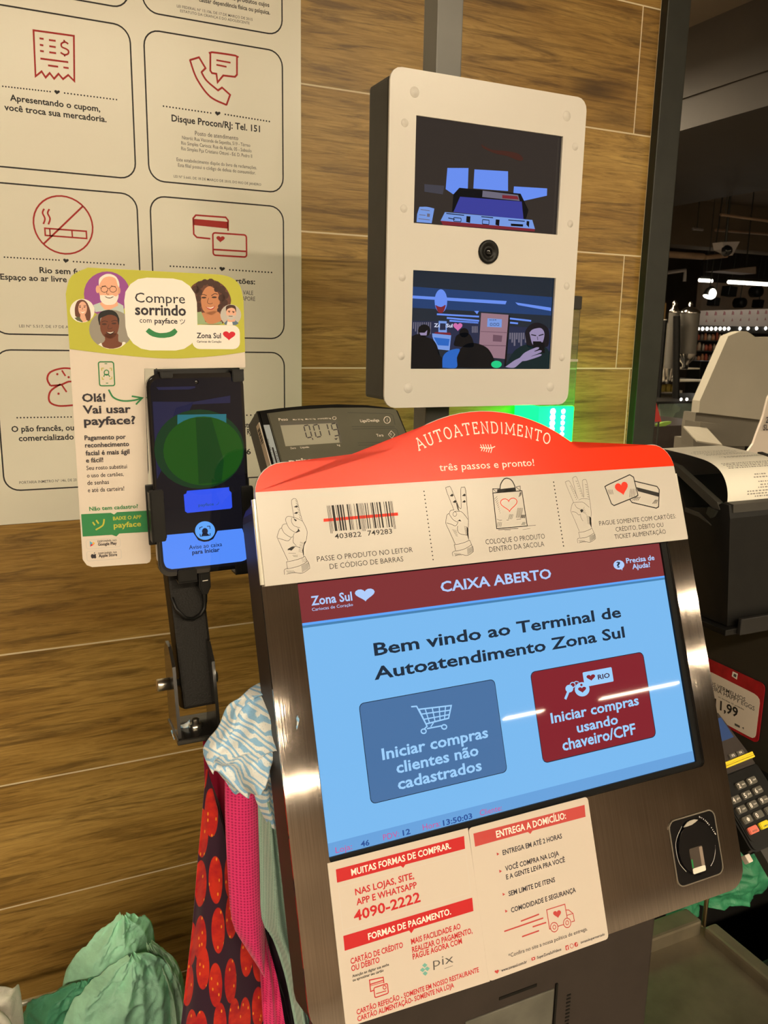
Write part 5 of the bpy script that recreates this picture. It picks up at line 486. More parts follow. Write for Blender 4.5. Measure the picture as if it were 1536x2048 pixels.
  ['lower_woman_hair','black',2.7,[['p',[(-33.9,55.8),(-34,56.3),(-34.1,56.9),(-34.2,57.6),(-34.3,58.4),(-34.5,59.2),(-34.5,60),(-34.6,60.8),(-34.5,61.4),(-34.4,62),(-34.3,62.6),(-34.1,63.1),(-33.9,63.6),(-33.6,64),(-33.3,64.5),(-32.9,64.8),(-32.5,65.2),(-31.9,65.5),(-31.3,65.9),(-30.6,66.2),(-29.9,66.4),(-29.1,66.6),(-28.4,66.8),(-27.6,66.9),(-26.9,67),(-26.2,67),(-25.6,66.9),(-24.9,66.8),(-24.2,66.6),(-23.6,66.4),(-23,66.1),(-22.4,65.8),(-21.9,65.4),(-21.5,65),(-21.1,64.5),(-20.8,63.9),(-20.4,63.3),(-20.2,62.7),(-20,62),(-19.8,61.4),(-19.6,60.8),(-19.6,60.1),(-19.6,59.4),(-19.7,58.6),(-19.8,57.8),(-20,57.1),(-20.1,56.5),(-20.2,56.1),(-20.4,56),(-20.4,56.2),(-20.5,56.7),(-20.5,57.4),(-20.5,58.2),(-20.6,59.1),(-20.7,59.9),(-20.8,60.6),(-21,61.2),(-21.3,61.6),(-21.6,62),(-22,62.3),(-22.4,62.6),(-22.9,62.8),(-23.4,63),(-23.9,63.1),(-24.4,63.3),(-24.9,63.4),(-25.4,63.4),(-26,63.4),(-26.6,63.4),(-27.2,63.3),(-27.8,63.2),(-28.4,63.1),(-29,63),(-29.5,62.8),(-30,62.6),(-30.6,62.5),(-31.1,62.3),(-31.6,62),(-32,61.8),(-32.4,61.4),(-32.7,61),(-33,60.5),(-33.1,59.8),(-33.2,59.1),(-33.3,58.3),(-33.4,57.5),(-33.4,56.8),(-33.4,56.3),(-33.5,55.8)]]]],
  ['lower_woman_features','browndark',2.7,[['e',-30.4,56.6,1.74,.03,.04,.66,12,0],['e',-23.5,57.2,1.75,.03,.03,.66,12,0],['s',[(-32.2,58),(-31.9,58.1),(-31.5,58.4),(-31.1,58.6),(-30.6,58.8),(-30.1,58.9),(-29.6,58.9),(-29.1,58.8),(-28.6,58.6),(-28.1,58.4),(-27.8,58.3)],.51,0],['s',[(-25.3,58.5),(-24.9,58.7),(-24.4,59),(-23.8,59.2),(-23.2,59.4),(-22.7,59.5),(-22.2,59.5),(-21.6,59.3),(-21.2,59),(-20.9,58.9)],.51,0],['s',[(-27,56.4),(-27.2,56.1),(-27.4,55.6),(-27.7,55),(-27.9,54.4),(-28.1,53.9),(-28.1,53.6),(-27.8,53.3),(-27.3,53.2),(-26.8,53.3),(-26.3,53.4),(-25.7,53.5),(-25.2,53.9),(-24.8,54.1)],.33,0],['p',[(-29.6,50.9),(-29.3,50.9),(-28.8,50.9),(-28.2,50.8),(-27.6,50.8),(-27,50.7),(-26.4,50.7),(-25.8,50.9),(-25.1,51),(-24.4,51.3),(-23.8,51.5),(-23.3,51.5),(-23.1,51.5),(-23.2,51.3),(-23.5,50.9),(-24,50.4),(-24.5,49.9),(-25,49.4),(-25.6,49.1),(-26,48.9),(-26.5,48.8),(-27,48.9),(-27.5,49.1),(-28,49.3),(-28.4,49.6),(-28.8,49.8),(-29.2,50.2),(-29.5,50.6),(-29.6,50.9)]]]],
  ['lower_woman_teeth','paper',2.8,[['p',[(-28.9,51),(-28.6,50.9),(-28.1,50.8),(-27.5,50.7),(-26.9,50.7),(-26.4,50.6),(-25.9,50.7),(-25.2,50.9),(-24.7,51.1),(-24.2,51.2),(-24.1,51.2),(-24.2,51.1),(-24.7,50.7),(-25.3,50.4),(-25.9,50),(-26.4,49.9),(-27,50),(-27.6,50.2),(-28.1,50.5),(-28.6,50.8),(-28.9,51)]]]],
  ['curly_woman_disc','brown',2,[['p',[(37.4,57.7),(37.4,58.4),(37.5,59.4),(37.5,60.5),(37.5,61.8),(37.6,63.1),(37.6,64.5),(37.6,65.8),(37.6,66.9),(37.7,68),(37.7,69),(37.7,70.1),(37.7,71.1),(37.7,72.1),(37.6,73.1),(37.5,74.1),(37.3,75.1),(36.9,76.2),(36.4,77.4),(35.7,78.5),(35,79.7),(34.4,80.9),(33.8,82),(33.5,83),(33.4,83.9),(33.6,84.7),(34,85.5),(34.6,86.2),(35.3,86.8),(36.1,87.4),(37,87.9),(37.8,88.4),(38.7,88.8),(39.5,89.2),(40.4,89.6),(41.3,89.9),(42.3,90.1),(43.2,90.3),(44.2,90.5),(45.1,90.6),(46.1,90.7),(46.9,90.8),(47.8,90.8),(48.7,90.8),(49.6,90.7),(50.4,90.6),(51.3,90.5),(52.1,90.3),(52.9,90),(53.8,89.7),(54.6,89.3),(55.5,88.8),(56.3,88.3),(57.1,87.8),(57.9,87.2),(58.6,86.5),(59.3,85.9),(60,85.1),(60.5,84.3),(61.1,83.5),(61.6,82.6),(62.1,81.7),(62.5,80.8),(62.9,80),(63.2,79.2),(63.4,78.5),(63.6,77.8),(63.7,77.2),(63.8,76.6),(63.8,76.1),(63.8,75.5),(63.7,74.9),(63.6,74.3),(63.5,73.7),(63.3,73.1),(63,72.5),(62.8,71.8),(62.5,71.2),(62.2,70.6),(61.8,70),(61.5,69.4),(61.2,68.8),(60.8,68.2),(60.4,67.6),(60,67),(59.5,66.4),(59.1,65.8),(58.7,65.1),(58.4,64.4),(58.2,63.6),(58.2,62.8),(58.2,61.8),(58.3,60.9),(58.2,60),(57.9,59.2),(57.3,58.5),(56.2,58),(54.5,57.6),(52.2,57.5),(49.5,57.4),(46.6,57.4),(43.8,57.5),(41.1,57.6),(38.9,57.7),(37.4,57.7)]]]],
  ['curly_woman_top','striped',2.1,[['p',[(37.6,66.5),(40.8,67),(43.8,59.2),(48.2,57.9),(56.3,59.9),(56.7,57.9),(37.4,57.6)]]]],
  ['curly_woman_skin','skin3',2.2,[['p',[(41,66),(41.3,66.1),(41.7,66.2),(42.1,66.3),(42.8,66.4),(43.5,66.5),(44.5,66.6),(45.4,66.7),(46.5,66.9),(47.7,67.1),(49,67.3),(50.3,67.5),(51.5,67.5),(52.6,67.5),(53.4,67.2),(54.1,66.8),(54.7,66.2),(55.3,65.4),(55.7,64.5),(56,63.6),(56.2,62.8),(56.3,62),(56.3,61.4),(56.1,60.9),(55.8,60.5),(55.3,60.2),(54.7,59.9),(54.1,59.6),(53.4,59.3),(52.8,59.1),(52.2,58.9),(51.7,58.6),(51.1,58.4),(50.5,58.3),(49.9,58.1),(49.4,58),(48.8,58),(48.2,58),(47.7,58),(47.2,58),(46.7,58),(46.2,58.1),(45.7,58.3),(45.2,58.5),(44.7,58.8),(44.3,59.3),(43.8,59.9),(43.3,60.7),(42.8,61.7),(42.4,62.7),(41.9,63.8),(41.5,64.7),(41.2,65.5),(41,66)]],['p',[(40.7,75.2),(40.8,74.8),(40.8,74.1),(40.9,73.4),(41,72.5),(41.1,71.7),(41.2,70.8),(41.4,70.1),(41.6,69.4),(41.8,68.9),(42.1,68.4),(42.4,67.9),(42.8,67.5),(43.2,67.1),(43.6,66.7),(44,66.4),(44.4,66.1),(44.9,65.8),(45.4,65.5),(45.9,65.3),(46.4,65.1),(46.9,64.9),(47.4,64.8),(47.9,64.7),(48.4,64.7),(48.9,64.8),(49.5,65),(50,65.2),(50.5,65.5),(51,65.9),(51.5,66.3),(51.9,66.7),(52.3,67.2),(52.7,67.6),(53.1,68.1),(53.4,68.7),(53.7,69.3),(54,69.9),(54.3,70.5),(54.5,71.2),(54.7,71.9),(54.8,72.7),(54.9,73.5),(55,74.3),(55,75.1),(55,76),(55,76.8),(54.9,77.5),(54.8,78.2),(54.6,79),(54.4,79.7),(54.2,80.3),(53.9,81),(53.6,81.6),(53.2,82.2),(52.8,82.8),(52.3,83.3),(51.7,83.8),(51.1,84.4),(50.5,84.8),(49.8,85.3),(49.1,85.6),(48.5,85.9),(47.9,86),(47.4,86),(46.8,85.9),(46.3,85.8),(45.8,85.5),(45.3,85.2),(44.8,84.8),(44.4,84.4),(43.9,84),(43.5,83.4),(43.1,82.8),(42.7,82.1),(42.3,81.4),(41.9,80.6),(41.6,79.9),(41.3,79.2),(41.1,78.6),(40.9,77.9),(40.8,77.2),(40.7,76.6),(40.7,76),(40.7,75.6),(40.7,75.2)]]]],
  ['curly_woman_curls','browndark',2.4,[['e',37,83.3,2.93,.09,.08,2.87,10,0],['e',40.1,86.7,2.94,.09,.08,2.87,10,0],['e',44,88.8,2.46,.08,.06,2.39,10,0],['e',48.5,88.9,2.96,.09,.07,2.87,10,0],['e',52.9,87.1,2.98,.09,.07,2.88,10,0],['e',56.8,83.9,3,.09,.06,2.9,10,0],['e',59.2,79.6,3,.08,.06,2.91,10,0],['e',39.4,81.4,2.7,.08,.07,2.64,10,0],['e',38.6,76.6,2.46,.06,.07,2.41,10,0],['e',38.7,71.8,2.21,.05,.06,2.17,10,0],['e',39.1,68.4,1.77,.04,.05,1.74,10,0],['e',56.6,77.6,2.75,.07,.06,2.67,10,0],['e',58.6,74.2,2.76,.07,.05,2.68,10,0],['e',55.5,71.2,2,.04,.04,1.95,10,0],['e',54.5,68.7,1.7,.04,.04,1.66,10,0],['e',52.8,83.7,1.99,.06,.04,1.93,10,0]]],
  ['curly_woman_features','browndark',2.5,[['e',43,77.5,1.97,.05,.02,.68,12,0],['e',50.9,77.9,1.99,.05,.02,.68,12,0],['s',[(40.9,79.6),(41.2,79.6),(41.7,79.8),(42.2,79.8),(42.8,79.8),(43.3,79.7),(43.9,79.5),(44.4,79.3),(44.9,79.1),(45.3,79)],.54,0],['s',[(48.7,79),(49.1,79.3),(49.6,79.6),(50.1,80),(50.7,80.4),(51.2,80.6),(51.9,80.6),(52.5,80.5),(53.1,80.3),(53.5,80.1)],.54,0],['s',[(46.7,77.3),(46.6,77),(46.4,76.5),(46.1,76),(45.9,75.4),(45.7,74.8),(45.6,74.3),(45.6,73.9),(45.9,73.5),(46.4,73.3),(47,73.1),(47.6,73),(48.1,73),(48.7,73.1),(49.2,73.5),(49.6,73.7)],.34,0]]],
  ['curly_woman_smile','redlip',2.6,[['p',[(44.1,70.8),(44.4,70.8),(44.9,70.6),(45.5,70.5),(46.2,70.4),(46.9,70.3),(47.5,70.3),(48.1,70.4),(48.8,70.6),(49.5,70.8),(50.2,71.1),(50.8,71.3),(51.3,71.4),(51.5,71.3),(51.5,71.1),(51.3,70.7),(50.9,70.2),(50.5,69.7),(49.9,69.2),(49.5,68.9),(49,68.7),(48.5,68.6),(48,68.6),(47.5,68.6),(47,68.7),(46.5,68.8),(46,69),(45.5,69.4),(45.1,69.8),(44.7,70.2),(44.3,70.6),(44.1,70.8)]]]],
  ['curly_woman_teeth','paper',2.7,[['p',[(44.8,70.6),(45.2,70.5),(45.7,70.4),(46.3,70.2),(46.9,70.2),(47.5,70.2),(48.1,70.2),(48.8,70.4),(49.5,70.7),(50.1,70.8),(50.6,71),(50.8,71),(50.7,70.8),(50.3,70.5),(49.8,70.1),(49.2,69.8),(48.5,69.5),(48,69.3),(47.5,69.4),(46.8,69.6),(46.2,69.8),(45.6,70.1),(45.1,70.4),(44.8,70.6)]]]],
  ['portrait_disc_silver','silver',2.6,[['e',63.4,65,8.1,.15,.14,7.9,24,0]]],
  ['small_man_shirt','denim',2.7,[['p',[(58,58.5),(60.3,60.8),(66.9,60.9),(69.4,58.9),(67.4,57.4),(58.8,57.5)]]]],
  ['small_man_tee','paper',2.8,[['p',[(60.6,60),(64.4,59.6),(64.8,57.4),(60,57.3)]]]],
  ['small_man_skin','skin2',2.8,[['p',[(60.9,62),(66.4,62.1),(66.7,60.1),(62.3,59.5),(60.6,60.3)]],['e',63.7,66.7,3.9,.08,.09,5.2,22,0]]],
  ['small_man_hair','browndark',2.9,[['p',[(59.7,67.4),(59.7,67.8),(59.7,68.3),(59.6,68.9),(59.6,69.6),(59.6,70.3),(59.7,70.8),(59.9,71.3),(60.3,71.7),(60.8,72),(61.3,72.2),(61.9,72.4),(62.5,72.5),(63.1,72.6),(63.7,72.6),(64.3,72.6),(65,72.5),(65.6,72.4),(66.2,72.2),(66.6,71.9),(67,71.6),(67.2,71.1),(67.4,70.6),(67.5,70),(67.6,69.5),(67.6,68.9),(67.6,68.3),(67.5,67.7),(67.4,67.2),(67.3,67),(67.2,67.2),(67.1,67.7),(67,68.4),(66.8,69),(66.6,69.5),(66.2,69.8),(65.7,70.1),(65.2,70.2),(64.6,70.4),(64,70.4),(63.5,70.4),(63,70.2),(62.5,70.1),(61.9,69.9),(61.4,69.6),(61,69.4),(60.5,68.9),(60.2,68.3),(59.9,67.8),(59.7,67.4)]]]],
  ['small_man_beard','hairgrey',2.9,[['p',[(60.2,64.9),(60.2,64.6),(60.2,64.1),(60.3,63.5),(60.4,62.9),(60.6,62.5),(61,62.1),(61.4,61.8),(61.9,61.5),(62.4,61.3),(62.9,61.1),(63.4,61.1),(63.9,61.1),(64.5,61.1),(65,61.3),(65.4,61.6),(65.8,62),(66.1,62.5),(66.4,63.1),(66.7,63.7),(66.9,64.2),(67,64.6),(66.7,64.7),(66,64.5),(65.5,64.7),(65,64.8),(64.5,65),(64,65),(63.5,64.9),(62.9,64.8),(62.4,64.7),(61.8,64.5),(61.4,64.5),(60.9,64.6),(60.4,64.8),(60.2,64.9)]]]],
  ['small_man_features','browndark',3,[['s',[(61.2,67.7),(63,67.9)],.6,0],['s',[(64.5,67.7),(66.3,67.3)],.6,0],['e',62.2,67,.61,.01,.01,.29,8,0],['e',65.4,66.8,.61,.01,.01,.3,8,0],['s',[(61.7,64.1),(64.7,64)],.45,0]]],
  ['white_bubble','paper',3.2,[['p',[(-15.4,73.7),(-14.2,80.2),(-10.4,85.8),(-4.9,89.5),(1.64,90.8),(20.5,90.8),(27,89.5),(32.6,85.8),(36.3,80.2),(37.6,73.7),(37.6,54.7),(36.3,48.2),(32.6,42.6),(27,38.9),(20.5,37.6),(1.64,37.6),(-4.9,38.9),(-10.4,42.6),(-14.2,48.2),(-15.4,54.7)]]]],
  ['white_tag','paper',3.3,[['p',[(33.2,51.7),(33.7,53.8),(34.9,55.6),(36.7,56.8),(38.8,57.2),(64.7,57.2),(66.8,56.8),(68.6,55.6),(69.8,53.8),(70.2,51.7),(70.2,44.3),(69.8,42.2),(68.6,40.4),(66.8,39.2),(64.7,38.8),(38.8,38.8),(36.7,39.2),(34.9,40.4),(33.7,42.2),(33.2,44.3)]]]],
  ['bubble_text','ink2',3.6,[['t','Compre',-7.7,72.8,36.5,7,0,'r'],['t','sorrindo',-8.1,63.9,37.4,7.5,0,'x'],['t','com',-5.1,58.1,8.7,3.7,0,'r'],['t','payface',5.7,57.8,17,3.8,0,'b'],['s',[(24.6,60.7),(25.2,59.4)],.47,0],['s',[(25.8,61.1),(26.4,60)],.47,0],['s',[(28.1,60.8),(27.9,59.9),(27.5,58.9),(26.7,58.3),(25.8,57.7),(25.1,57.4)],.47,0]]],
  ['smile_mark','signgreen',3.6,[['p',[(-1.03,51.7),(-.54,51.2),(.13,50.5),(.95,49.7),(1.91,49),(3,48.4),(3.9,48),(4.8,47.8),(5.9,47.5),(7,47.3),(8.1,47.1),(9.3,47),(10.4,47),(11.5,47),(12.6,47),(13.8,47.2),(14.9,47.4),(16.1,47.5),(17.1,47.8),(18.1,48.1),(18.9,48.4),(20,49),(20.9,49.8),(21.6,50.6),(22.1,51.3),(22.5,51.8),(20.5,54.2),(19.9,53.9),(19.1,53.3),(18.2,52.6),(17.2,52),(16.2,51.5),(15.3,51.3),(14.4,51),(13.4,50.9),(12.4,50.8),(11.5,50.7),(10.6,50.6),(9.6,50.6),(8.6,50.7),(7.7,50.9),(6.8,51.1),(5.9,51.4),(4.9,51.9),(3.9,52.5),(2.86,53.2),(2,53.8),(1.39,54.2)]]]],
  ['logo_text','ink2',3.6,[['t','Zona Sul',36.7,47.2,18.7,3.9,0,'b'],['t','Cariocas de Coração',36.8,43.8,18.9,1.55,0,'b']]],
  ['logo_heart','heartred',3.6,[['h',61.7,49,4.9,-.12,.19,3.5,0]]],
  ['phone_icon','signgreen',2,[['s',[(-36.1,27.6),(-36,28.1),(-35.7,28.6),(-35.2,28.9),(-34.7,29.1),(-26.8,29.1),(-26.2,28.9),(-25.8,28.6),(-25.4,28.1),(-25.3,27.6),(-25.3,12.8),(-25.4,12.2),(-25.8,11.7),(-26.2,11.4),(-26.8,11.3),(-34.7,11.3),(-35.2,11.4),(-35.7,11.7),(-36,12.2),(-36.1,12.8)],.83,1],['s',[(-31.7,27.7),(-29.9,27.7)],.55,0],['s',[(-31.6,13.2),(-29.9,13.2)],.56,0],['e',-30.7,21.1,1.63,-.01,.1,1.89,24,.65],['s',[(-32.8,17.9),(-32.6,18.8),(-32.1,19.6),(-31.4,19.8),(-30.4,19.8),(-29.6,19.6),(-28.9,18.8),(-28.6,17.9)],.65,0]]],
  ['phone_icon_corners','lime',2,[['s',[(-34,22.5),(-34,24.3),(-32.4,24.4)],.55,0],['s',[(-28.4,24.3),(-27,24.3),(-27,22.4)],.56,0],['s',[(-34,17.9),(-34,16.2),(-32.7,16.2)],.56,0],['s',[(-28.9,16.2),(-27.2,16.4),(-27.2,18.1)],.56,0]]],
  ['arrow_mark','signgreen',2,[['s',[(-29.8,8.4),(-29.6,7.8),(-29.2,6.8),(-28.7,5.7),(-28.2,4.6),(-27.6,3.5),(-26.9,2.63),(-26.1,2.05),(-25.4,1.53),(-24.5,1.07),(-23.6,.67),(-22.6,.33),(-21.6,.05),(-20.5,-.17),(-19.6,-.3),(-18.6,-.38),(-17.5,-.4),(-16.4,-.38),(-15.3,-.32),(-14.2,-.24),(-13.1,-.13),(-12.2,-.02),(-10.9,.2),(-9.6,.51),(-8.4,.86),(-7.3,1.21),(-6.4,1.52),(-5.7,1.72)],1.23,0],['s',[(-13.4,3.2),(-5.7,1.72),(-10.6,-3.2)],1.24,0]]],
  ['greeting_text','ink2',2,[['t','Olá!',-49.2,-.45,16.7,5.9,0,'x'],['t','Vai usar',-49.1,-9.3,34.6,5.8,0,'x'],['t','payface?',-48.9,-18,37.4,6,0,'x']]],
  ['pitch_text','ink2',2,[['t','Pagamento por',-49.2,-29.5,30,3.5,0,'b'],['t','reconhecimento',-49.2,-35.2,32.1,3.5,0,'b'],['t','facial é mais ágil',-49.1,-41.3,32,3.6,0,'b'],['t','e fácil!',-49.2,-46.9,12.5,3.5,0,'b'],['t','Seu rosto substitui',-49.2,-52.7,29.7,3.2,0,'r'],['t','o uso de cartões,',-49.2,-58.6,27,3.2,0,'r'],['t','de senhas',-49.2,-64.4,15.8,3.4,0,'r'],['t','e até da carteira!',-49.2,-70.2,26.8,3.4,0,'r']]],
  ['signup_text','signgreen',2,[['t','Não tem cadastro?',-49.1,-85,36.4,3.1,0,'b']]],
  ['green_band','signgreen',2,[['p',[(-55.2,-87.3),(-33.4,-87.6),(-31,-89.1),(-28.7,-87.4),(-4.6,-87.6),(-5,-105.2),(-27.9,-104.9),(-30.2,-107.1),(-33.6,-105.5),(-55.1,-105.3)]]]],
  ['band_text','lime',3,[['t','BAIXE O APP',-32,-93.7,21.5,2.8,0,'b'],['t','payface',-31.8,-100,20.8,4.2,0,'b'],['s',[(-47.1,-94.1),(-45.7,-96.8)],1.18,0],['s',[(-44.5,-92.7),(-42.8,-95.7)],1.18,0],['s',[(-38.6,-92.3),(-38.7,-93),(-38.8,-94),(-39,-95.1),(-39.3,-96.2),(-39.8,-97.2),(-40.5,-97.9),(-41.5,-98.5),(-42.6,-99.2),(-43.7,-99.7),(-44.6,-100.2),(-45.3,-100.5)],1.18,0]]],
  ['store_badge','palegrey',1.6,[['s',[(-53,-110),(-52.9,-109.4),(-52.5,-108.9),(-52,-108.5),(-51.4,-108.4),(-29.1,-108.4),(-28.5,-108.5),(-28,-108.9),(-27.7,-109.4),(-27.6,-110),(-27.6,-114.1),(-27.7,-114.7),(-28,-115.2),(-28.5,-115.5),(-29.1,-115.7),(-51.4,-115.7),(-52,-115.5),(-52.5,-115.2),(-52.9,-114.7),(-53,-114.1)],.39,1],['s',[(-53.1,-119.5),(-53,-118.9),(-52.7,-118.3),(-52.2,-118),(-51.6,-117.9),(-28.9,-117.9),(-28.3,-118),(-27.7,-118.3),(-27.4,-118.9),(-27.3,-119.5),(-27.3,-124.1),(-27.4,-124.8),(-27.7,-125.3),(-28.3,-125.6),(-28.9,-125.7),(-51.6,-125.7),(-52.2,-125.6),(-52.7,-125.3),(-53,-124.8),(-53.1,-124.1)],.4,1]]],
  ['store_text','ink2',2,[['t','DISPONÍVEL NO',-44.4,-110.9,14.3,1.46,0,'r'],['t','Google Play',-44.3,-113.7,14.1,2.29,0,'b'],['t','DISPONÍVEL NA',-44.5,-120.8,14.1,1.47,0,'r'],['t','Apple Store',-44.3,-123.2,13.9,2.31,0,'b']]],
  ['play_mark','skyblue',2,[['p',[(-50.2,-109.3),(-48.1,-111.2),(-50.2,-114)]]]],
  ['play_mark_tip','amber',2.2,[['p',[(-48.1,-110.1),(-46.4,-111.4),(-48.2,-112.8)]]]],
  ['play_mark_edge','heartred',2.1,[['p',[(-50.2,-114),(-49.4,-111.9),(-47,-112.3)]]]],
  ['fruit_mark','ink2',2,[['p',[(-48,-120.7),(-48.3,-120.5),(-48.7,-120.2),(-49.1,-120.1),(-49.5,-120.3),(-49.8,-120.7),(-50,-121.2),(-50.1,-121.8),(-50,-122.5),(-49.8,-123.1),(-49.4,-123.6),(-48.9,-123.8),(-48.4,-123.7),(-47.9,-123.5),(-47.4,-123.8),(-46.9,-124),(-46.6,-123.6),(-46.2,-123.2),(-46,-122.7),(-46.3,-122.4),(-46.6,-122.2),(-46.7,-121.7),(-46.6,-121.2),(-46.3,-120.9),(-46.1,-120.6),(-46.5,-120.4),(-47,-120.3),(-47.5,-120.5),(-48,-120.7)]],['p',[(-47.9,-120),(-47.5,-119),(-46.9,-118.8),(-47,-119.6)]]]],
 ],
 'phone': [
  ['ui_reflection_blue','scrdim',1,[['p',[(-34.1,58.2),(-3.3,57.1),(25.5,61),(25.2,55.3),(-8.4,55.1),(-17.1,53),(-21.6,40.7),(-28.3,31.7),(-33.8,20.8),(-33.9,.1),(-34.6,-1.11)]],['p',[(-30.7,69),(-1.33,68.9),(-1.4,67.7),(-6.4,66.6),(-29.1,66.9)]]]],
  ['ui_back_disc','scrdeepgreen',2,[['e',-.34,20.2,34.9,-1.96,1.75,30.9,32,0]]],
  ['ui_window','scrteal',3,[['p',[(-16.2,47.7),(21.6,46.8),(21.1,38.2),(-16.8,38)]]]],
  ['ui_green_disc','scrgreen',4,[['e',2.43,18.7,31,-1.77,1.51,26.9,36,0]]],
  ['ui_green_stripe','scrgreen2',5,[['p',[(-2.6,44.6),(-1.46,44.9),(8.9,44.3),(9.9,43.8),(17.7,10.1),(14.9,-6.6),(-3.1,-6.9),(-2.7,17.8)]]]],
  ['ui_card','scrblue',3,[['p',[(-12.4,-11.6),(-11.8,-11.9),(-11,-12.3),(-10.1,-12.7),(-9.1,-13.2),(-7.9,-13.7),(-6.8,-14.1),(-5.7,-14.5),(-4.7,-14.8),(-3.7,-15.1),(-2.81,-15.3),(-1.89,-15.4),(-.96,-15.5),(-.03,-15.6),(.93,-15.7),(1.91,-15.7),(2.94,-15.8),(4,-15.7),(5.1,-15.7),(6.3,-15.7),(7.4,-15.6),(8.6,-15.5),(9.8,-15.3),(10.9,-15.1),(12,-14.8),(13.2,-14.4),(14.4,-14),(15.7,-13.4),(16.9,-12.8),(18.1,-12.2),(19.2,-11.7),(20.1,-11.2),(20.7,-10.9),(20.9,-13.9),(22.5,-15.6),(22.5,-27.5),(21.1,-28.5),(-13.1,-29.1),(-14.9,-27.6),(-15.1,-14.3),(-13.2,-13.7)]]]],
  ['ui_card_text','scrnavy',4,[['t','payface',-4.3,-24.7,12.2,2.21,0,'b'],['s',[(12,-22.4),(11.8,-22.8),(11.6,-23.4),(11.2,-23.9),(10.7,-24.3),(10,-24.5),(9.6,-24.6)],.39,0]]],
  ['ui_panel','scrbright',3,[['p',[(-29.8,-45),(-9.6,-45.1),(-9.6,-45.1),(-9.4,-45.5),(-9.2,-46.2),(-8.9,-47),(-8.6,-47.8),(-8.2,-48.7),(-7.8,-49.5),(-7.3,-50.3),(-6.8,-50.9),(-6.1,-51.4),(-5.4,-51.9),(-4.7,-52.3),(-3.8,-52.7),(-2.99,-53),(-2.13,-53.2),(-1.28,-53.4),(-.45,-53.5),(.38,-53.5),(1.25,-53.4),(2.13,-53.3),(3,-53),(3.9,-52.8),(4.7,-52.4),(5.5,-52),(6.2,-51.5),(6.8,-50.9),(7.3,-50.2),(7.9,-49.3),(8.4,-48.4),(8.8,-47.5),(9.2,-46.7),(9.5,-46),(9.7,-45.6),(29.6,-45.5),(30.1,-48.5),(31.7,-51),(33.3,-51.7),(33.1,-67.8),(33.1,-67.8),(33,-68.3),(32.8,-69.1),(32.5,-69.9),(32.2,-70.7),(31.7,-71.4),(31.1,-71.7),(30.4,-72),(29.6,-72.2),(28.8,-72.4),(28.1,-72.5),(27.6,-72.6),(27.6,-72.6),(25.7,-72.6),(23.2,-72.6),(20.2,-72.7),(16.9,-72.7),(13.3,-72.7),(9.6,-72.8),(6,-72.8),(2.38,-72.8),(-1.38,-72.8),(-5.6,-72.8),(-10,-72.7),(-14.4,-72.7),(-18.5,-72.7),(-22.3,-72.7),(-25.4,-72.6),(-27.8,-72.6),(-27.8,-72.6),(-28.2,-72.5),(-28.8,-72.2),(-29.4,-72),(-30.2,-71.7),(-30.9,-71.3),(-31.5,-71),(-32,-70.5),(-32.4,-69.9),(-32.8,-69.2),(-33,-68.4),(-33.3,-67.6),(-33.5,-66.8),(-33.6,-66.2),(-33.7,-65.7),(-34,-49.7),(-31,-48.8),(-30.1,-47.2)]]]],
  ['ui_badge','scrbright2',3,[['e',-.14,-44.4,7.9,-.76,.42,7.5,28,0]]],
  ['ui_panel_text','scrnavy2',4,[['t','Avise ao caixa',-13.6,-58.3,26.3,3.3,0,'r'],['t','para Iniciar',-11.3,-62.5,21.8,3.3,0,'b']]],
  ['ui_badge_mark','scrnavy2',4,[['e',-.3,-44.9,2.32,-.22,.15,2.62,20,0],['p',[(-3.1,-48.6),(-3,-48.1),(-2.94,-47.5),(-2.74,-46.8),(-2.32,-46.4),(-1.82,-46.3),(-1.15,-46.2),(-.4,-46.3),(.36,-46.4),(1.03,-46.6),(1.54,-46.8),(2.29,-47.4),(2.7,-48.2),(2.4,-48.8),(1.98,-48.9),(1.34,-48.9),(.56,-48.9),(-.3,-48.8),(-1.16,-48.8),(-1.96,-48.7),(-2.62,-48.6),(-3.1,-48.6)]],['s',[(-4.3,-43.1),(-4.2,-41.6),(-2.02,-41.1)],.58,0],['s',[(1.53,-41.1),(3.8,-41.2),(3.9,-43.4)],.59,0],['s',[(-4.3,-46.6),(-4.2,-48.5),(-2.12,-48.6)],.59,0],['s',[(1.76,-48.6),(3.6,-48.5),(3.7,-46.8)],.59,0]]],
 ],
 'video1': [
  ['light_patch','vblue',1,[['p',[(-50.2,80),(-25.3,82.3),(-25.2,62.4),(-42.2,55.1),(-51.4,59.4)]],['p',[(-18.1,81.7),(23.2,83.7),(24.3,64),(-18.5,62.9)]],['p',[(31.5,69.3),(74.4,71),(74.6,63.5),(44.2,55.6),(31.2,61.2)]]]],
  ['light_patch_dim','vdim',1,[['p',[(-76.3,62.1),(-53.1,62.5),(-54.6,54),(-76,54.8)]]]],
  ['terminal_body','vblack',2,[['p',[(-42.2,55.1),(-35.4,62.1),(40.3,62.7),(51.6,46.8),(48.8,37),(-43.1,38.2)]]]],
  ['terminal_screen','vindigo',3,[['p',[(-34.3,53.4),(42.2,54.8),(45.7,36.8),(-41.5,37.7)]]]],
  ['terminal_sticker','vgrey',3,[['p',[(-7.2,61.7),(37.1,61.1),(39.5,55.2),(-7.5,55.4)]]]],
  ['sticker_red','vred',4,[['p',[(17.1,59.4),(36.3,59.7),(38.2,56.5),(17.3,56.1)]]]],
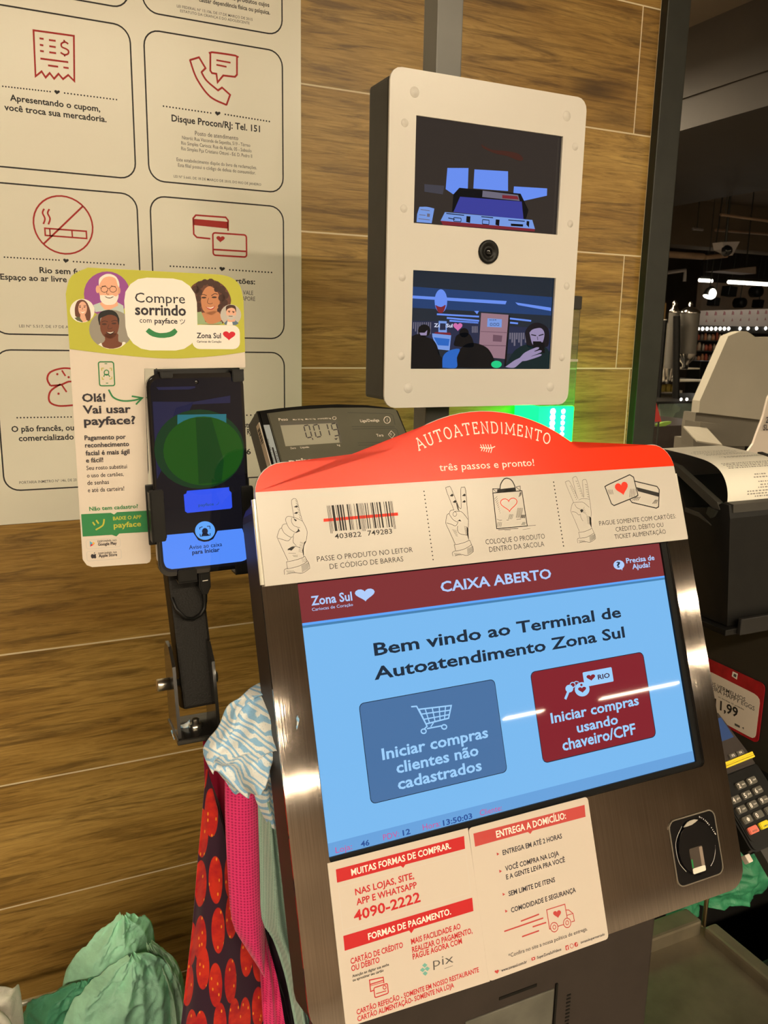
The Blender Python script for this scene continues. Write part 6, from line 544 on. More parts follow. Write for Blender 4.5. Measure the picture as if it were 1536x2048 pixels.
  ['receipt','vpaper',3,[['p',[(-81.3,39.7),(-80.1,39.9),(-78.4,40),(-76.5,40.2),(-74.4,40.4),(-72.5,40.4),(-70.7,40.3),(-68.7,40.1),(-66.8,39.8),(-65.2,39.6),(-64.1,39.4),(-66.7,24.8),(-84.2,24.8),(-83.7,32.5)]]]],
  ['receipt_marks','vgrey',4,[['p',[(-72.3,34),(-69,33.9),(-69.2,30.8),(-72.5,30.8)]],['s',[(-80,37.3),(-69.4,36.8)],.7,0],['s',[(-81.4,32.1),(-74.1,32)],.7,0],['s',[(-82,28.2),(-69.1,27.9)],.7,0]]],
  ['header_strip','vpaper',4,[['p',[(-51.6,36.9),(57,37),(61.1,27.9),(-56.4,28.1)]]]],
  ['header_strip_edge','vred',4,[['p',[(-56.4,28.1),(61.1,27.9),(60.8,25.3),(-53.5,24.2)]]]],
  ['header_strip_marks','vblack',5,[['s',[(-47.5,31.4),(-39.6,30.6)],.86,0],['s',[(-41,31.6),(-41,31.9),(-40.8,32.1),(-40.6,32.3),(-40.3,32.3),(-33,32.3),(-32.7,32.3),(-32.5,32.1),(-32.3,31.9),(-32.2,31.6),(-32.2,29.3),(-32.3,29),(-32.5,28.8),(-32.7,28.6),(-33,28.6),(-40.3,28.6),(-40.6,28.6),(-40.8,28.8),(-41,29),(-41,29.3)],.72,1],['p',[(-25.8,34.9),(-21,34.9),(-21.2,28.3),(-26,29)]],['s',[(-6.1,32.2),(-6.1,32.5),(-6,32.6),(-5.8,32.8),(-5.5,32.8),(1.48,32.8),(1.71,32.8),(1.9,32.6),(2.03,32.5),(2.07,32.2),(2.07,28.9),(2.03,28.7),(1.9,28.5),(1.71,28.4),(1.48,28.4),(-5.5,28.4),(-5.8,28.4),(-6,28.5),(-6.1,28.7),(-6.1,28.9)],.74,1],['p',[(10.3,34.2),(15.2,34.2),(14.8,27.9),(10.2,28.6)]],['p',[(29.6,31.3),(45.4,31.6),(45.2,29.2),(29.8,28.9)]],['p',[(49.8,35.5),(53.2,35.3),(53.1,28.9),(49.5,31.6)]],['s',[(-50,35.7),(-28.7,35.4)],.86,0],['s',[(-7.8,35.6),(6.9,35.6)],.89,0],['s',[(26.1,34.7),(47.2,34.9)],.91,0]]],
  ['red_glow','vbrown',1,[['p',[(-11.4,106.8),(-10.4,106.5),(-9.2,106),(-7.6,105.5),(-5.9,104.9),(-4.1,104.3),(-2.17,103.8),(-.25,103.3),(1.62,103),(3.5,102.9),(5.5,102.9),(7.5,102.9),(9.5,103),(11.6,103.2),(13.7,103.3),(15.8,103.4),(17.9,103.4),(20,103.4),(22.2,103.4),(24.5,103.3),(26.7,103.3),(28.9,103.2),(31,103),(32.9,102.8),(34.5,102.5),(36.7,101.8),(38.5,100.9),(40,99.8),(41,98.8),(41.5,98),(41.1,96.8),(39.4,95.8),(36.6,95.5),(35.2,95.7),(33.5,96),(31.6,96.4),(29.6,96.8),(27.5,97.3),(25.4,97.8),(23.4,98.3),(21.4,98.6),(19.6,98.8),(17.7,98.9),(15.9,99),(14,99.1),(12.2,99.2),(10.3,99.3),(8.5,99.4),(6.7,99.7),(4.7,100),(2.71,100.4),(.64,100.9),(-1.41,101.3),(-3.4,101.8),(-5.2,102.4),(-6.8,102.8),(-8,103.3),(-9.8,104.3),(-10.6,105.3),(-11.1,106.2),(-11.4,106.8)]]]],
 ],
 'video2': [
  ['ceiling_glow','vdarkblue',1,[['p',[(-86.5,-39),(89.6,-43.3),(89.6,-63.5),(-87,-60.3)]]]],
  ['strip_light','vblue',2,[['p',[(-86.6,-48),(29.3,-49.6),(27.8,-53.2),(-86.5,-50.9)]],['p',[(40.6,-50.7),(88.6,-54.8),(88.9,-58.5),(44.2,-53.4)]],['s',[(-57.2,-66.1),(-5.2,-67.2)],1.8,0],['s',[(-45.1,-69.6),(-4.9,-71.6)],1.81,0],['s',[(-41.7,-72.5),(-5.7,-73.8)],1.81,0],['s',[(33.9,-68.1),(62.8,-70)],1.9,0],['s',[(35,-72.6),(45.5,-73.2)],1.9,0],['p',[(-11.6,-61.4),(-5.5,-61.2),(-7.8,-64.8)]]]],
  ['hanging_sign','vblue',3,[['e',-52.9,-52.5,7.6,.26,-.46,12.1,20,0]]],
  ['hanging_sign_red','vred',4,[['p',[(-59.6,-56.7),(-58.3,-57.1),(-56.5,-57.8),(-54.5,-58.3),(-52.7,-58.5),(-51,-58),(-49.3,-57.1),(-48,-56.3),(-47.2,-56.3),(-47.2,-57.3),(-47.6,-59),(-48.3,-60.9),(-49.2,-62.7),(-50.1,-63.9),(-51.8,-64.8),(-53.8,-64.8),(-55.6,-64),(-56.6,-62.9),(-57.5,-61.3),(-58.4,-59.5),(-59.1,-57.8),(-59.6,-56.7)]]]],
  ['store_back','vdark2',2,[['p',[(-86.6,-73.6),(-4,-73),(-4.2,-104),(-86.3,-100.7)]],['p',[(33.5,-76.4),(90,-78),(90.7,-103),(32.7,-106.5)]]]],
  ['store_goods','vgrey',3,[['p',[(-85,-75),(-83.8,-75),(-84.1,-81.7),(-85.3,-81.7)]],['p',[(-82.6,-74.9),(-81.3,-75),(-81.5,-84.3),(-82.8,-84.3)]],['p',[(-80.1,-74.8),(-78.8,-74.9),(-78.9,-87),(-80.2,-87)]],['p',[(-77.6,-74.8),(-76.3,-74.9),(-76.6,-81.5),(-77.9,-81.5)]],['p',[(-75.1,-74.7),(-73.9,-74.8),(-74,-84.2),(-75.3,-84.2)]],['p',[(-72.6,-74.7),(-71.4,-74.8),(-71.4,-86.8),(-72.7,-86.9)]],['p',[(-70.1,-74.6),(-68.8,-74.7),(-69.1,-81.3),(-70.4,-81.4)]],['p',[(-67.6,-74.5),(-66.3,-74.6),(-66.5,-84),(-67.8,-84)]],['p',[(-65.1,-74.5),(-63.8,-74.6),(-63.9,-86.7),(-65.1,-86.7)]]]],
  ['shop_goods','vgrey',3,[['p',[(34.8,-83.5),(36.9,-83.6),(36.9,-90.6),(34.9,-90.6)]],['p',[(37.7,-83.4),(39.8,-83.5),(40.1,-94.1),(38,-94.2)]],['p',[(40.7,-83.4),(42.8,-83.5),(43.3,-97.7),(41.2,-97.7)]],['p',[(43.6,-83.3),(45.7,-83.4),(45.8,-90.5),(43.7,-90.5)]],['p',[(46.6,-83.3),(48.7,-83.4),(49,-94),(46.9,-94)]],['p',[(49.6,-83.2),(51.7,-83.3),(52.3,-97.6),(50.1,-97.6)]],['p',[(52.6,-83.1),(54.7,-83.2),(54.8,-90.3),(52.7,-90.3)]],['p',[(55.6,-83.1),(57.7,-83.2),(58,-93.9),(55.9,-93.9)]]]],
  ['far_goods','vgrey',3,[['p',[(-13.8,-77.4),(-12.5,-77.5),(-12.1,-84.4),(-13.5,-84.4)]],['p',[(-11.8,-77.4),(-10.5,-77.5),(-10.1,-84.3),(-11.5,-84.3)]],['p',[(-9.8,-77.3),(-8.5,-77.4),(-8.1,-84.3),(-9.5,-84.3)]],['p',[(-7.8,-77.3),(-6.5,-77.4),(-6.2,-84.2),(-7.5,-84.3)]]]],
  ['store_lettering','vwhite',4,[['t','ZonaSul',-60.3,-79.3,22.4,3.6,0,'b']]],
  ['store_poster','vpaper',4,[['p',[(-54.9,-72.9),(-45.3,-73),(-44.5,-85.2),(-54.9,-85.2)]]]],
  ['store_poster_picture','vdark2',5,[['p',[(-53.2,-75.3),(-46.5,-75.4),(-46.2,-82.2),(-53.4,-82.4)]]]],
  ['store_heart','vpink',4,[['h',-31.3,-78.9,5.7,.12,-.18,4.3,0]]],
  ['wood_column','vwood',3,[['p',[(-2.86,-63.2),(32.4,-64.3),(31.3,-112.2),(-3.9,-109.6)]]]],
  ['wood_column_lines','vwood2',4,[['s',[(-2.71,-82.8),(32.2,-83.5)],.62,0],['s',[(-2.81,-97.6),(32.2,-97.8)],.78,0],['p',[(13.5,-86),(25.5,-86.8),(25,-93.6),(13.5,-93.1)]]]],
  ['column_notice','vpaper',4,[['p',[(5.5,-68.6),(24,-69.2),(24.1,-78),(5.4,-77.7)]]]],
  ['column_notice_marks','vdark2',5,[['s',[(9.2,-74.2),(9.2,-74),(9.2,-74),(9.3,-73.9),(9.5,-73.9),(11.6,-73.9),(11.7,-73.9),(11.8,-74),(11.8,-74),(11.9,-74.2),(11.9,-75.9),(11.8,-76.1),(11.8,-76.2),(11.7,-76.2),(11.6,-76.2),(9.5,-76.2),(9.3,-76.2),(9.2,-76.2),(9.2,-76.1),(9.2,-75.9)],.46,1],['s',[(13.4,-74.1),(13.4,-74),(13.5,-73.8),(13.6,-73.8),(13.7,-73.8),(15.8,-73.8),(15.9,-73.8),(16,-73.8),(16.1,-74),(16.1,-74.1),(16.1,-75.8),(16.1,-76),(16,-76.1),(15.9,-76.1),(15.8,-76.2),(13.7,-76.2),(13.6,-76.1),(13.5,-76.1),(13.4,-76),(13.4,-75.8)],.47,1],['s',[(17.6,-74),(17.6,-73.8),(17.7,-73.8),(17.8,-73.7),(17.9,-73.7),(20.1,-73.7),(20.2,-73.7),(20.3,-73.8),(20.3,-73.8),(20.4,-74),(20.4,-75.8),(20.3,-75.9),(20.3,-76),(20.2,-76),(20.1,-76.1),(17.9,-76.1),(17.8,-76),(17.7,-76),(17.6,-75.9),(17.6,-75.8)],.47,1],['p',[(7.9,-69.9),(9.6,-70),(8.8,-71.3)]],['p',[(10.2,-69.9),(11.9,-70),(11.2,-71.2)]],['p',[(12.6,-69.8),(14.3,-69.9),(13.5,-71.2)]],['p',[(15,-69.7),(16.7,-69.8),(15.9,-71.1)]]]],
  ['column_edge','vblack',4,[['p',[(32.5,-65),(34.5,-65),(32.3,-120.2),(30,-120.2)]]]],
  ['far_terminal','vpaper',4,[['p',[(-62.3,-86),(-39.2,-87.6),(-40.5,-103.6),(-55.8,-102.4),(-54.4,-98.9),(-55.4,-92),(-61.9,-89.4)]]]],
  ['far_terminal_screen','vblue2',5,[['p',[(-60.3,-90.1),(-41,-91.5),(-42,-98.8),(-55.2,-98.2)]]]],
  ['far_terminal_top','vred',5,[['p',[(-58.1,-84.5),(-40.4,-84.9),(-39.5,-87.4),(-60.4,-86)]]]],
  ['back_figure','vblack',5,[['p',[(-86.9,-89.8),(-85.9,-89.3),(-84.4,-88.6),(-82.7,-87.9),(-80.9,-87.2),(-79.2,-87),(-77.7,-87.1),(-76.2,-87.6),(-74.6,-88.3),(-73,-89),(-71.3,-89.6),(-69.8,-89.9),(-68.2,-90.3),(-66.4,-90.6),(-64.8,-91),(-63.2,-91.5),(-61.8,-92.1),(-60.5,-93),(-59.4,-94),(-58.4,-95.2),(-57.5,-96.4),(-56.7,-97.7),(-56,-98.9),(-55.5,-100.2),(-55.2,-101.6),(-55.1,-103.1),(-55,-104.5),(-54.7,-105.9),(-54.1,-107.2),(-53,-108.4),(-51.7,-109.6),(-50.1,-110.7),(-48.6,-111.8),(-47.4,-112.9),(-46.6,-114.1),(-45.6,-115.7),(-44.6,-117.5),(-44.2,-119.2),(-45,-120.7),(-47.9,-121.8),(-51.2,-122.4),(-55.9,-123.1),(-61.4,-123.8),(-67.3,-124.3),(-73.2,-124.5),(-78.6,-124.3),(-83.1,-123.5),(-86.3,-121.8),(-88.2,-119.2),(-89.1,-115.3),(-89.3,-110.7),(-89,-105.8),(-88.4,-100.9),(-87.7,-96.3),(-87.1,-92.5),(-86.9,-89.8)]],['e',-71.9,-83.4,7.5,.15,-.21,6.5,16,0],['p',[(-34.4,-94.5),(-34.3,-93.3),(-34.2,-91.6),(-33.8,-89.7),(-33,-88.2),(-31.8,-87.2),(-30.3,-86.3),(-28.5,-85.6),(-26.7,-85),(-25,-84.6),(-23.3,-84.4),(-21.6,-84.4),(-19.8,-84.6),(-18.2,-85.1),(-16.7,-85.8),(-15.6,-86.8),(-14.4,-88.2),(-13.4,-89.7),(-12.5,-91.3),(-11.8,-92.8),(-11.3,-94.2),(-10.7,-95.9),(-10.3,-97.6),(-10.8,-98.9),(-12.7,-99.8),(-14.6,-100),(-17.2,-100.1),(-20.3,-100),(-23.6,-99.8),(-26.9,-99.6),(-29.9,-99.3),(-32.4,-99),(-34.2,-98.7),(-35.8,-97.3),(-35.1,-95.7),(-34.4,-94.5)]],['p',[(-31.6,-121.8),(-31.6,-120.6),(-31.6,-119),(-31.6,-117.1),(-31.7,-115),(-31.6,-112.8),(-31.4,-110.7),(-31.1,-108.7),(-30.6,-107),(-29.8,-105.5),(-28.9,-104),(-27.8,-102.6),(-26.6,-101.2),(-25.3,-100),(-23.9,-98.9),(-22.6,-97.9),(-21.1,-97.1),(-19.5,-96.4),(-17.7,-95.8),(-15.9,-95.5),(-13.9,-95.3),(-12,-95.2),(-10,-95.3),(-7.9,-95.5),(-6.1,-95.8),(-4.1,-96.2),(-2.05,-96.7),(.02,-97.3),(2.05,-98.1),(4,-98.9),(5.8,-99.9),(7.5,-101),(9,-102.3),(10.4,-103.8),(11.8,-105.5),(13,-107.2),(14.2,-109),(15.2,-110.7),(16,-112.3),(16.7,-113.8),(18.1,-115.8),(19.9,-117.7),(21,-119.3),(20.4,-120.7),(17.1,-121.7),(13,-122.1),(7.1,-122.3),(.07,-122.3),(-7.5,-122.2),(-15,-122.1),(-21.9,-121.9),(-27.6,-121.8),(-31.6,-121.8)]],['e',-23.4,-84.6,5.9,.11,-.22,5,14,0]]],
  ['back_figure_skin','vskin',6,[['p',[(-77.7,-85.6),(-71.5,-85.5),(-68.4,-82.7),(-69,-88.2),(-76.1,-88.3)]]]],
  ['back_figure_shirt','vblue2',6,[['p',[(-48.7,-121.8),(-48.7,-120.8),(-48.8,-119.5),(-48.9,-118),(-49,-116.2),(-49,-114.5),(-49,-112.8),(-48.7,-111.2),(-48.3,-109.9),(-47.5,-108.5),(-46.4,-107.2),(-45.1,-106.1),(-43.7,-105.2),(-42.1,-104.3),(-40.5,-103.6),(-38.9,-103),(-36.9,-102.5),(-34.8,-102.1),(-32.7,-101.7),(-30.8,-101.6),(-29.3,-101.7),(-28.3,-102.1),(-27.9,-103),(-28.2,-104.3),(-29,-105.9),(-29.9,-107.7),(-30.7,-109.5),(-31.2,-111.2),(-31.2,-112.7),(-31,-114.4),(-30.7,-116.2),(-30.4,-117.9),(-30.3,-119.5),(-30.7,-120.8),(-31.6,-121.8),(-33,-122.3),(-35.1,-122.5),(-37.5,-122.5),(-40.2,-122.4),(-42.8,-122.2),(-45.2,-122),(-47.3,-121.9),(-48.7,-121.8)]]]],
  ['front_figure_hair','vhair',5,[['p',[(57.3,-93.2),(57,-92.1),(56.7,-90.6),(56.2,-88.8),(55.8,-86.9),(55.5,-85),(55.4,-83.2),(55.6,-81.6),(56.3,-80),(57.3,-78.5),(58.6,-77),(60,-75.7),(61.5,-74.5),(63.1,-73.6),(64.6,-72.8),(66.3,-72.3),(68.1,-71.9),(70,-71.7),(71.8,-71.7),(73.7,-71.9),(75.5,-72.3),(77.6,-72.9),(79.6,-73.6),(81.6,-74.6),(83.3,-75.6),(84.8,-76.7),(85.9,-77.9),(86.8,-79.2),(87.5,-80.7),(88,-82.2),(88.4,-83.8),(88.7,-85.4),(88.9,-87.1),(89,-89),(88.9,-90.9),(88.7,-92.7),(88.4,-94.4),(88,-95.7),(87.4,-97),(86.7,-97.8),(85.3,-98.3),(82.8,-98.7),(80.7,-98.9),(78.1,-99.1),(75,-99.2),(71.8,-99.4),(68.7,-99.4),(65.7,-99.4),(63.1,-99.2),(61.2,-98.9),(58.9,-97.8),(57.9,-96.1),(57.6,-94.3),(57.3,-93.2)]]]],
  ['front_figure_face','vskin',6,[['p',[(61,-83),(61.9,-82),(63.2,-80.5),(65.2,-79.3),(66.7,-78.8),(68.5,-78.3),(70.5,-77.9),(72.5,-77.6),(74.3,-77.5),(75.8,-77.6),(77.7,-78.3),(79.2,-79.5),(80.4,-80.9),(81.2,-82.6),(81.5,-83.9),(81.6,-85.4),(81.5,-86.9),(81.2,-88.5),(80.9,-90),(80.4,-91.4),(79.8,-92.9),(78.9,-94.3),(77.9,-95.6),(76.8,-96.6),(75.4,-97.3),(73.8,-97.7),(71.9,-97.8),(69.9,-97.7),(68,-97.1),(66.4,-96),(65.5,-94.8),(64.6,-93.2),(63.9,-91.4),(63.1,-89.4),(62.5,-87.4),(61.9,-85.6),(61.4,-84.1),(61,-83)]]]],
  ['front_figure_features','vhair',7,[['s',[(63.5,-85.1),(70.2,-86)],1.13,0],['s',[(73.7,-86),(80.3,-84.4)],1.14,0],['s',[(72,-87.1),(72.8,-90.8)],.65,0],['s',[(67,-93),(77.8,-92.9)],1.3,0]]],
  ['front_figure_shirt','vgreen',5,[['p',[(30.9,-121.7),(31.4,-120.8),(32.1,-119.7),(32.9,-118.3),(33.7,-116.8),(34.6,-115.2),(35.5,-113.6),(36.4,-112.1),(37.3,-110.8),(38.1,-109.4),(38.9,-108),(39.7,-106.7),(40.5,-105.5),(41.4,-104.3),(42.4,-103.1),(43.8,-102),(45.2,-101.1),(46.8,-100.2),(48.6,-99.2),(50.5,-98.3),(52.5,-97.5),(54.3,-96.9),(56,-96.4),(57.5,-96.1),(59.5,-96.3),(61,-97.2),(62.5,-98.3),(64.8,-98.9),(66.4,-98.8),(68.3,-98.6),(70.4,-98.2),(72.6,-97.7),(74.9,-97.3),(77,-97),(79.1,-97),(80.8,-97.2),(82.6,-97.9),(84.3,-98.8),(85.9,-99.9),(87.4,-101.2),(88.7,-102.6),(89.7,-104.3),(90.6,-106),(91.5,-107.7),(92.7,-109.8),(94.1,-112.2),(95.1,-114.5),(95.7,-116.9),(95.3,-119),(93.8,-120.7),(90.8,-122),(85.7,-122.8),(78.4,-123.1),(69.8,-123.1),(60.5,-122.8),(51.3,-122.5),(42.9,-122.1),(35.9,-121.8),(30.9,-121.7)]]]],
  ['front_figure_phone','vblack',8,[['p',[(66.1,-92.3),(82,-93.6),(83.2,-105.3),(67.8,-104)]]]],
  ['front_figure_hand','vskin',9,[['p',[(30.9,-120.9),(31.9,-120.3),(33.1,-119.5),(34.7,-118.5),(36.4,-117.5),(38.1,-116.4),(39.8,-115.3),(41.4,-114.4),(42.7,-113.6),(44.8,-112.7),(46.5,-112.1),(48,-111.5),(49.6,-110.7),(50.8,-109.7),(51.8,-108.5),(53,-107.3),(54.4,-106),(56.3,-104.8),(57.9,-104),(59.8,-103.1),(62,-102.2),(64.3,-101.3),(66.6,-100.5),(68.7,-99.8),(70.5,-99.2),(71.9,-98.8),(75.1,-99),(74.7,-100.5),(73.5,-101.2),(71.6,-102),(69.2,-102.9),(66.7,-103.8),(64.5,-104.6),(63,-105.2),(62.5,-105.5),(63.3,-105.4),(65,-104.9),(67.4,-104.3),(70.1,-103.5),(72.8,-102.8),(75.1,-102.2),(76.7,-102),(79.1,-102.6),(78.1,-104.3),(76.7,-104.9),(74.5,-105.7),(72,-106.6),(69.3,-107.5),(67,-108.2),(65.3,-108.8),(64.6,-109.1),(65.1,-109.1),(66.5,-108.8),(68.6,-108.2),(71.1,-107.6),(73.5,-107),(75.5,-106.6),(77,-106.4),(79.4,-106.8),(78,-108.3),(76.6,-108.8),(74.7,-109.5),(72.3,-110.2),(69.8,-111),(67.1,-111.7),(64.6,-112.4),(62.3,-113),(60.4,-113.5),(58.1,-114),(56.2,-114.2),(54.7,-114.3),(53.2,-114.5),(51.6,-115),(50.2,-115.9),(48.9,-117.1),(47.6,-118.5),(46.3,-119.8),(44.8,-120.9),(43.2,-121.6),(41.2,-121.9),(38.9,-121.9),(36.5,-121.7),(34.2,-121.4),(32.3,-121.1),(30.9,-120.9)]]]],
  ['green_glare','vgreenlit',6,[['e',19.5,-118.1,6.9,.02,-.22,4,20,0]]],
 ],
 'scale': [
  ['display_window','lcdglass',1,[['p',[(-27.8,14.4),(33.1,13.3),(31,-11.1),(-28.7,-11.8)]]]],
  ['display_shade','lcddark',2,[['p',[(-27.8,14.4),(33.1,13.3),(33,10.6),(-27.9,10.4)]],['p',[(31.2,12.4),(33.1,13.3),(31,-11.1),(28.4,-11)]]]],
  ['display_digits','lcdink',3,[['s',[(-3.9,8.9),(.58,9.6)],1.18,0],['s',[(1.12,9),(.99,3.7)],1.18,0],['s',[(.95,2.37),(.82,-2.89)],1.17,0],['s',[(-4.2,-4.2),(.25,-3.6)],1.17,0],['s',[(-4.6,1.58),(-4.7,-3.7)],1.16,0],['s',[(-4.4,8.2),(-4.6,2.9)],1.17,0],['s',[(6.1,9.1),(10.6,9.8)],1.19,0],['s',[(11.2,9.2),(11,3.9)],1.19,0],['s',[(11,2.55),(10.8,-2.75)],1.18,0],['s',[(5.8,-4.1),(10.2,-3.5)],1.18,0],['s',[(5.4,1.76),(5.2,-3.5)],1.18,0],['s',[(5.5,8.4),(5.4,3.1)],1.18,0],['s',[(20.6,9.5),(20.4,4.1)],1.2,0],['s',[(20.4,2.77),(20.2,-2.56)],1.2,0],['s',[(25.6,9.6),(30.2,10.3)],1.21,0],['s',[(30.8,9.7),(30.6,4.3)],1.21,0],['s',[(30.5,2.96),(30.3,-2.41)],1.21,0],['s',[(25.1,-3.8),(29.7,-3.1)],1.2,0],['s',[(25,8.9),(24.8,3.5)],1.21,0],['s',[(25.4,2.9),(30,3.5)],1.21,0],['s',[(.76,-4.6),(.92,-6.7)],1.04,0],['p',[(23.6,-6.5),(28,-6),(25.3,-8.3)]]]],
  ['panel_text','cream',2,[['t','Peso',-28.1,15.4,9.4,2.86,0,'r'],['t','Max 32 kg   Min 0,1 kg   e=d=0,005 kg',-13.6,15.4,40.5,1.46,0,'r'],['e',30.7,16.1,1.97,-.08,.49,1.62,24,.41],['t','Zero',-24.6,-15.1,5.7,1.89,0,'r'],['t','Líquido',-14.2,-14.9,9,1.91,0,'r'],['t','kg',24.7,-14.6,3.2,1.95,0,'r'],['t','prix',-29.8,-30.6,23.1,5.5,0,'b'],['t','Liga/Desliga',58.3,10.4,21.8,3,0,'r'],['e',89.4,11.7,3.7,-.15,1.31,3.9,24,.57],['s',[(90,13.3),(89.1,10)],.43,0],['t','Tara',71.3,-6.8,7.9,2.98,0,'r'],['s',[(85.2,-5.2),(90,-.95),(92.8,-5.3),(87.9,-9.5)],.43,1],['t','T',87.1,-6.4,2.46,2.18,3.5,'r'],['t','Zero',70.9,-23.5,8.3,2.93,0,'r']]],
  ['panel_lines','scalegroove',1,[['s',[(47.2,21.9),(95.7,18.8),(98.2,16.7),(96.9,5.5)],.72,0],['s',[(46.9,5.9),(95.6,3.8)],.7,0],['s',[(46.8,3.1),(94.9,1.89),(97.4,-.18),(96.5,-12.4)],.71,0],['s',[(47.9,-12.5),(93.8,-13.9)],.69,0],['s',[(47.7,-15.1),(92.7,-17)],.69,0]]],
 ],
 'price': [
  ['product_text','greyink',2,[['t','OVOS VERMELHOS',-82.3,-8.3,63.5,4.7,0,'r'],['t','MANTIQUEIRA HAPPY EGGS',-104,-13.5,98.7,5,0,'r']]],
  ['price_text','ink',2,[['t','11,99',-60.9,-33.6,34.6,11.1,4.3,'b']]],
  ['small_print','greyink',2,[['t','un. bandeja 10 unidades',-56.9,-18.8,37.8,1.73,0,'r'],['p',[(-29.5,-39.4),(-22.1,-39.4),(-21.8,-42),(-29.3,-42.1)]],['t','4',-19.1,-41.3,3.1,2.57,0,'r']]],
  ['white_tab','paper',2,[['p',[(-40.4,20.3),(-33,20.2),(-33.4,12.8),(-41,14)]]]],
  ['tab_centre','greyink',3,[['p',[(-38.4,18.4),(-34.5,18.4),(-34.8,14.7),(-38.8,14.9)]]]],
 ],
}
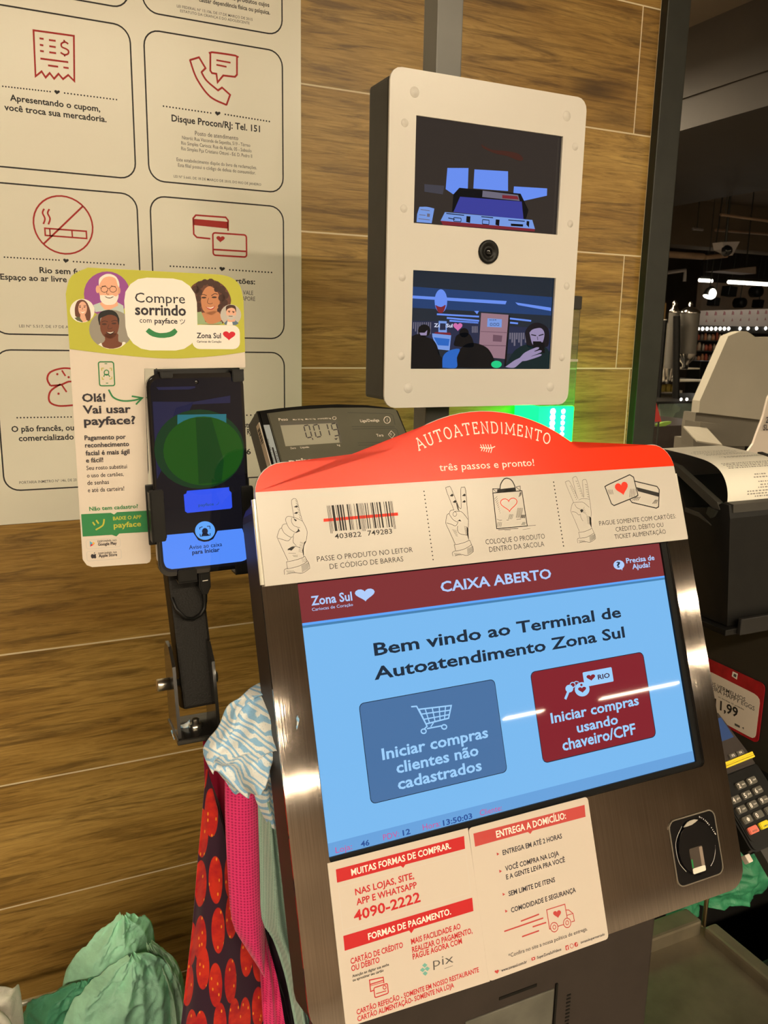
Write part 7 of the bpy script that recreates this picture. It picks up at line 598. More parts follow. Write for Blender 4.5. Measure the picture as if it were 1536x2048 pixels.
# outlines of things deeper in the store: (distance y, [(x, z) ...]) in metres
BG = {
 'panel_slab': (1.85, [(1.902, 1.295), (1.902, 1.330), (1.990, 1.520), (2.010, 1.527), (2.029, 1.533), (2.048, 1.536), (2.066, 1.535), (2.084, 1.528), (2.102, 1.519), (2.210, 1.522), (2.254, 1.262), (2.165, 1.267)]),
 'panel_base': (1.88, [(1.922, 1.292), (1.934, 1.292), (2.200, 1.264), (2.193, 1.217), (2.196, 1.179), (1.923, 1.190), (1.918, 1.249)]),
 'holder_back': (1.8, [(1.860, 1.273), (1.951, 1.263), (1.952, 1.247), (1.862, 1.252)]),
 'holder_tray': (1.74, [(1.796, 1.263), (1.887, 1.256), (1.849, 1.219), (1.751, 1.234)]),
 'side_sign': (1.45, [(1.748, 1.421), (1.714, 1.371), (1.705, 1.325), (1.690, 1.285), (1.681, 1.259), (1.666, 1.242), (1.661, 1.226), (1.784, 1.210)]),
 'sign_text1': (1.445, [(1.708, 1.310), (1.724, 1.309)]),
 'sign_text2': (1.445, [(1.702, 1.292), (1.727, 1.291)]),
 'tank1': (4, [(3.788, 1.678), (3.825, 1.680), (3.866, 1.338), (3.828, 1.338)]),
 'tank2': (4, [(3.882, 1.677), (4.002, 1.680), (4.035, 1.430), (3.912, 1.429)]),
 'table': (4, [(3.730, 1.158), (4.143, 1.153), (4.150, 1.103), (3.734, 1.125)]),
 'stand': (3.9, [(3.744, 1.657), (3.787, 1.659), (3.847, 1.169), (3.791, 1.169)]),
 'stand2': (4.1, [(4.057, 1.339), (4.100, 1.339), (4.120, 1.181), (4.077, 1.181)]),
 'white_jug': (4.3, [(3.965, 1.645), (4.038, 1.644), (4.058, 1.412), (4.083, 1.372), (4.074, 1.336), (3.981, 1.331)]),
 'white_tub': (4.2, [(3.883, 1.325), (3.974, 1.330), (3.981, 1.270), (3.956, 1.256), (3.888, 1.256)]),
 'white_cup': (4.15, [(3.979, 1.325), (4.022, 1.325), (4.025, 1.273), (3.986, 1.273)]),
 'yellow_packs': (4.3, [(3.985, 1.240), (4.159, 1.244), (4.164, 1.177), (3.986, 1.169)]),
 'case_glass': (3.4, [(3.201, 1.176), (3.483, 1.155), (3.465, 1.075), (3.232, 1.090)]),
 'white_cloth': (3.35, [(3.254, 1.147), (3.287, 1.134), (3.335, 1.141), (3.338, 1.166), (3.364, 1.174), (3.388, 1.157), (3.414, 1.148), (3.408, 1.127), (3.382, 1.120), (3.363, 1.091), (3.309, 1.088), (3.264, 1.102)]),
 'red_flag': (2.6, [(2.381, 1.306), (2.414, 1.303), (2.473, 1.178), (2.411, 1.180), (2.394, 1.188)]),
 'green_bit': (2.9, [(2.737, 1.129), (2.777, 1.139), (2.818, 1.141), (2.815, 1.131), (2.783, 1.121), (2.742, 1.119)]),
 'dark_counter': (2.95, [(2.736, 1.135), (3.004, 1.113), (3.027, 0.938), (2.710, 0.953)]),
 'white_band': (8, [(8.045, 1.889), (9.298, 1.951), (9.421, 1.727), (8.064, 1.697)]),
 'goods': (7.9, [(7.970, 1.643), (8.597, 1.656), (8.653, 1.270), (8.019, 1.267)]),
 'wall': (9.5, [(9.599, 2.374), (11.219, 2.398), (11.283, 2.015), (9.592, 1.965)]),
 'dark_box': (7.0, [(7.156, 1.302), (7.382, 1.303), (7.313, 1.124), (7.162, 1.124)]),
 'strip0': (8.5, [(8.522, 2.323), (8.747, 2.329), (8.752, 2.289), (8.527, 2.285)]),
 'strip1': (7.5, [(7.977, 2.225), (8.720, 2.229), (8.726, 2.192), (7.982, 2.190)]),
 'spot': (6.5, [(6.667, 1.985)]),
 'spk1': (8.5, [(9.078, 2.253), (9.248, 2.260), (9.212, 2.118), (9.066, 2.142)]),
 'spk2': (8.6, [(8.944, 2.111), (9.050, 2.110), (9.032, 1.987), (8.910, 1.999)]),
 'spk3': (8.6, [(9.383, 2.045), (9.544, 2.050)]),
 'spk4': (8.6, [(9.668, 2.251), (9.831, 2.258), (9.846, 2.165), (9.682, 2.159)]),
 'spk5': (8.6, [(9.781, 2.100), (9.871, 2.103), (9.887, 1.999), (9.789, 2.001)]),
 'dome': (5, [(5.211, 2.270), (5.402, 2.285), (5.340, 2.177), (5.321, 2.193), (5.235, 2.217)]),
 'domeball': (4.98, [(5.260, 2.209)]),
 'pipe1': (6, [(5.567, 2.276), (6.032, 2.281)]),
 'pipe2': (6, [(6.080, 2.277), (6.348, 2.309)]),
 'pipe3': (6, [(5.560, 2.108), (5.841, 2.149)]),
 'pipe4': (6, [(5.827, 2.148), (5.839, 2.049)]),
 'duct': (6.5, [(6.772, 2.220), (7.284, 2.288), (7.295, 2.215)]),
 'beam1': (7, [(7.178, 2.694), (8.053, 2.704)]),
 'beam2': (6, [(5.915, 2.521), (6.038, 2.523)]),
 'beam3': (5, [(5.167, 2.469), (5.624, 2.460)]),
 'leds': (7.85, [(7.954, 1.666), (8.472, 1.677), (8.665, 1.684), (8.806, 1.689), (8.957, 1.692), (9.122, 1.697)]),
 'leds2': (3.3, [(3.338, 1.199), (3.379, 1.199)]),
 'tan': (5, [(4.631, 1.791), (4.692, 1.793), (4.701, 1.682), (4.632, 1.683)]),
 'knobs': (3.95, [(3.914, 1.727), (3.918, 1.695), (3.832, 1.688), (3.775, 1.695), (3.725, 1.678), (3.998, 1.670)]),
 'cab_slot': (0.468, [(0.330, 0.985), (0.364, 0.985)]),
 'cab_door': (0.468, [(0.381, 0.977), (0.393, 0.937), (0.298, 0.974), (0.303, 0.976)]),
 'cab_hinge': (0.468, [(0.401, 0.958), (0.400, 0.934)]),
 'cab_r': (0.468, [(0.488, 1.010), (0.488, 0.900)]),
 'wallmark': (1.21, [(1.074, 1.989), (1.120, 2.075)]),
}

prepare_texts({(p[1], p[7]) for pn in ART.values() for part in pn for p in part[3] if p[0] == 't'} | {(s, 'b') for s in ('2', '3', '5', '6', '8', '9', '7', '4', '0', 'F3', 'F4', 'E', 'ZONA', 'SUA', 'ANULA', 'LIMPA', '2020', 'EPSON')} | {(s, 'r') for s in ('abc', 'def', 'jkl', 'mno', 'tuv', 'wxyz', 'pqrs', 'ghi', 'Verificado Nº 12 447 208', 'BR 2020 Nº')})
def place(o, loc, basis=None):
    o.location = loc
    if basis:
        x, z = Vector(basis[0]).normalized(), Vector(basis[1]).normalized(); o.rotation_euler = Matrix((x, z.cross(x), z)).transposed().to_euler()
    return o
# ------------------------------------------------------------------ notice board on the wall
board = thing('notice_board', 'large cream notice board of red pictograms fixed on the wooden wall', 'notice board', (.4266, 1.2198, 1.2379))
MB().box(-.62, 0, -.0038, 0, 0, .92, .0008).build('board_sheet', grain(mat('cream_sheet', (.79, .75, .635), .25, spec=.45), .015, 5), board)
for panel in ('corner', 'coupon', 'hotline', 'minors', 'smoking', 'cards', 'bread', 'weight'):
    fr = art(panel, board, .0039, only=('outline',))[0]; fr.name = 'notice_frame'
    for o in art(panel, fr, .0039, skip=('outline',)): pass
# ------------------------------------------------------------------ self-checkout terminal
KROOT = Vector((.345, .52, .90)); FACE = Vector((.1886, .4841, 1.1397)); UP = (0, .34202, .93969); KB = ((1, 0, 0), UP); NRM = Vector((0, -.93969, .34202))
kiosk = thing('self_checkout_terminal', 'steel fronted self checkout terminal with red crowned sign and blue touch screen', 'self checkout', KROOT)
def kpart(o, out=0.0): return place(o, FACE-KROOT+NRM*out, KB)
# brushed face plate with the screen opening
hole = rrect(.0008, .3556, -.0055, .2005, .005, 6); outer = rrect(-.0262, .3795, -.1135, .262, .018, 6)
face = kpart(MB().ring(outer, hole, 0, .0022).build('face_plate', steel, kiosk))
hs = MB(); hs.ring(rrect(-.0258, .3791, -.1130, .262, .018, 6), hole, .0022, .0070); hs.prism(rrect(-.0258, .3791, -.1130, .262, .018, 6), .0070, .034); kpart(hs.build('housing', darkbody, kiosk))
mb = MB(); mb.cur = 0
bez = kpart(MB().ring(hole, rrect(.0018, .3490, -.0010, .1940, .0005, 6), .0026, .0060).build('screen_bezel', bezelm, kiosk))
scr = kpart(MB().box(.0016, .3492, .0050, .0068, -.0012, .1942).build('touch_screen', mat('scrbg'), kiosk), 0)
# the picture on the screen (its own glass, 5 mm behind the plate)
def spart(name, pts, m, layer):
    b_ = MB(); add_prims(b_, [['p', pts]], .0049-.00012*layer); return face_front(b_.build(name, MATS[m], scr, fix=False))
spart('banner', [(1.8, 165.2), (349, 164.4), (349, 194), (1.8, 194)], 'scrbanner', 1)
spart('banner_rule', [(1.8, 161.6), (349, 160.9), (349, 164.4), (1.8, 165.2)], 'scrshade', 1); spart('banner_rule_light', [(1.8, 163.4), (349, 162.7), (349, 164.4), (1.8, 165.2)], 'scrbright2', 1.5)
spart('status_bar', [(1.8, -1), (349, -1), (349, 8.2), (1.8, 8.2)], 'scrstatus', 1)
art('screen', scr, base=-.0049)
# header sign: white board with a red crown
def arc(cx, cz, r, a0, a1, n): return [(cx+r*math.cos(math.radians(a0+(a1-a0)*i/(n-1))), cz+r*math.sin(math.radians(a0+(a1-a0)*i/(n-1)))) for i in range(n)]
crown = arc(174.6, 175.6, 143.7, 130.9, 49.1, 21)
top_ = arc(-1.3, 261.2, 23, 180, 90, 8)+crown+arc(350.6, 261.1, 23, 90, 0, 8)
outl = [(-24.6, 194.7)]+top_+[(375.6, 194.7)]; outl = [(a/1000, b/1000) for a, b in outl]
head = kpart(MB().prism(outl[::-1], -.004, -.0006).build('header_sign', whiteboard, kiosk))
b_ = MB(); add_prims(b_, [['p', [(-24.0, 262.9)]+[(a*.9995+.1, b-.5) for a, b in top_[1:-1]]+[(373.6, 263.0)]]], -.00412); face_front(b_.build('red_crown', bandred, head, fix=False))
MB().tube([(-.0252, -.0006, .196), (-.0248, -.0006, .258)], .0022, 6).build('clear_edge', acrylic, head); MB().tube([(.3764, -.0006, .196), (.3758, -.0006, .256)], .0022, 6).build('clear_edge', acrylic, head)
art('header', head, .0041)
# slab serif crown title
def slab(ch):
    S = {'A': [[(0, 0), (.5, 1.0), (1, 0)], [(.2, .36), (.8, .36)], [(-.14, 0), (.2, 0)], [(.8, 0), (1.14, 0)], [(.28, 1.0), (.5, 1.0)]], 'U': [[(.12, 1), (.12, .32), (.2, .1), (.4, 0), (.6, 0), (.8, .1), (.88, .32), (.88, 1)], [(-.08, 1), (.32, 1)], [(.68, 1), (1.08, 1)]],
         'T': [[(.5, 0), (.5, 1)], [(0, .82), (0, 1), (1, 1), (1, .82)], [(.28, 0), (.72, 0)]], 'O': [[(.5+.5*math.cos(t*.3142), .5+.5*math.sin(t*.3142)) for t in range(20)]+[(1, .5)]],
         'E': [[(.12, 0), (.12, 1)], [(0, 0), (.92, 0), (.92, .2)], [(0, 1), (.88, 1), (.88, .8)], [(.12, .52), (.62, .52)], [(.62, .4), (.62, .64)]], 'N': [[(.1, 0), (.1, 1), (.9, 0), (.9, 1)], [(-.08, 0), (.3, 0)], [(-.08, 1), (.1, 1)], [(.72, 1), (1.08, 1)]],
         'D': [[(.12, 0), (.12, 1)], [(-.04, 0), (.5, 0), (.8, .1), (.96, .35), (.96, .65), (.8, .9), (.5, 1), (-.04, 1)]], 'I': [[(.5, 0), (.5, 1)], [(.25, 0), (.75, 0)], [(.25, 1), (.75, 1)]],
         'M': [[(.04, 0), (.1, 1), (.5, .25), (.9, 1), (.96, 0)], [(-.12, 0), (.22, 0)], [(.78, 0), (1.12, 0)], [(-.06, 1), (.1, 1)], [(.9, 1), (1.06, 1)]]}
    return S[ch]
pr = []; widths = dict(I=2.0, M=8.4, E=5.4, T=6.0); txt = 'AUTOATENDIMENTO'; adv = [widths.get(c, 6.3)+2.75 for c in txt]; R0 = 168.0; tot = sum(adv)-2.75
s_ = -tot/2
for c, a in zip(txt, adv):
    wd = a-2.75; th = (s_+wd/2)/R0; cx, cz = 175.3+R0*math.sin(th), 132.4+R0*math.cos(th)
    for stroke in slab(c): pr.append(['s', [(cx+((p[0]-.5)*wd)*math.cos(th)+p[1]*9.2*math.sin(th), cz-((p[0]-.5)*wd)*math.sin(th)+p[1]*9.2*math.cos(th)) for p in stroke], 1.05, 0])
    s_ += a
b_ = MB(); add_prims(b_, pr, -.00436); face_front(b_.build('crown_title', MATS['cream'], head, fix=False))
# stickers below the screen
st1 = kpart(MB().prism([(-.0010, -.0034), (.1131, -.0046), (.1144, -.1164), (-.0014, -.1130)], -.0004, -.00005).build('payment_sticker', stickerpaper, kiosk)); art('payment', st1, .00045)
st2 = kpart(MB().prism(rrect(.1135, .2262, -.1164, -.0049, .003, 4), -.0005, -.0001).build('delivery_sticker', stickerpaper, kiosk)); art('delivery', st2, .00055)
# fingerprint reader
fr = kpart(MB().ring(rrect(.3036, .3566, -.0972, -.0420, .0070, 5), rrect(.3046, .3556, -.0962, -.0430, .0062, 5), -.0010, .004).build('fingerprint_reader', mat('reader_rim', (.35, .31, .25), .3, .8), kiosk))
MB().prism(rrect(.3045, .3557, -.0963, -.0429, .006, 5), -.0004, .003).build('reader_cover', glassy, fr)
b_ = MB(); b_.prism([(.330+.0222*math.cos(t*.2618), -.0690+.0235*math.sin(t*.2618)) for t in range(24)], -.0022, .0006, .0018); b_.build('finger_guide', glassy, fr)
MB().prism(rrect(.3204, .3352, -.0895, -.0683, .0015, 4), -.0025, -.0020).build('sensor_window', mat('sensor_glass', (.07, .055, .045), .12, coat=.4), fr)
MB().prism(rrect(.3208, .3350, -.0892, -.0846, .0012, 4), -.0028, -.0024).build('sensor_lip', mat('sensor_lip', (.75, .70, .60), .25), fr)
MB().prism(rrect(.3312, .3348, -.0845, -.0690, .0008, 4), -.0027, -.0024).build('sensor_edge', mat('sensor_edge', (.25, .19, .15), .4), fr)
MB().prism(rrect(.3208, .3222, -.0842, -.0770, .0004, 4), -.0027, -.0024).build('sensor_light', mat('sensor_light', (.0, .1, .02), .4, emit=(.01, .18, .03), strength=.6), fr)
MB().prism([(.3225+.0065*a, -.0478+.0021*b) for a, b in ((-.6, -.9), (0, -1), (.8, -.9), (1.5, -.3), (2.0, .3), (1.4, .9), (.7, .9), (.1, .5))], -.0024, -.0018).build('indicator_mark', mat('reader_mark', (.40, .36, .31), .4), fr)
art('finger', fr, .0004)
# cabinet under the face
cab = MB().box(-.145, .143, -.052, .036, -.002, .16, .002).build('base_cabinet', darkbody, kiosk)
b_ = MB(); b_.box(-.047, .038, -.0532, -.0515, .010, .076, .001); b_.build('cabinet_door', grain(mat('grey_door', (.11, .105, .085), .4), .3, 25), cab)
MB().box(-.016, .020, -.0526, -.0515, .0842, .0868).build('cabinet_slot', black_plastic, cab)
b_ = MB()
for i in range(9): b_.box(.052, .056, -.0526, -.0515, .034+i*.0036, .0352+i*.0036)
b_.build('cabinet_vents', black_plastic, cab)
MB().box(.039, .041, -.0535, -.0515, .008, .080).build('door_hinge', black_plastic, cab)
# ------------------------------------------------------------------ steel bagging counter with raised borders
ctr = thing('bagging_counter', 'worn steel bagging counter with raised borders under the checkout terminal', 'counter', (.3, .3, 0))
worn = grain(mat('worn_steel', (.17, .145, .10), .42, .6), .35, 14, .05)
MB().box(-.62, .338, -.55, .258, .872, .898, .004).build('worktop', worn, ctr); 
MB().box(.192, .3250, .236, .258, .880, .914, .003).build('back_border', worn, ctr); MB().box(.324, .340, -.55, .232, .880, .910, .003).build('side_border', worn, ctr)
MB().box(-.58, .30, -.50, .22, 0, .872).build('pedestal', darkbody, ctr)
# ------------------------------------------------------------------ mobile phone, its stand and its card
PHB = ((.9996, -.019, .0192), (-.0182, .0494, .9986))
ph = thing('mobile_phone', 'black phone with a green disc on its screen clipped in a black stand', 'phone', (.1417, .64, 1.391), basis=PHB)
MB().prism(rrect(-.0378, .0368, -.0788, .0788, .0095, 6), 0, .0088, .0012).build('phone_body', glassy, ph)
dsp = MB().prism(rrect(-.0352, .0344, -.0752, .0752, .0075, 6), -.0002, .0004).build('phone_display', mat('phonebg'), ph); art('phone', dsp, .0003)
MB().lathe([(.0001, -.0004), (.0016, -.0004), (.0018, 0)], (.0, 0, .0722), 10, 'y').build('front_camera', glassy, ph)
stand = thing('phone_stand', 'black steel arm holding the phone, bolted to a U bracket', 'stand', (.126, .605, 1.178))
SR = Vector((.126, .605, 1.178)); PO = Vector((.1417, .64, 1.391))
def ppart(o): return place(o, PO-SR, PHB)
hp = MB(); hp.box(-.0425, .0400, .0096, .0120, -.054, -.006, .0008); hp.box(-.030, .0368, .0096, .0120, -.020, .0825, .0008); ppart(hp.build('holder_plate', black_plastic, stand))
for nm, x0, x1, z0, z1 in (('side_clip', -.0416, -.0308, -.0496, -.0090), ('side_clip', .0302, .0398, -.0496, -.0110), ('foot_clip', -.0236, -.0088, -.0845, -.0738), ('foot_clip', .0222, .0364, -.0828, -.0736), ('top_clip', -.0275, -.0180, .0755, .0815), ('top_clip', .0275, .0366, .0715, .0812)):
    side = nm == 'side_clip'; b_ = MB(); b_.prism(rrect(x0, x1, z0, z1, .0016, 4), -.0030, -.0012, .0006)
    if side: b_.box((x0 if x0 < 0 else x1-.0014), (x0+.0014 if x0 < 0 else x1), -.0030, .0120, z0, z1-.002)
    else: b_.box(x0, x1, -.0030, .0120, (z0 if z0 < 0 else z1-.0014), (z0+.0014 if z0 < 0 else z1))
    ppart(b_.build(nm, black_plastic, stand))
AB = ((.9994, -.012, .030), (-.030, .335, .942))
arm = place(MB().box(-.0138, .0138, 0, .026, .030, .170, .002).build('arm', textured, stand), (.0062, .004, 0), AB)
place(MB().box(-.0140, .0140, .004, .024, .150, .172).build('arm_head', black_plastic, stand), (.0058, .004, 0), AB)
for x in (-.0168, .0142): 
    b_ = MB(); b_.profile_x([(-.004, .009), (.034, .009), (.046, .068), (.040, .078), (.026, .078), (.012, .066)], x, x+.0026); b_.build('bracket_cheek', mat('gloss_black_paint', (.018, .016, .014), .22, coat=.3), stand)
mb = MB(); mb.box(-.018, .0175, -.006, .036, .008, .0125, .001); mb.build('bracket_foot', MATS['gloss_black_paint'], stand)
mb = MB(); mb.lathe([(.0055, 0), (.0055, .003), (.003, .003), (.003, .007), (.0001, .0072)], (0, .012, .0125), 6); mb.build('foot_nut', zinc, stand)
mb = MB(); mb.lathe([(.0001, -.0265), (.0046, -.0265), (.0050, -.0255), (.0050, -.0168), (.0028, -.0165), (.0028, .022), (.0044, .022), (.0044, .0165)], (0, .028, .046), 12, 'x'); mb.build('hinge_bolt', zinc, stand)
mb = MB(); mb.lathe([(.0058, .0168), (.0058, .0205), (.003, .0205)], (0, .028, .046), 6, 'x'); mb.build('hinge_nut', black_plastic, stand)
# cable
cb = thing('charging_cable', 'short black charging cable plugged under the phone', 'cable', (.1417, .64, 1.30), basis=PHB)
mb = MB(); mb.prism([(-.0048, .0115), (.0045, .0115), (.0045, -.001), (.0018, -.0065), (-.0024, -.0065), (-.0048, -.001)], -.002, .006, .0012); mb.build('plug', black_plastic, cb)
mb = MB(); mb.tube([(-.0003, .002, -.006), (-.0003, .002, -.014)], [.0024, .0018], 8); mb.build('strain_relief', black_plastic, cb)
mb = MB(); mb.tube([(-.0003+.0, .002, -.012), (-.001, .002, -.019), (-.005, .001, -.0235), (-.011, -.001, -.0255), (-.018, -.002, -.0235), (-.024, 0, -.016), (-.026, .006, -.008)], .0016, 8); mb.build('cord', black_plastic, cb)
add_prims(mb := MB(), [['t', 'new', -2.6, 4.6, 4.6, 1.3, 0, 'b']] if ('new', 'b') in TXT else [['s', [(-2.2, 5), (2.2, 5.2)], .7, 0]], -.0022); face_front(mb.build('plug_mark', MATS['paper'], cb, fix=False))
# printed card beside the phone
SGB = ((.9974, -.0722, .0074), (-.0109, -.0474, .9988))
sg = thing('payment_app_card', 'green and white printed card with round portraits standing around the phone', 'sign', (.1068, .656, 1.4488), basis=SGB)
so = [(-55.6, 76), (-54.2, 84), (-48.5, 91.6), (-38.7, 96.5), (54.6, 94.9)]; so += [(63.5, 93), (69.5, 88.5), (73.2, 80.2), (74.4, 24.6), (-3.2, 24.0), (-4.6, -128.0), (-5.6, -130.6), (-7.8, -131.6), (-49.5, -131.0), (-53.5, -129.0), (-56.3, -124)]
MB().prism([(a/1000, b/1000) for a, b in so], 0, .0012).build('card_sheet', cardboard, sg); art('sign', sg, .0002)
# ------------------------------------------------------------------ dual screen camera box on a grey pole
pole = thing('square_pole', 'grey square steel pole behind the white screen box', 'pole', (.466, .8666, 0))
MB().box(-.0157, .0157, -.0157, .0157, 0, 3.1, .0015).build('pole_tube', grain(mat('grey_pole_paint', (.17, .165, .15), .38), .06, 20), pole)
MB().box(-.05, .05, -.05, .05, 0, .008).build('pole_foot', charcoal, pole)
dv = thing('screen_box', 'white fronted security screen box with two monitors and a camera between them', 'monitor', (.4857, .787, 1.5902))
DVH = [rrect(-.0895, .0884, .0232, .1246, .0008, 5), rrect(-.0886, .0900, -.1230, -.0228, .0008, 5)]
# front plate built as a frame of strips around the two openings, rounded outside
pl = rrect(-.1188, .1172, -.1636, .1660, .0125, 5)
def strip(b_, x0, x1, z0, z1): b_.box(x0, x1, 0, .0026, z0, z1)
b_ = MB(); b_.prism([(a, max(b, .1246)) for a, b in pl if b > .12]+[(.1172, .1246), (-.1188, .1246)], 0, .0026)
b_.prism([(-.1188, -.1230), (.1172, -.1230)]+[(a, b) for a, b in pl if b < -.12], 0, .0026)
for q in ((-.1188, -.0895, .0232, .1246), (.0884, .1172, .0232, .1246), (-.1188, .1172, -.0228, .0232), (-.1188, -.0886, -.1230, -.0228), (.0900, .1172, -.1230, -.0228)): strip(b_, *q)
b_.build('front_plate', white_panel, dv)
MB().box(-.1168, .1150, .0062, .056, -.1560, .1600, .004).build('box_body', charcoal, dv)
for k, (nm, ho) in enumerate((('upper_monitor', DVH[0]), ('lower_monitor', DVH[1]))):
    xs = [p[0] for p in ho]; zs = [p[1] for p in ho]
    o = MB().box(min(xs)-.001, max(xs)+.001, .0046, .0060, min(zs)-.001, max(zs)+.001).build(nm, mat('vid1' if k == 0 else 'vid2'), dv); art('video%d' % (k+1), o, base=-.0044)  # upper screen's base glow has the haze on its glass mixed in
for x, z in ((-92, 145.3), (91.5, 145.3), (-102, 116), (105, 116), (-101, 36), (105, 36), (-101, -30.7), (105.5, -30.7), (-100, -110), (105, -110), (-91, -143.2), (91.4, -143.2)):
    r = .0052 if abs(z) > 130 else .0040
    MB().lathe([(.0001, -.0012), (r*.55, -.0012), (r*.62, -.0008), (r*.85, -.0008), (r, 0)], (x/1000, 0, z/1000), 16, 'y').build('screw_cap', white_panel, dv)
lens = MB().lathe([(.0122, 0), (.0122, -.0022), (.0108, -.0030), (.0072, -.0022), (.0062, -.0010), (.0052, -.0010), (.0001, -.0022)], (0, 0, 0), 24, 'y').build('camera_lens', black_plastic, dv)
MB().lathe([(.0046, -.0016), (.0038, -.0030), (.0022, -.0038), (.0001, -.0042)], (0, 0, 0), 20, 'y').build('lens_glass', glassy, lens)
# ------------------------------------------------------------------ green signal tower
tw = thing('signal_tower', 'square clear signal tower lit green at its base close to the wooden wall', 'signal light', (.8450, 1.167, 1.13))
MB().box(-.0365, .0372, -.037, .037, .419, .441, .002).build('tower_cap', charcoal, tw)
clear = mat('clear_tower', (.80, .86, .80), .05, trans=.95, ior=1.15)
MB().box(-.0360, .0360, -.036, .036, .262, .419, .002).build('clear_section', clear, tw)
MB().box(-.0366, .0366, -.0366, .0366, .335, .339).build('section_joint', mat('joint_plastic', (.60, .58, .45), .4), tw)
greenlens = mat('green_lens', (.02, .70, .30), .15, emit=(.0, 1.0, .045), strength=9.0)
MB().box(-.0360, .0360, -.036, .036, .06, .261, .002).build('green_section', greenlens, tw)
led = mat('green_led', (.6, 1, .8), .4, emit=(.55, 1.0, .80), strength=45)
for i in range(10):
    for x, r in ((-.0075, .0052), (.0137, .0039)): MB().lathe([(.0001, -.0016), (r*.7, -.0012), (r, 0)], (x, -.0361, .253-i*.0096), 10, 'y').build('green_led', led, tw)
MB().box(-.034, .034, -.034, .034, 0, .06).build('tower_base', charcoal, tw); MB().box(-.014, .014, -.014, .014, -1.13, 0).build('tower_pole', charcoal, tw)
# ------------------------------------------------------------------ weighing scale head
SB = ((.9945, .1045, 0), (-.0614, .5846, .809))
sc_ = thing('scale_display', 'black weighing scale head with a grey button panel behind the red crowned sign', 'scale', (.2678, .74, 1.4079), basis=SB)
top = [(-46.0, 28.6), (-22, 31.2), (10, 33.4), (41, 33.8), (75, 31.6), (103, 27.2), (108, 24)]
MB().prism([(a/1000, b/1000) for a, b in [(-46, -60)]+top+[(114, -60)]], .0012, .030, .002).build('head_shell', black_plastic, sc_)
MB().prism([(a/1000, b/1000) for a, b in [(-36.6, -60), (-37.4, 24.6), (-10, 27.4), (30, 28.6), (70, 27.6), (104.6, 24.4), (112, -60)]], 0, .0014, .0008).build('button_panel', grain(mat('olive_grey_panel', (.115, .108, .078), .42), .06, 30), sc_)
art('scale', sc_, .0002)
place(MB().box(-.0009, 0, .002, .010, -.050, .016).build('barcode_label', cardboard, sc_), (-.0466, 0, 0))
b_ = MB()
for i in range(9): b_.box(-.0012, -.0009, .0035, .0085, -.004+i*.0018, -.004+i*.0018+(.0006, .0010)[i % 2])
place(b_.build('barcode_marks', MATS['ink'], sc_), (-.0466, 0, 0))
lab = MB().box(-.0445, -.0385, .0002, .0010, -.045, .012).build('inspection_label', mat('label_blue', (.42, .47, .52), .5), sc_)
b_ = MB(); b_.box(-.0425, -.0409, -.00006, .0003, -.036, -.012); b_.build('label_block', MATS['ink'], lab)
b_ = MB(); q = []
for t, x, z, wd in (('Verificado Nº 12 447 208', -43.6, -43, 40), ('2020', -39.2, -30, 14)):
    vs, fs = TXT.get((t, 'r')) or TXT[t, 'b']; x0 = min(v[0] for v in vs); x1 = max(v[0] for v in vs); k = wd/(x1-x0)
    b_.add([((x-v[1]*1.5)/1000, -.00008, (z+(v[0]-x0)*k)/1000) for v in vs], fs)
face_front(b_.build('label_text', MATS['ink'], lab, fix=False))
o = MB().box(-.03, .03, -.02, .02, -1.36, .0).build('scale_column', charcoal, sc_); o.rotation_euler = sc_.rotation_euler.to_matrix().inverted().to_euler(); o.location = (.03, .045, -.03)
# ------------------------------------------------------------------ receipt printer on its tray
pr_ = thing('receipt_printer', 'black receipt printer with a curled receipt, beside the checkout terminal', 'printer', (.672, .60, 1.243))
PX0, PX1 = -.072, .072
b_ = MB(); b_.profile_x([(-.076, 0), (-.066, .100), (-.063, .112), (-.054, .112), (-.045, .106), (-.012, .100), (.004, .128), (.10, .136), (.12, 0)], PX0, PX1); b_.build('printer_body', black_plastic, pr_)
for xa, xb in ((PX0-.0012, PX0+.006), (PX1-.006, PX1+.0012)): MB().profile_x([(-.054, .106), (-.050, .1125), (.004, .1385), (.03, .143), (.03, .136), (.004, .131), (-.046, .106)], xa, xb).build('lid_rail', charcoal, pr_)
b_ = MB(); b_.profile_x([(-.046, .0895), (-.030, .0985), (-.012, .100), (-.012, .096), (-.030, .0945)], PX0-.0015, PX0+.002); b_.build('side_groove', charcoal, pr_)
b_ = MB(); b_.profile_x([(-.0655, .105), (-.0645, .1125), (-.055, .1135), (-.052, .111)], PX0+.004, PX1-.004); b_.build('tear_bar', charcoal, pr_)
b_ = MB(); b_.profile_x([(-.0490, .0985), (-.046, .0965), (-.040, .1000), (-.042, .1065), (-.052, .1045)], PX0-.003, PX0+.004); b_.build('cover_latch', darkmetal, pr_)
vs, fs = TXT['EPSON', 'b']; b_ = MB(); b_.add([(.002+v[0]*.011, -.0735+v[1]*.0012, .030+v[1]*.012) for v in vs], fs); face_front(b_.build('maker_lettering', mat('silver_ink', (.5, .48, .44), .4), pr_, fix=False))
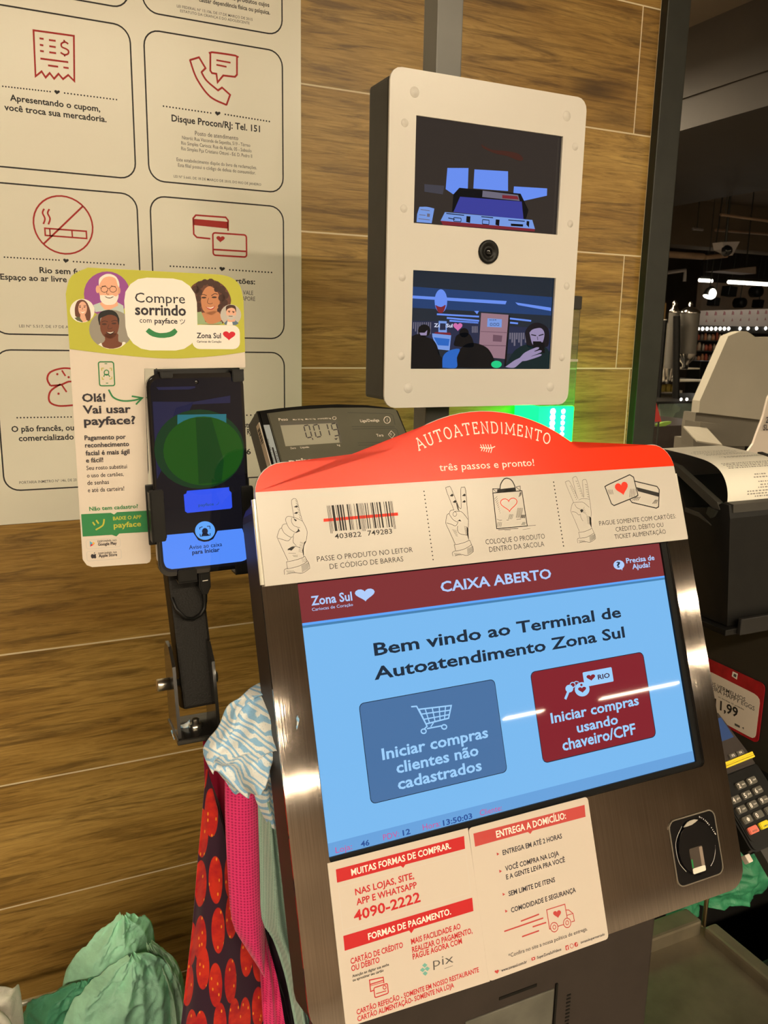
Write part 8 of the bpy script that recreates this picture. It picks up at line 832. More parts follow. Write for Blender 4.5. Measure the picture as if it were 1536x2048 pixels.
# receipt strip: curls up out of the printer and lies back over it
rc = thing('paper_receipt', 'curled white till receipt coming out of the black printer', 'receipt', (.672, .60, 1.243))
prof = [(-.0560, .1120), (-.0555, .1200), (-.0530, .1285), (-.0480, .1365), (-.0400, .1430), (-.0280, .1472), (-.0120, .1492), (.008, .1505), (.034, .1515)]
def smooth(P, n=5):
    out = []
    for i in range(len(P)-1):
        p0, p1, p2, p3 = P[max(i-1, 0)], P[i], P[i+1], P[min(i+2, len(P)-1)]
        for k in range(n):
            t = k/n; out.append(tuple(.5*(2*p1[j]+(-p0[j]+p2[j])*t+(2*p0[j]-5*p1[j]+4*p2[j]-p3[j])*t*t+(-p0[j]+3*p1[j]-3*p2[j]+p3[j])*t**3) for j in range(len(p1))))
    return out+[tuple(P[-1])]
prof = smooth(prof, 6); RX0, RX1 = -.0665, .0135+.002
arcl = [0]
for a, b in zip(prof, prof[1:]): arcl.append(arcl[-1]+math.hypot(b[0]-a[0], b[1]-a[1]))
def on_strip(s, lift=.0):
    s = min(max(s, 0), arcl[-1]-1e-6); i = max(k for k in range(len(arcl)-1) if arcl[k] <= s); t = (s-arcl[i])/(arcl[i+1]-arcl[i])
    a, b = prof[i], prof[i+1]; y, z = a[0]+(b[0]-a[0])*t, a[1]+(b[1]-a[1])*t; d = math.hypot(b[0]-a[0], b[1]-a[1]); ny, nz = -(b[1]-a[1])/d, (b[0]-a[0])/d
    return y+ny*lift, z+nz*lift
b_ = MB(); n = len(prof)
for lift in (0, .00012):
    vs = []
    for s in arcl: y, z = on_strip(s, lift); vs += [(RX0, y, z), (RX1, y, z)]
    b_.add(vs, [(2*i, 2*i+1, 2*i+3, 2*i+2) for i in range(n-1)], True)
paper_m = grain(mat('thermal_paper', (.83, .80, .70), .5), .02, 20); b_.build('paper_strip', paper_m, rc)
b_ = MB(); rnd = random.Random(3)
def dash(x0, x1, s0, s1):
    p = [on_strip(s0, .0004), on_strip(s1, .0004)]; b_.add([(x0, *p[0]), (x1, *p[0]), (x1, *p[1]), (x0, *p[1])], [(0, 1, 2, 3)])
for row, (s, a, b) in enumerate(((.004, .42, .80), (.0065, .30, .86), (.009, .30, .86), (.012, .48, .72), (.0145, .52, .68), (.0175, .5, .70), (.022, .45, .72), (.025, .48, .66), (.034, .15, .95), (.0365, .15, .95), (.039, .12, .95), (.0415, .12, .92), (.056, .35, .98), (.0585, .30, .98), (.067, .2, .9), (.070, .2, .85), (.074, .1, .8), (.079, .1, .85), (.084, .2, .8))):
    x = a
    while x < b: wd = rnd.uniform(.012, .045); dash(RX0+(RX1-RX0)*x, RX0+(RX1-RX0)*min(b, x+wd), s, s+.0012); x += wd+rnd.uniform(.008, .02)
b_.build('printed_lines', mat('thermal_print', (.30, .28, .25), .6), rc)
# tray that carries the printer and the dark counter side below it
dk = grain(mat('black_tray', (.012, .011, .010), .4), .2, 18)
ty = thing('printer_tray', 'black lipped shelf holding the receipt printer', 'shelf', (.672, .60, 1.236))
MB().box(-.080, .35, -.082, .16, 0, .006, .001).build('shelf_plate', black_plastic, ty); MB().box(-.066, .35, -.086, -.082, 0, .016, .0012).build('front_lip', dk, ty); MB().box(.079, .35, -.082, .16, -.205, 0).build('side_panel', grain(mat('grey_black_panel', (.026, .023, .018), .45), .12, 18), ty)
MB().box(.30, .35, -.082, .16, -1.236, -.205).build('shelf_leg', charcoal, ty)
# price card
pc = thing('price_card', 'red framed white shelf price card on the dark panel under the printer', 'price tag', (.7485, .5979, 1.1093), basis=((0, -1, 0), (0, 0, 1)))
MB().prism(rrect(-.0950, .0037, -.0496, .0217, .006, 5), 0, .0012).build('card_back', grain(mat('card_red', (.34, .010, .016), .35), .3, 60), pc)
MB().prism([(a/1000, b/1000) for a, b in ((-92, 7.2), (-9, 5.9))]+[(a/1000, b/1000) for a, b in ((-4, 4.6), (-1, 2), (0, -2), (0, -40), (-.8, -43.5), (-3.7, -45.9), (-7, -46.4), (-92, -46.4))], -.0003, .0).build('white_field', cardboard, pc); art('price', pc, .0004)
# ------------------------------------------------------------------ card payment keypad
PNB = ((.9926, -.0109, .1208), (-.0744, .7321, .6771))
pn = thing('card_payment_terminal', 'black card payment keypad with a yellow band behind the terminal edge', 'card reader', (.6693, .5294, 1.0393), basis=PNB)
MB().prism(rrect(-.0265, .0372, -.040, .0362, .006, 5), .0022, .020, .002).build('keypad_body', black_plastic, pn)
MB().prism(rrect(-.0230, .0262, -.0300, .0300, .003, 4), .0012, .0030).build('key_recess', black_plastic, pn)
MB().prism([(-.028, .0362), (.0345, .0350), (.0340, .0480), (.0270, .096), (-.0275, .096)], .001, .022, .002).build('terminal_neck', darkbody, pn)
MB().prism([(-.022, .0672), (.0262, .0668), (.0250, .090), (-.022, .090)], .0003, .0012).build('terminal_display', mat('dim_blue_glass', (.02, .03, .05), .08, emit=lin(44, 62, 98), strength=.9), pn)
mb = MB()
for z0, z1 in ((.0408, .0428), (.0430, .0447), (.0447, .0468)): mb.box(-.030, .0362, -.0012-(z1-.045)*.1, .024, z0, z1, .0006)
mb.build('yellow_band', mat('yellow_rubber', (.86, .66, .03), .5), pn)
KEYC = mat('grey_key', (.115, .105, .085), .45)
GRID = [('2', 'abc', 1, 0), ('3', 'def', 2, 0), ('4', 'ghi', 0, 1), ('5', 'jkl', 1, 1), ('6', 'mno', 2, 1), ('7', 'pqrs', 0, 2), ('8', 'tuv', 1, 2), ('9', 'wxyz', 2, 2), ('', 'up', 0, 3), ('0', '', 1, 3), ('', 'dot', 2, 3), ('ANULA', '', 0, 4), ('LIMPA', '', 1, 4)]
def letters(b_, t, st, x, z, wd, h, y):
    vs, fs = TXT[t, st]; x0 = min(v[0] for v in vs); x1 = max(v[0] for v in vs); cap = max(v[1] for v in TXT['H', 'r'][0])
    b_.add([(x+(v[0]-x0)*wd/(x1-x0), y, z+v[1]*h/cap) for v in vs], fs)
for big, small, c, r in GRID:
    x, z = (c-1)*.0152+.0003, (2-r)*.0104; col = KEYC if r < 4 else (mat('salmon_key', (.78, .19, .13), .4) if c == 0 else mat('yellow_key', (.86, .70, .02), .4))
    k = MB().prism(rrect(x-.0059, x+.0059, z-.0034, z+.0034, .0014, 4), -.0022, .0014, .0008).build('key', col, pn)
    b_ = MB()
    if r == 4: letters(b_, big, 'b', x-.0032, z-.0020, .0064, .0016, -.00235)
    elif big: letters(b_, big, 'b', x-.0046, z-.0022, .0028, .0044, -.00235); small and letters(b_, small, 'r', x+.0002, z-.0007, .0044, .0016, -.00235)
    elif small == 'up': add_prims(b_, [['p', [(x*1000-.9, z*1000-2), (x*1000+.9, z*1000-2), (x*1000+.9, z*1000+.3), (x*1000+1.9, z*1000+.3), (x*1000, z*1000+2.2), (x*1000-1.9, z*1000+.3), (x*1000-.9, z*1000+.3)]]], -.00235)
    else: add_prims(b_, [['p', [(x*1000-.5, z*1000-.5), (x*1000+.5, z*1000-.5), (x*1000+.5, z*1000+.5), (x*1000-.5, z*1000+.5)]]], -.00235)
    face_front(b_.build('key_mark', MATS['paper' if r < 4 else 'greyink'], k, fix=False))
for t, x0, x1 in (('F3', .0066, .0155), ('F4', .0172, .0265)):
    k = MB().prism(rrect(x0, x1, .0476, .0521, .0008, 4), -.0012, .0014, .0005).build('key', KEYC, pn); b_ = MB(); letters(b_, t, 'b', x0+.0030, .0487, .0032, .0022, -.00135); face_front(b_.build('key_mark', MATS['paper'], k, fix=False))
MB().box(-.030, -.024, .012, .020, -.046, -.038, .001).build('card_tongue', cardboard, pn)
MB().box(-.004, .008, .020, .032, -.145, .03).build('keypad_mount', charcoal, pn)
# ------------------------------------------------------------------ fabrics and bags
def fabric(name, col, rough=.85): m = mat(name, col, rough, spec=.2); bsdf(m).inputs['Sheen Weight'].default_value = .25; return m
# strawberry print
def flat(m, sx, sz):
    s_ = N(m, 'ShaderNodeSeparateXYZ'); c_ = N(m, 'ShaderNodeCombineXYZ'); L(m, coords(m, (sx, 1, sz)), s_.inputs[0]); L(m, s_.outputs['X'], c_.inputs['X']); L(m, s_.outputs['Z'], c_.inputs['Y']); return c_.outputs[0]
def cells(m, sx, sz, rand):
    v_ = N(m, 'ShaderNodeTexVoronoi', voronoi_dimensions='2D'); v_.inputs['Scale'].default_value = 1; v_.inputs['Randomness'].default_value = rand; L(m, flat(m, sx, sz), v_.inputs['Vector']); return v_
berry = fabric('strawberry_print', (.5, .02, .02)); vo = cells(berry, 82, 20, .42)
nb = noise(berry, coords(berry), 90, 3); body = mix(berry, ramp(berry, nb, [(.35, (0, 0, 0)), (.6, (1, 1, 1))]), (.40, .008, .014), (.60, .028, .012))
seedv = cells(berry, 170, 60, .9)
body = mix(berry, ramp(berry, seedv.outputs['Distance'], [(.07, (1, 1, 1)), (.12, (0, 0, 0))]), body, (.85, .30, .02))
L(berry, mix(berry, ramp(berry, vo.outputs['Distance'], [(.44, (0, 0, 0)), (.46, (1, 1, 1))]), body, (.035, .012, .028)), bsdf(berry).inputs['Base Color'])
def weave(m, lo, hi, sc=420):
    v = cells(m, sc, sc*.92, .12)
    L(m, ramp(m, v.outputs['Distance'], [(.12, lo), (.42, hi)]), bsdf(m).inputs['Base Color']); bump(m, v.outputs['Distance'], .5, .0008); return m
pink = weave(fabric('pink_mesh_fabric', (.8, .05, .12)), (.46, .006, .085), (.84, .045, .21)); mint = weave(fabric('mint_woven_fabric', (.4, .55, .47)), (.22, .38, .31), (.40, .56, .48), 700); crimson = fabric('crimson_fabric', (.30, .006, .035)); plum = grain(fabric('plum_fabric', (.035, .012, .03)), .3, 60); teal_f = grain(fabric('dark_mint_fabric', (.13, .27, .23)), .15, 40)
def ctr(pts): return sum(p[0] for p in pts)/len(pts)
HOOK = (.172, .60)
def wav(a, k, ph=0, k2=0): return lambda u, v: a*math.sin(k*u+ph+k2*v)
def bag(name, label, group, y, left, right, m, depth, n=10, extra=()):
    o = thing(name, label, 'bag', (0, y, 0), group=group)
    b_ = MB(); b_.sheet(smooth(left, 3), smooth(right, 3), n, depth); b_.build('bag_front', m, o)
    for nm, l2, r2, m2, d2 in extra: b_ = MB(); b_.sheet(smooth(l2, 3), smooth(r2, 3), n, d2); b_.build(nm, m2, o)
    return o
sL = [(.131, 1.158), (.126, 1.113), (.121, 1.069), (.116, 1.019), (.110, .974), (.105, .932), (.102, .90), (.098, .83)]; sR = [(.1325, 1.158), (.138, 1.128), (.146, 1.09), (.150, 1.052), (.157, 1.012), (.169, .975), (.186, .90), (.197, .83)]
bag('shopping_bag', 'dark tote bag with red strawberry print, leftmost bag hanging beside the terminal', 'tote bags beside the terminal', .605, sL, sR, berry, lambda u, v: .010*math.sin(2.2*u+.5)*v-.004*math.sin(9*u+4*v)*v, 14,
    [('bag_gusset', [(.132, 1.157), (.139, 1.127), (.147, 1.088), (.151, 1.05), (.158, 1.01), (.170, .973), (.187, .90), (.198, .83)], [(.150, 1.10), (.152, 1.09), (.156, 1.06), (.160, 1.03), (.170, 1.0), (.184, .955), (.204, .90), (.215, .83)], plum, lambda u, v: .012+.015*u+.006*math.sin(14*u)*v)])
bag('shopping_bag', 'crimson lined bag edge hanging behind the pink mesh bag', 'tote bags beside the terminal', .625, [(.133, 1.185), (.134, 1.15), (.135, 1.119), (.140, 1.085), (.146, 1.05)], [(.150, 1.185), (.152, 1.15), (.153, 1.12), (.155, 1.09), (.156, 1.05)], crimson, lambda u, v: .006*math.sin(3*u+v), 5)
bag('shopping_bag', 'bright pink mesh bag folded long, between the strawberry bag and the mint bag', 'tote bags beside the terminal', .585, [(.1415, 1.175), (.141, 1.122), (.142, 1.073), (.144, 1.030), (.153, 1.006), (.166, .978)], [(.168, 1.175), (.172, 1.115), (.1715, 1.065), (.171, 1.03), (.1705, 1.000), (.170, .974)], pink, lambda u, v: -.010*math.sin(3.0*u)+.002*math.sin(6*v), 10,
    [('bag_side', [(.168, 1.03), (.169, .98), (.171, .94), (.174, .90), (.178, .83)], [(.172, 1.03), (.178, .99), (.186, .95), (.192, .90), (.202, .83)], pink, lambda u, v: .012-.004*math.sin(10*u+5*v))])
bag('shopping_bag', 'pale mint woven bag hanging against the terminal side', 'tote bags beside the terminal', .572, [(.165, 1.143), (.166, 1.076), (.167, 1.03), (.176, 1.008), (.186, .971), (.193, .93), (.197, .90), (.203, .83)], [(.178, 1.14), (.187, 1.07), (.194, 1.021), (.199, .986), (.204, .95), (.209, .92), (.212, .90), (.218, .83)], mint, lambda u, v: .006*math.sin(9*u+1)-.004*u, 12,
    [('bag_side', [(.176, 1.13), (.183, 1.07), (.188, 1.02), (.194, .98), (.20, .94), (.206, .90), (.211, .83)], [(.182, 1.13), (.190, 1.07), (.198, 1.02), (.203, .98), (.208, .94), (.214, .90), (.22, .83)], teal_f, lambda u, v: -.006+.005*math.sin(16*u+6*v))])
bag('shopping_bag', 'dark plum bag folded under the mint bag', 'tote bags beside the terminal', .632, [(.176, 1.0), (.181, .95), (.187, .90), (.193, .83)], [(.200, .99), (.212, .94), (.222, .90), (.23, .83)], plum, lambda u, v: .006*math.sin(18*u+3*v), 12)
hk = thing('bag_hook', 'small black steel hook on the terminal side carrying the cloth and bags', 'hook', (.178, .57, 1.19))
MB().tube([(-.004, -.035, .02), (.0, -.005, .015), (.004, .03, .005)], .003, 8).build('hook_rod', black_plastic, hk)
# wiping cloth
cloth = fabric('blue_wave_cloth', (.7, .75, .8)); cv = coords(cloth); nz = N(cloth, 'ShaderNodeTexNoise'); nz.inputs['Scale'].default_value = 22; nz.inputs['Detail'].default_value = 2; L(cloth, cv, nz.inputs['Vector'])
sx = N(cloth, 'ShaderNodeSeparateXYZ'); L(cloth, cv, sx.inputs[0])
def mth(op, a, b=None):
    n_ = N(cloth, 'ShaderNodeMath', operation=op)
    for k, v in enumerate((a, b)):
        if v is None: continue
        if isinstance(v, (int, float)): n_.inputs[k].default_value = v
        else: L(cloth, v, n_.inputs[k])
    return n_.outputs[0]
zig = mth('MULTIPLY', mth('PINGPONG', mth('ADD', sx.outputs['X'], mth('MULTIPLY', sx.outputs['Y'], .5)), .0042), .75)
st_ = mth('ADD', mth('ADD', mth('ADD', sx.outputs['Z'], mth('MULTIPLY', sx.outputs['X'], .45)), zig), mth('MULTIPLY', nz.outputs['Fac'], .030))
wv = mth('PINGPONG', st_, .0027); fac = mth('DIVIDE', wv, .0027)
holes = N(cloth, 'ShaderNodeTexVoronoi'); holes.inputs['Scale'].default_value = 620; holes.inputs['Randomness'].default_value = .3; L(cloth, cv, holes.inputs['Vector'])
cc = ramp(cloth, fac, [(.38, (.27, .50, .74)), (.52, (.76, .78, .77))]); cc = mix(cloth, ramp(cloth, holes.outputs['Distance'], [(.13, (1, 1, 1)), (.24, (0, 0, 0))]), cc, mix(cloth, .45, cc, (.12, .18, .26)))
L(cloth, cc, bsdf(cloth).inputs['Base Color'])
cl = thing('wiping_cloth', 'crumpled white and blue wave patterned cloth hanging on the terminal side above the bags', 'cloth', (0, .575, 0))
CLx = smooth([(.166, 1.240), (.150, 1.236), (.139, 1.228), (.132, 1.213), (.124, 1.205), (.118, 1.200), (.121, 1.192), (.126, 1.185), (.132, 1.176), (.138, 1.168), (.148, 1.160), (.153, 1.156)], 4)
CRx = smooth([(.176, 1.2405), (.184, 1.236), (.190, 1.228), (.194, 1.216), (.197, 1.208), (.199, 1.200), (.200, 1.191), (.201, 1.183), (.202, 1.174), (.203, 1.165), (.204, 1.157), (.205, 1.150)], 4)
rn = random.Random(5); ridg = [(rn.uniform(0, 1), rn.uniform(0, 1), rn.uniform(-1.2, 1.2), rn.uniform(.03, .08), rn.uniform(.5, 1.1)) for _ in range(26)]
def crumple(u, v):
    y = -.034*math.sin(math.pi*min(1, .12+v*.95))*math.sin(math.pi*min(1, .10+u*.8))
    for a, b, ang, wd, s in ridg:
        d = (u-a)*math.cos(ang)+(v-b)*math.sin(ang); e = -(u-a)*math.sin(ang)+(v-b)*math.cos(ang)
        y -= .014*s*math.exp(-(d/wd)**2)*math.exp(-(e/.42)**2)
    return y+.0012*math.sin(40*u+22*v)
b_ = MB(); b_.sheet(CLx, CRx, 44, crumple); b_.build('cloth_bunch', cloth, cl)
b_ = MB(); b_.sheet(smooth([(.150, 1.163), (.160, 1.150), (.163, 1.139), (.168, 1.126), (.172, 1.1185), (.175, 1.1178)], 4), smooth([(.197, 1.163), (.199, 1.150), (.2, 1.14), (.2, 1.13), (.2, 1.12), (.2, 1.1175)], 4), 26, lambda u, v: -.006+.004*math.sin(16*u+4*v)+.002*math.sin(7*v)); b_.build('cloth_tail', cloth, cl)
b_ = MB(); b_.sheet(smooth([(.133, 1.176), (.138, 1.164), (.144, 1.152), (.147, 1.1485)], 4), smooth([(.16, 1.176), (.163, 1.164), (.166, 1.152), (.166, 1.1475)], 4), 12, lambda u, v: .002*math.sin(8*u)); b_.build('cloth_fold', cloth, cl)
b_ = MB(); b_.sheet([(.107, 1.189), (.109, 1.181)], [(.122, 1.196), (.122, 1.182)], 6, lambda u, v: .045+.002*math.sin(6*u)); b_.build('cloth_corner', cloth, cl)
# thin plastic carrier bags
def plastic(name, col, tr=.25):
    m = mat(name, col, .36, spec=.35); b = bsdf(m); b.inputs['Subsurface Weight'].default_value = 0
    f = noise(m, coords(m, (1, 1, 1)), 16, 5, .6, .8); L(m, ramp(m, f, [(.3, tuple(c*.62 for c in col)), (.7, tuple(min(1, c*1.12+.01) for c in col))]), b.inputs['Base Color'])
    bump(m, noise(m, coords(m), 60, 4, .6, 1.2), .45, .004); return m
gp = plastic('mint_green_plastic', (.44, .85, .62)); gp2 = plastic('deep_green_plastic', (.035, .24, .11)); wp = plastic('white_plastic', (.72, .69, .60))
def folds(seed, amp, k, belly):
    r_ = random.Random(seed); ph = [r_.uniform(0, 6.28) for _ in range(4)]; ks = [k*r_.uniform(.6, 1.5) for _ in range(4)]; sl = [r_.uniform(-5, 5) for _ in range(4)]; o = seed*3.7
    def f(u, v):
        y = -belly*math.sin(math.pi*u)*min(1, v*1.6+.1)+sum(amp/(1+i*.4)*abs(math.sin(ks[i]*u+sl[i]*v+ph[i])) for i in range(4))*min(1, v*2+.25)
        a, c = u*3+.6*pnoise((u*2+o, v*2, 1)), v*4+.6*pnoise((u*2, v*2+o, 2))
        return y+amp*(1.5*abs(pnoise((a+o, c, .3)))+.95*abs(pnoise((a*2.3, c*2.3+o, .7)))+.45*abs(pnoise((a*5, c*5, o))))
    return f
def pbag(label, group, y, left, right, m, dep, n=64, name='plastic_bag'):
    o = thing(name, label, 'plastic bag', (0, y, 0), group=group); b_ = MB(); b_.sheet(smooth(left, 12), smooth(right, 12), n, dep, .0008); b_.build('bag_film', m, o); return o
pbag('tall crumpled mint plastic bag at the back of the bunch over the steel rail', 'green plastic bags on the rail', .93, [(.092, .800), (.078, .789), (.057, .770), (.034, .748), (.020, .715), (.012, .66)], [(.101, .800), (.112, .790), (.124, .780), (.132, .760), (.135, .70), (.138, .66)], gp, folds(3, .006, 9, .03))
pbag('wide mint plastic bag spread in front of the bunch over the steel rail', 'green plastic bags on the rail', .885, [(.094, .775), (.070, .760), (.050, .742), (.030, .728), (.018, .70), (.012, .64)], [(.104, .777), (.126, .765), (.138, .745), (.146, .725), (.148, .69), (.15, .64)], gp, folds(8, .007, 12, .03))
pbag('pale green plastic bag at the right end of the bunch beside the strawberry bag', 'green plastic bags on the rail', .90, [(.118, .772), (.118, .755), (.122, .735), (.128, .71), (.13, .68), (.13, .64)], [(.124, .774), (.138, .757), (.150, .738), (.158, .716), (.163, .69), (.164, .64)], plastic('pale_green_plastic', (.48, .70, .53)), folds(14, .006, 10, .02))
pbag('darker green plastic bag lying low on the left end of the steel rail', 'green plastic bags on the rail', .905, [(.03, .742), (.008, .733), (-.015, .728), (-.026, .70), (-.03, .64)], [(.055, .745), (.06, .73), (.06, .71), (.05, .69), (.05, .64)], plastic('mid_green_plastic', (.12, .46, .27)), folds(21, .006, 9, .012))
wb = thing('plastic_bag', 'white plastic bag with looped handles at the lower left corner', 'plastic bag', (0, .85, 0))
b_ = MB(); b_.sheet(smooth([(-.075, .812), (-.08, .79), (-.085, .76), (-.085, .66)], 4), smooth([(-.043, .812), (-.030, .80), (-.0225, .785), (-.0215, .66)], 4), 24, folds(31, .005, 9, .012), .0008); b_.build('bag_film', wp, wb)
MB().tube(smooth([(-.052, -.012, .800), (-.040, -.016, .788), (-.034, -.018, .765), (-.036, -.016, .735), (-.038, -.012, .70)], 4), [.0045]*17, 8).build('bag_handle', wp, wb)
rl = thing('steel_rail', 'thin bright steel rail carrying the green plastic bags near the wooden wall', 'rail', (.05, .95, .7045))
MB().tube([(-.55, 0, 0), (.07, 0, 0)], .0036, 10).build('rail_rod', mat('bright_steel', (.80, .77, .70), .3, .35), rl); 
for x in (-.5, .06): MB().tube([(x, 0, 0), (x, 0, -.7045)], .0036, 8).build('rail_leg', MATS['bright_steel'], rl)
# green bags and rod behind the terminal on the right
pbag('deep green plastic bag hanging low behind the thin rod', 'green bags right of the terminal', .580, [(.636, .945), (.634, .92), (.631, .89), (.629, .865)], [(.70, .95), (.69, .92), (.68, .895), (.68, .865)], gp2, folds(41, .004, 9, .006), 24)
pbag('deep green plastic bag draped to the right of the thin rod under the card keypad', 'green bags right of the terminal', .572, [(.730, .985), (.722, .965), (.722, .945), (.706, .918), (.686, .902), (.672, .890), (.668, .882)], [(.80, .995), (.80, .97), (.80, .95), (.80, .93), (.80, .91), (.79, .89), (.77, .868)], gp2, folds(47, .006, 8, .014), 30)
rd = thing('thin_rod', 'thin upright brass coloured rod at the back corner of the steel counter', 'rod', (.650, .555, .898))
MB().tube([(0, 0, -.02), (0, 0, .12)], .0023, 10).build('rod', mat('brass_rod', (.50, .38, .20), .35, 1.0), rd)
bk = thing('wire_basket', 'dark perforated basket edge behind the card payment keypad', 'basket', (.80, .66, 1.05))
b_ = MB()
for i in range(14): b_.box(-.05+i*.009, -.046+i*.009, 0, .003, -.06, .012)
for j in range(8): b_.box(-.05, .075, .0005, .0025, -.06+j*.009, -.056+j*.009)
b_.build('basket_mesh', charcoal, bk); MB().tube([(-.06, -.002, .015), (.10, -.002, .015)], .0034, 8).build('basket_rim', mat('dull_rim', (.20, .185, .15), .4, .6), bk)
# ------------------------------------------------------------------ deeper in the store, seen past the end of the wall
def XZ(k): return BG[k][1]
def slab_part(k, depth, m, parent, name, y=None):
    Y = BG[k][0]; o = MB().prism(XZ(k), 0, depth).build(name, m, parent); o.location = Vector((0, Y, 0))-Vector(parent.location); return o
t = thing('other_checkout', 'grey back of another checkout terminal beyond the receipt printer', 'self checkout', (2.06, 1.9, 0))
slab_part('panel_slab', .03, greymetal, t, 'back_panel'); slab_part('panel_base', .05, greymetal2, t, 'base_panel')
MB().box(.0, .14, .03, .2, 0, 1.19).build('pedestal', greymetal2, t)
q = thing('leaflet_holder', 'small grey leaflet tray fixed on the back of the other checkout', 'holder', (1.87, 1.8, 1.22))
slab_part('holder_back', .06, greymetal2, q, 'tray_back'); a = XZ('holder_tray')
b_ = MB(); ys = (1.80, 1.80, 1.70, 1.70); vs = [(p[0], y, p[1]) for p, y in zip(a, ys)]; b_.add(vs+[(x, y, z-.004) for x, y, z in vs], [(0, 1, 2, 3), (7, 6, 5, 4), (0, 4, 5, 1), (1, 5, 6, 2), (2, 6, 7, 3), (3, 7, 4, 0)])
o = b_.build('tray_paper', greymetal, q); o.location = -Vector(q.location)
s = thing('counter_sign', 'cut out cream sign standing at the right edge behind the printer', 'sign', (1.72, 1.45, 1.2)); slab_part('side_sign', .006, cardboard, s, 'sign_sheet')
b_ = MB()
for k, tx in (('sign_text1', 'ZONA'), ('sign_text2', 'SUA')):
    (x, z), (x2, _) = XZ(k); vs, fs = TXT[tx, 'b']; b_.add([(x-s.location.x+v[0]*.017, -.006, z-1.2+v[1]*.020) for v in vs], fs)
face_front(b_.build('sign_lettering', MATS['ink2'], s, fix=False))
MB().box(-.02, .06, 0, .05, -.3, .02).build('sign_foot', charcoal, s); MB().box(-.03, .25, -.05, .15, -1.2, -.3).build('sign_stand', charcoal, s)
cb_ = thing('low_dark_filler', 'black box added to darken the gap behind the steel bagging counter', 'cabinet', (.70, .80, 0)); MB().box(-.33, .26, -.09, .04, 0, .955, .004).build('block_body', dk, cb_)  # filler box added to keep the gap behind the counter dark
cb_ = thing('side_dark_filler', 'black box added to darken the gap right of the steel bagging counter', 'cabinet', (.86, .35, 0)); MB().box(-.20, .20, -.55, .16, 0, .865, .004).build('block_body', dk, cb_)  # second added filler, hides the bright floor beside the counter
# dispensers on a dark table
tb = thing('display_table', 'dark table carrying the clear dispensers', 'table', (3.95, 4.1, 0)); MB().box(-.25, .45, -.30, .27, 1.12, 1.155, .005).build('table_top', black_plastic, tb); MB().box(-.2, .4, -.25, .22, 0, 1.12).build('table_base', darkbody, tb)
steelb = mat('polished_steel', (.72, .68, .62), .16, 1.0); clearp = mat('smoky_clear', (.28, .26, .23), .08, trans=.55, ior=1.2); grainy = grain(mat('dark_beans', (.07, .045, .03), .6), .5, 60)
for (k, lab, r) in (('tank1', 'narrow clear dispenser on the left of the dark table', .03), ('tank2', 'wide clear dispenser with a shining lid on the dark table', .06)):
    P = XZ(k); x = (P[0][0]+P[1][0]+P[2][0]+P[3][0])/4; zt, zb = P[0][1], P[2][1]; d = thing('bulk_dispenser', lab, 'dispenser', (x, BG[k][0], 1.155), group='clear dispensers')
    MB().lathe([(r, zb-1.155), (r, zt-1.155)], (0, 0, 0), 24).build('clear_tank', clearp, d); MB().lathe([(.0001, zb-1.15), (r*.86, zb-1.15), (r*.86, zt-1.155-.06), (.0001, zt-1.155-.05)], (0, 0, 0), 20).build('contents', grainy, d)
    MB().lathe([(r*1.05, zt-1.155), (r*1.05, zt-1.145), (r*.55, zt-1.12), (.012, zt-1.115), (.016, zt-1.10), (.006, zt-1.085), (.0001, zt-1.08)], (0, 0, 0), 20).build('lid', steelb, d)
    MB().lathe([(r*1.05, zb-1.155), (r*.8, zb-1.19), (.02, zb-1.22), (.02, zb-1.25), (.0001, zb-1.25)], (0, 0, 0), 20).build('spout', steelb, d); MB().tube([(0, .07, 0), (0, .07, zt-1.2)], .014, 8).build('post', black_plastic, d)
P = XZ('stand'); d = thing('dispenser_stand', 'black upright post between the two clear dispensers', 'stand', (3.81, 3.9, 1.155)); MB().tube([(-.0, 0, 0), (-.055, 0, .50)], .021, 8).build('post', black_plastic, d)
wj = mat('milk_white', (.72, .66, .55), .4)
def lathe_thing(name, lab, cat, k, m, rk=1.0, group=None):
    P = XZ(k); xs = [p[0] for p in P]; zs = [p[1] for p in P]; r = (max(xs)-min(xs))/2*rk; h = max(zs)-min(zs); o = thing(name, lab, cat, ((max(xs)+min(xs))/2, BG[k][0], min(zs)), group=group)
    MB().lathe([(.0001, 0), (r*.9, 0), (r, h*.08), (r, h*.75), (r*.8, h*.9), (r*.55, h*.95), (r*.55, h), (.0001, h)], (0, 0, 0), 18).build('vessel', m, o); return o
sh_ = thing('back_shelf', 'pale shelf unit behind the dispensers', 'shelf', (4.05, 4.42, 0)); MB().box(-.2, .3, -.02, .25, 0, 1.17).build('shelf_body', wj, sh_); MB().box(-.2, .3, -.16, .25, 1.322, 1.331).build('shelf_board', wj, sh_); MB().box(-.2, .3, -.30, .25, 1.247, 1.256).build('shelf_board', wj, sh_); MB().box(-.2, .3, .22, .25, 1.17, 1.62).build('shelf_back', grain(mat('shelf_back', (.10, .09, .07), .6), .2, 4), sh_)
lathe_thing('white_jug', 'tall white jug at the left behind the dispensers', 'jug', 'white_jug', wj, .8); lathe_thing('white_tub', 'low white tub below the tall white jug', 'tub', 'white_tub', wj); lathe_thing('white_cup', 'small white cup beside the low white tub', 'cup', 'white_cup', wj)
for i in range(5):
    o = thing('snack_pack', 'yellow packet lying on the dark table under the white tub', 'packet', (3.99+i*.036, 4.3-.01*i, 1.17), group='yellow packets'); MB().box(-.016, .016, 0, .02, 0, .05+.012*(i % 2), .005).build('packet', grain(mat('yellow_packet', (.38, .28, .05), .4), .4, 30), o)
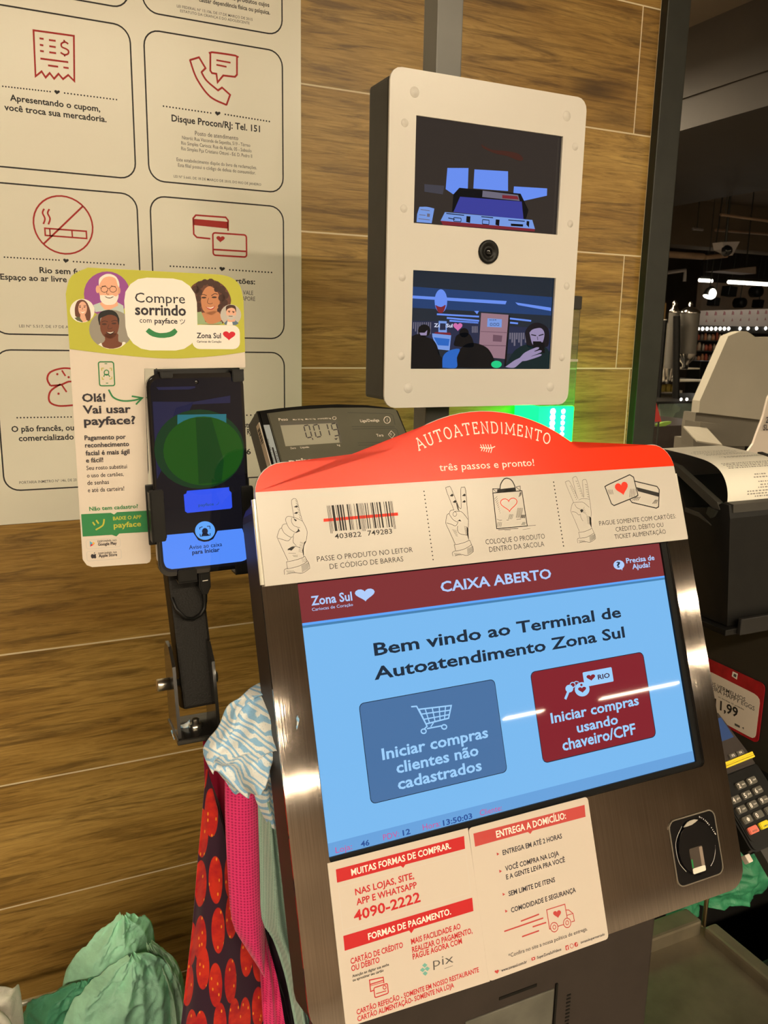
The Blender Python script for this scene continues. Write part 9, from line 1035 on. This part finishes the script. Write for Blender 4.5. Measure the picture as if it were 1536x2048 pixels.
dc = thing('dark_counter', 'dark counter front beyond the wall end', 'counter', (2.9, 2.95, 0)); MB().box(-.45, .30, 0, .40, 0, 1.115, .004).build('counter_body', darkbody, dc); MB().box(-.45, .85, .402, .7, 0, 1.075).build('counter_back', darkbody, dc)
gc = thing('glass_case', 'low glass case on the dark counter', 'display case', (3.34, 3.4, 1.075)); MB().box(-.13, .14, 0, .01, 0, .10).build('glass_front', mat('case_glass', (.5, .6, .5), .06, trans=.85, ior=1.1), gc); MB().box(-.13, .14, .2, .21, 0, .10).build('case_back', grain(mat('case_back', (.28, .34, .28), .5), .25, 9), gc); MB().box(-.14, .15, 0, .21, .10, .112).build('case_top', black_plastic, gc)
cw = thing('white_cloth', 'crumpled white cloth inside the low glass case', 'cloth', (3.33, 3.45, 1.08))
b_ = MB(); P = XZ('white_cloth'); b_.prism([(x-3.33, z-1.08) for x, z in P], 0, .05, .006); b_.build('cloth_heap', mat('white_cotton', (.74, .68, .56), .8), cw)
fl = thing('red_pennant', 'red triangular pennant hanging at the wall end', 'flag', (2.43, 2.6, 1.18)); slab_part('red_flag', .004, mat('pennant_red', (.50, .045, .04), .7), fl, 'pennant'); MB().tube([(.03, .003, 0), (.03, .003, -1.178)], .004).build('pennant_pole', darkmetal, fl)
gb = thing('green_wrapper', 'small lime green wrapper lying on the dark counter', 'wrapper', (2.78, 2.95, 1.115)); slab_part('green_bit', .02, mat('wrapper_green', (.20, .34, .05), .5), gb, 'wrapper')
# lit shelf wall at the back
pw = thing('price_banner', 'white shelf header with small pink marks above the lit goods', 'banner', (8.6, 8.0, 1.7)); slab_part('white_band', .04, mat('banner_white', (.74, .66, .62), .5), pw, 'banner_board')
b_ = MB()
for i in range(8):
    x = 8.20+i*.148; z = 1.835+.007*i
    b_.prism([(x-.02-8.6, z-1.7), (x+.02-8.6, z-1.7), (x+.016-8.6, z+.035-1.7), (x-.01-8.6, z+.05-1.7)], -.004, 0); b_.prism([(x-.014-8.6, z-.08-1.7), (x+.014-8.6, z-.08-1.7), (x-8.6, z-.045-1.7)], -.004, 0)
b_.build('banner_marks', mat('banner_pink', (.50, .22, .24), .6), pw)
gs = thing('goods_shelf', 'dark shelf unit full of small goods under the white banner', 'shelf', (8.6, 7.95, 0)); MB().box(-.70, .95, .20, .24, .6, 1.70).build('shelf_back', darkbody, gs)
for z in (1.27, 1.40, 1.53): MB().box(-.70, .95, -.06, .22, z-.012, z).build('shelf_board', charcoal, gs)
MB().box(-.70, .95, -.06, .24, 0, .6).build('shelf_base', darkbody, gs)
cols = [(.62, .50, .38), (.50, .12, .07), (.42, .36, .28), (.16, .13, .10), (.60, .28, .15), (.28, .24, .20), (.66, .58, .48)]; rnd = random.Random(9); first = None
for z in (1.27, 1.40, 1.53):
    x = 7.95
    while x < 8.72:
        wd = rnd.uniform(.035, .06); k = rnd.randrange(len(cols)); m = mat('goods_%d' % k, cols[k], .4)
        o = thing('jar', 'small jar standing on the dark goods shelf', 'jar', (x, 7.93, z), group='jars on the goods shelf'); h = rnd.uniform(.06, .105); r = wd*.42
        MB().lathe([(.0001, 0), (r, 0), (r, h*.72), (r*.6, h*.85), (r*.6, h), (.0001, h)], (0, 0, 0), 10).build('jar_body', m, o); x += wd+.012
dot = mat('shelf_led', (1, .9, .8), .4, emit=(1, .92, .82), strength=11)
lr = thing('led_strip', 'row of bright LED dots under the white banner', 'light strip', (8.6, 7.86, 1.68))
MB().box(-.70, .95, .02, .05, -.05, .03).build('strip_rail', charcoal, lr)
for i, x in enumerate([7.954+.0735*k for k in range(8)]+[8.665, 8.806, 8.957, 9.122]): MB().lathe([(.0001, -.014), (.012, -.012), (.021, 0)], (x-8.6, .019, -.014+.026*(x-7.954)), 10, 'y').build('led_dot', dot, lr)
for x in (3.338, 3.379):
    o = thing('spot_reflector', 'tiny bright lamp on the edge of the dark counter', 'lamp', (x, 3.38, 1.199), group='tiny counter lamps'); MB().lathe([(.0001, -.004), (.006, -.003), (.008, 0)], (0, 0, 0), 10, 'y').build('lamp_face', dot, o)
bw = thing('pale_bulkhead', 'pale lit bulkhead wall above the white banner', 'bulkhead', (10.4, 9.5, 1.9)); MB().box(-.8, 1.3, 0, .1, -.1, .48).build('bulkhead_face', grain(mat('pale_bulkhead', (.46, .37, .29), .7), .1, 3), bw); MB().box(-.8, 1.3, .02, .08, .48, 1.2).build('bulkhead_hanger', darkbody, bw)
# ceiling fittings in view
for k, y, x, z, lab in (('strip0', 8.5, 8.52, 2.285, 'short bright ceiling tube lamp beyond the wall end'), ('strip1', 7.5, 7.98, 2.19, 'long bright ceiling tube lamp at the right edge')):
    o = thing('tube_light', lab, 'ceiling light', (x, y, z), group='bright tube lamps'); ln = .225 if k == 'strip0' else 1.4
    MB().tube([(0, 0, .02), (ln, 0, .02)], .020, 10).build('tube', farlamp, o); MB().box(0, ln, -.02, .03, .042, .075).build('housing', charcoal, o); MB().tube([(ln*.5, 0, .07), (ln*.5, 0, .82)], .006).build('hanger', darkmetal, o)
o = thing('spotlight', 'tilted bright spotlight under the short tube lamp', 'spotlight', (6.667, 6.5, 1.985), rot=(0, math.radians(25), 0)); MB().lathe([(.0001, -.03), (.052, -.03), (.058, -.01), (.05, .04), (.02, .08), (.0001, .08)], (0, 0, 0), 16).build('spot_body', charcoal, o); MB().lathe([(.0001, -.034), (.050, -.032), (.05, -.026)], (0, -.0, 0), 16).build('spot_glow', farlamp, o); MB().lathe([(.0001, -.062), (.045, -.056), (.05, -.05)], (-.006, -.0, .0), 16, 'y').build('spot_face', farlamp, o); MB().tube([(0, .02, .05), (-.40, .02, 1.05)], .006).build('spot_rod', darkmetal, o)
for i, (x, y, z, w_, h, rnd_, lab) in enumerate(((9.15, 8.5, 2.19, .075, .065, 0, 'square black loudspeaker just under the long tube lamp'), (8.985, 8.6, 2.05, .05, .055, 0, 'black loudspeaker low at the left of the pale bulkhead'), (9.46, 8.6, 2.05, .07, .07, 1, 'round black loudspeaker on the pale bulkhead'), (9.75, 8.6, 2.21, .075, .05, 1, 'round black loudspeaker higher up at the right'), (9.83, 8.6, 2.05, .04, .055, 0, 'narrow black loudspeaker at the far right'))):
    o = thing('loudspeaker', lab, 'loudspeaker', (x, y, z), group='black loudspeakers', rot=(0, math.radians(6), 0))
    (MB().lathe([(.0001, -.02), (w_*.9, -.02), (w_, 0), (w_, .12), (.0001, .12)], (0, 0, 0), 18, 'y') if rnd_ else MB().box(-w_, w_, 0, .14, -h, h, .008)).build('speaker_body', black_plastic, o); MB().tube([(0, .06, h*.8), (0, .06, 3.1-z)], .006).build('speaker_hanger', darkmetal, o)
o = thing('dome_camera', 'white cornered dome camera hanging from the dark ceiling', 'camera', (5.30, 5.0, 2.22)); P = XZ('dome'); MB().prism([(x-5.30, z-2.22) for x, z in P], 0, .10, .004).build('camera_housing', mat('dome_white', (.40, .36, .34), .5), o); MB().lathe([(.0001, -.045), (.028, -.036), (.042, -.012), (.044, .01)], (-.035, .0, -.012), 16, 'y').build('camera_dome', glassy, o); MB().tube([(0, .05, .04), (0, .05, .86)], .01).build('camera_mount', darkmetal, o)
brownpipe = grain(mat('brown_pipe', (.30, .20, .13), .5), .15, 6); greypipe = grain(mat('grey_pipe', (.26, .24, .24), .4), .1, 6)
for name, lab, pts, r, m, y in (('ceiling_pipe', 'thick brown pipe crossing below the dark ceiling', [(5.50, 2.275), (6.032, 2.281)], .030, brownpipe, 6), ('ceiling_pipe', 'brown pipe rising to the right of the thick brown pipe', [(6.08, 2.277), (6.348, 2.309)], .022, brownpipe, 6.02), ('ceiling_pipe', 'grey elbow pipe below the brown pipes', [(5.50, 2.100), (5.830, 2.149), (5.835, 2.049)], .017, greypipe, 6), ('ceiling_pipe', 'thin brown conduit high under the dark ceiling', [(7.178, 2.694), (8.4, 2.71)], .014, brownpipe, 7), ('ceiling_pipe', 'short conduit left of the thin brown conduit', [(5.915, 2.521), (6.038, 2.523)], .012, greypipe, 6.04), ('ceiling_pipe', 'pale conduit nearest below the dark ceiling', [(5.167, 2.469), (5.70, 2.458)], .010, brownpipe, 5)):
    o = thing(name, lab, 'pipe', (pts[0][0], y, pts[0][1]), group='ceiling pipes'); MB().tube([(x-pts[0][0], 0, z-pts[0][1]) for x, z in pts], r, 10).build('pipe_run', m, o); MB().tube([(.05, 0, 0), (.05, 0, 3.1-pts[0][1])], .004).build('pipe_hanger', darkmetal, o)
o = thing('air_duct', 'tapered pale air duct to the right below the pipes', 'duct', (7.05, 6.5, 2.22)); MB().prism([(x-7.05, z-2.22) for x, z in XZ('duct')]+[(.50, .03), (.50, .08)], 0, .2) if False else MB().prism([(-.278, 0), (.245, -.005), (.234, .068)], 0, .2).build('duct_body', grain(mat('duct_metal', (.30, .24, .20), .5), .1, 5), o); MB().tube([(.2, .1, .05), (.2, .1, .88)], .006).build('duct_hanger', darkmetal, o)
for i, (y0, y1, z, c) in enumerate(((2.0, 2.2, 2.98, 0), (4.4, 4.7, 2.72, 1), (7.6, 7.9, 2.60, 0))):
    o = thing('ceiling_beam', ('nearest', 'middle', 'farthest')[i]+' dark beam crossing the ceiling beyond the wall end', 'beam', (2.4, y0, z), group='ceiling beams'); MB().box(-1, 11 if i else 1.0, 0, y1-y0, 0, 3.1-z).build('beam', ceil_m, o)
o = thing('wood_post', 'short tan wooden panel beside the wall end', 'panel', (4.665, 5.0, 0)); MB().box(-.035, .035, 0, .05, 0, 1.79).build('panel', mat('tan_wood', (.28, .17, .06), .6), o)
mb = thing('dark_cabinet', 'plain black cabinet behind the other checkout', 'cabinet', (7.27, 7.0, 0)); MB().box(-.12, .14, 0, .2, 0, 1.30, .01).build('block_body', black_plastic, mb)
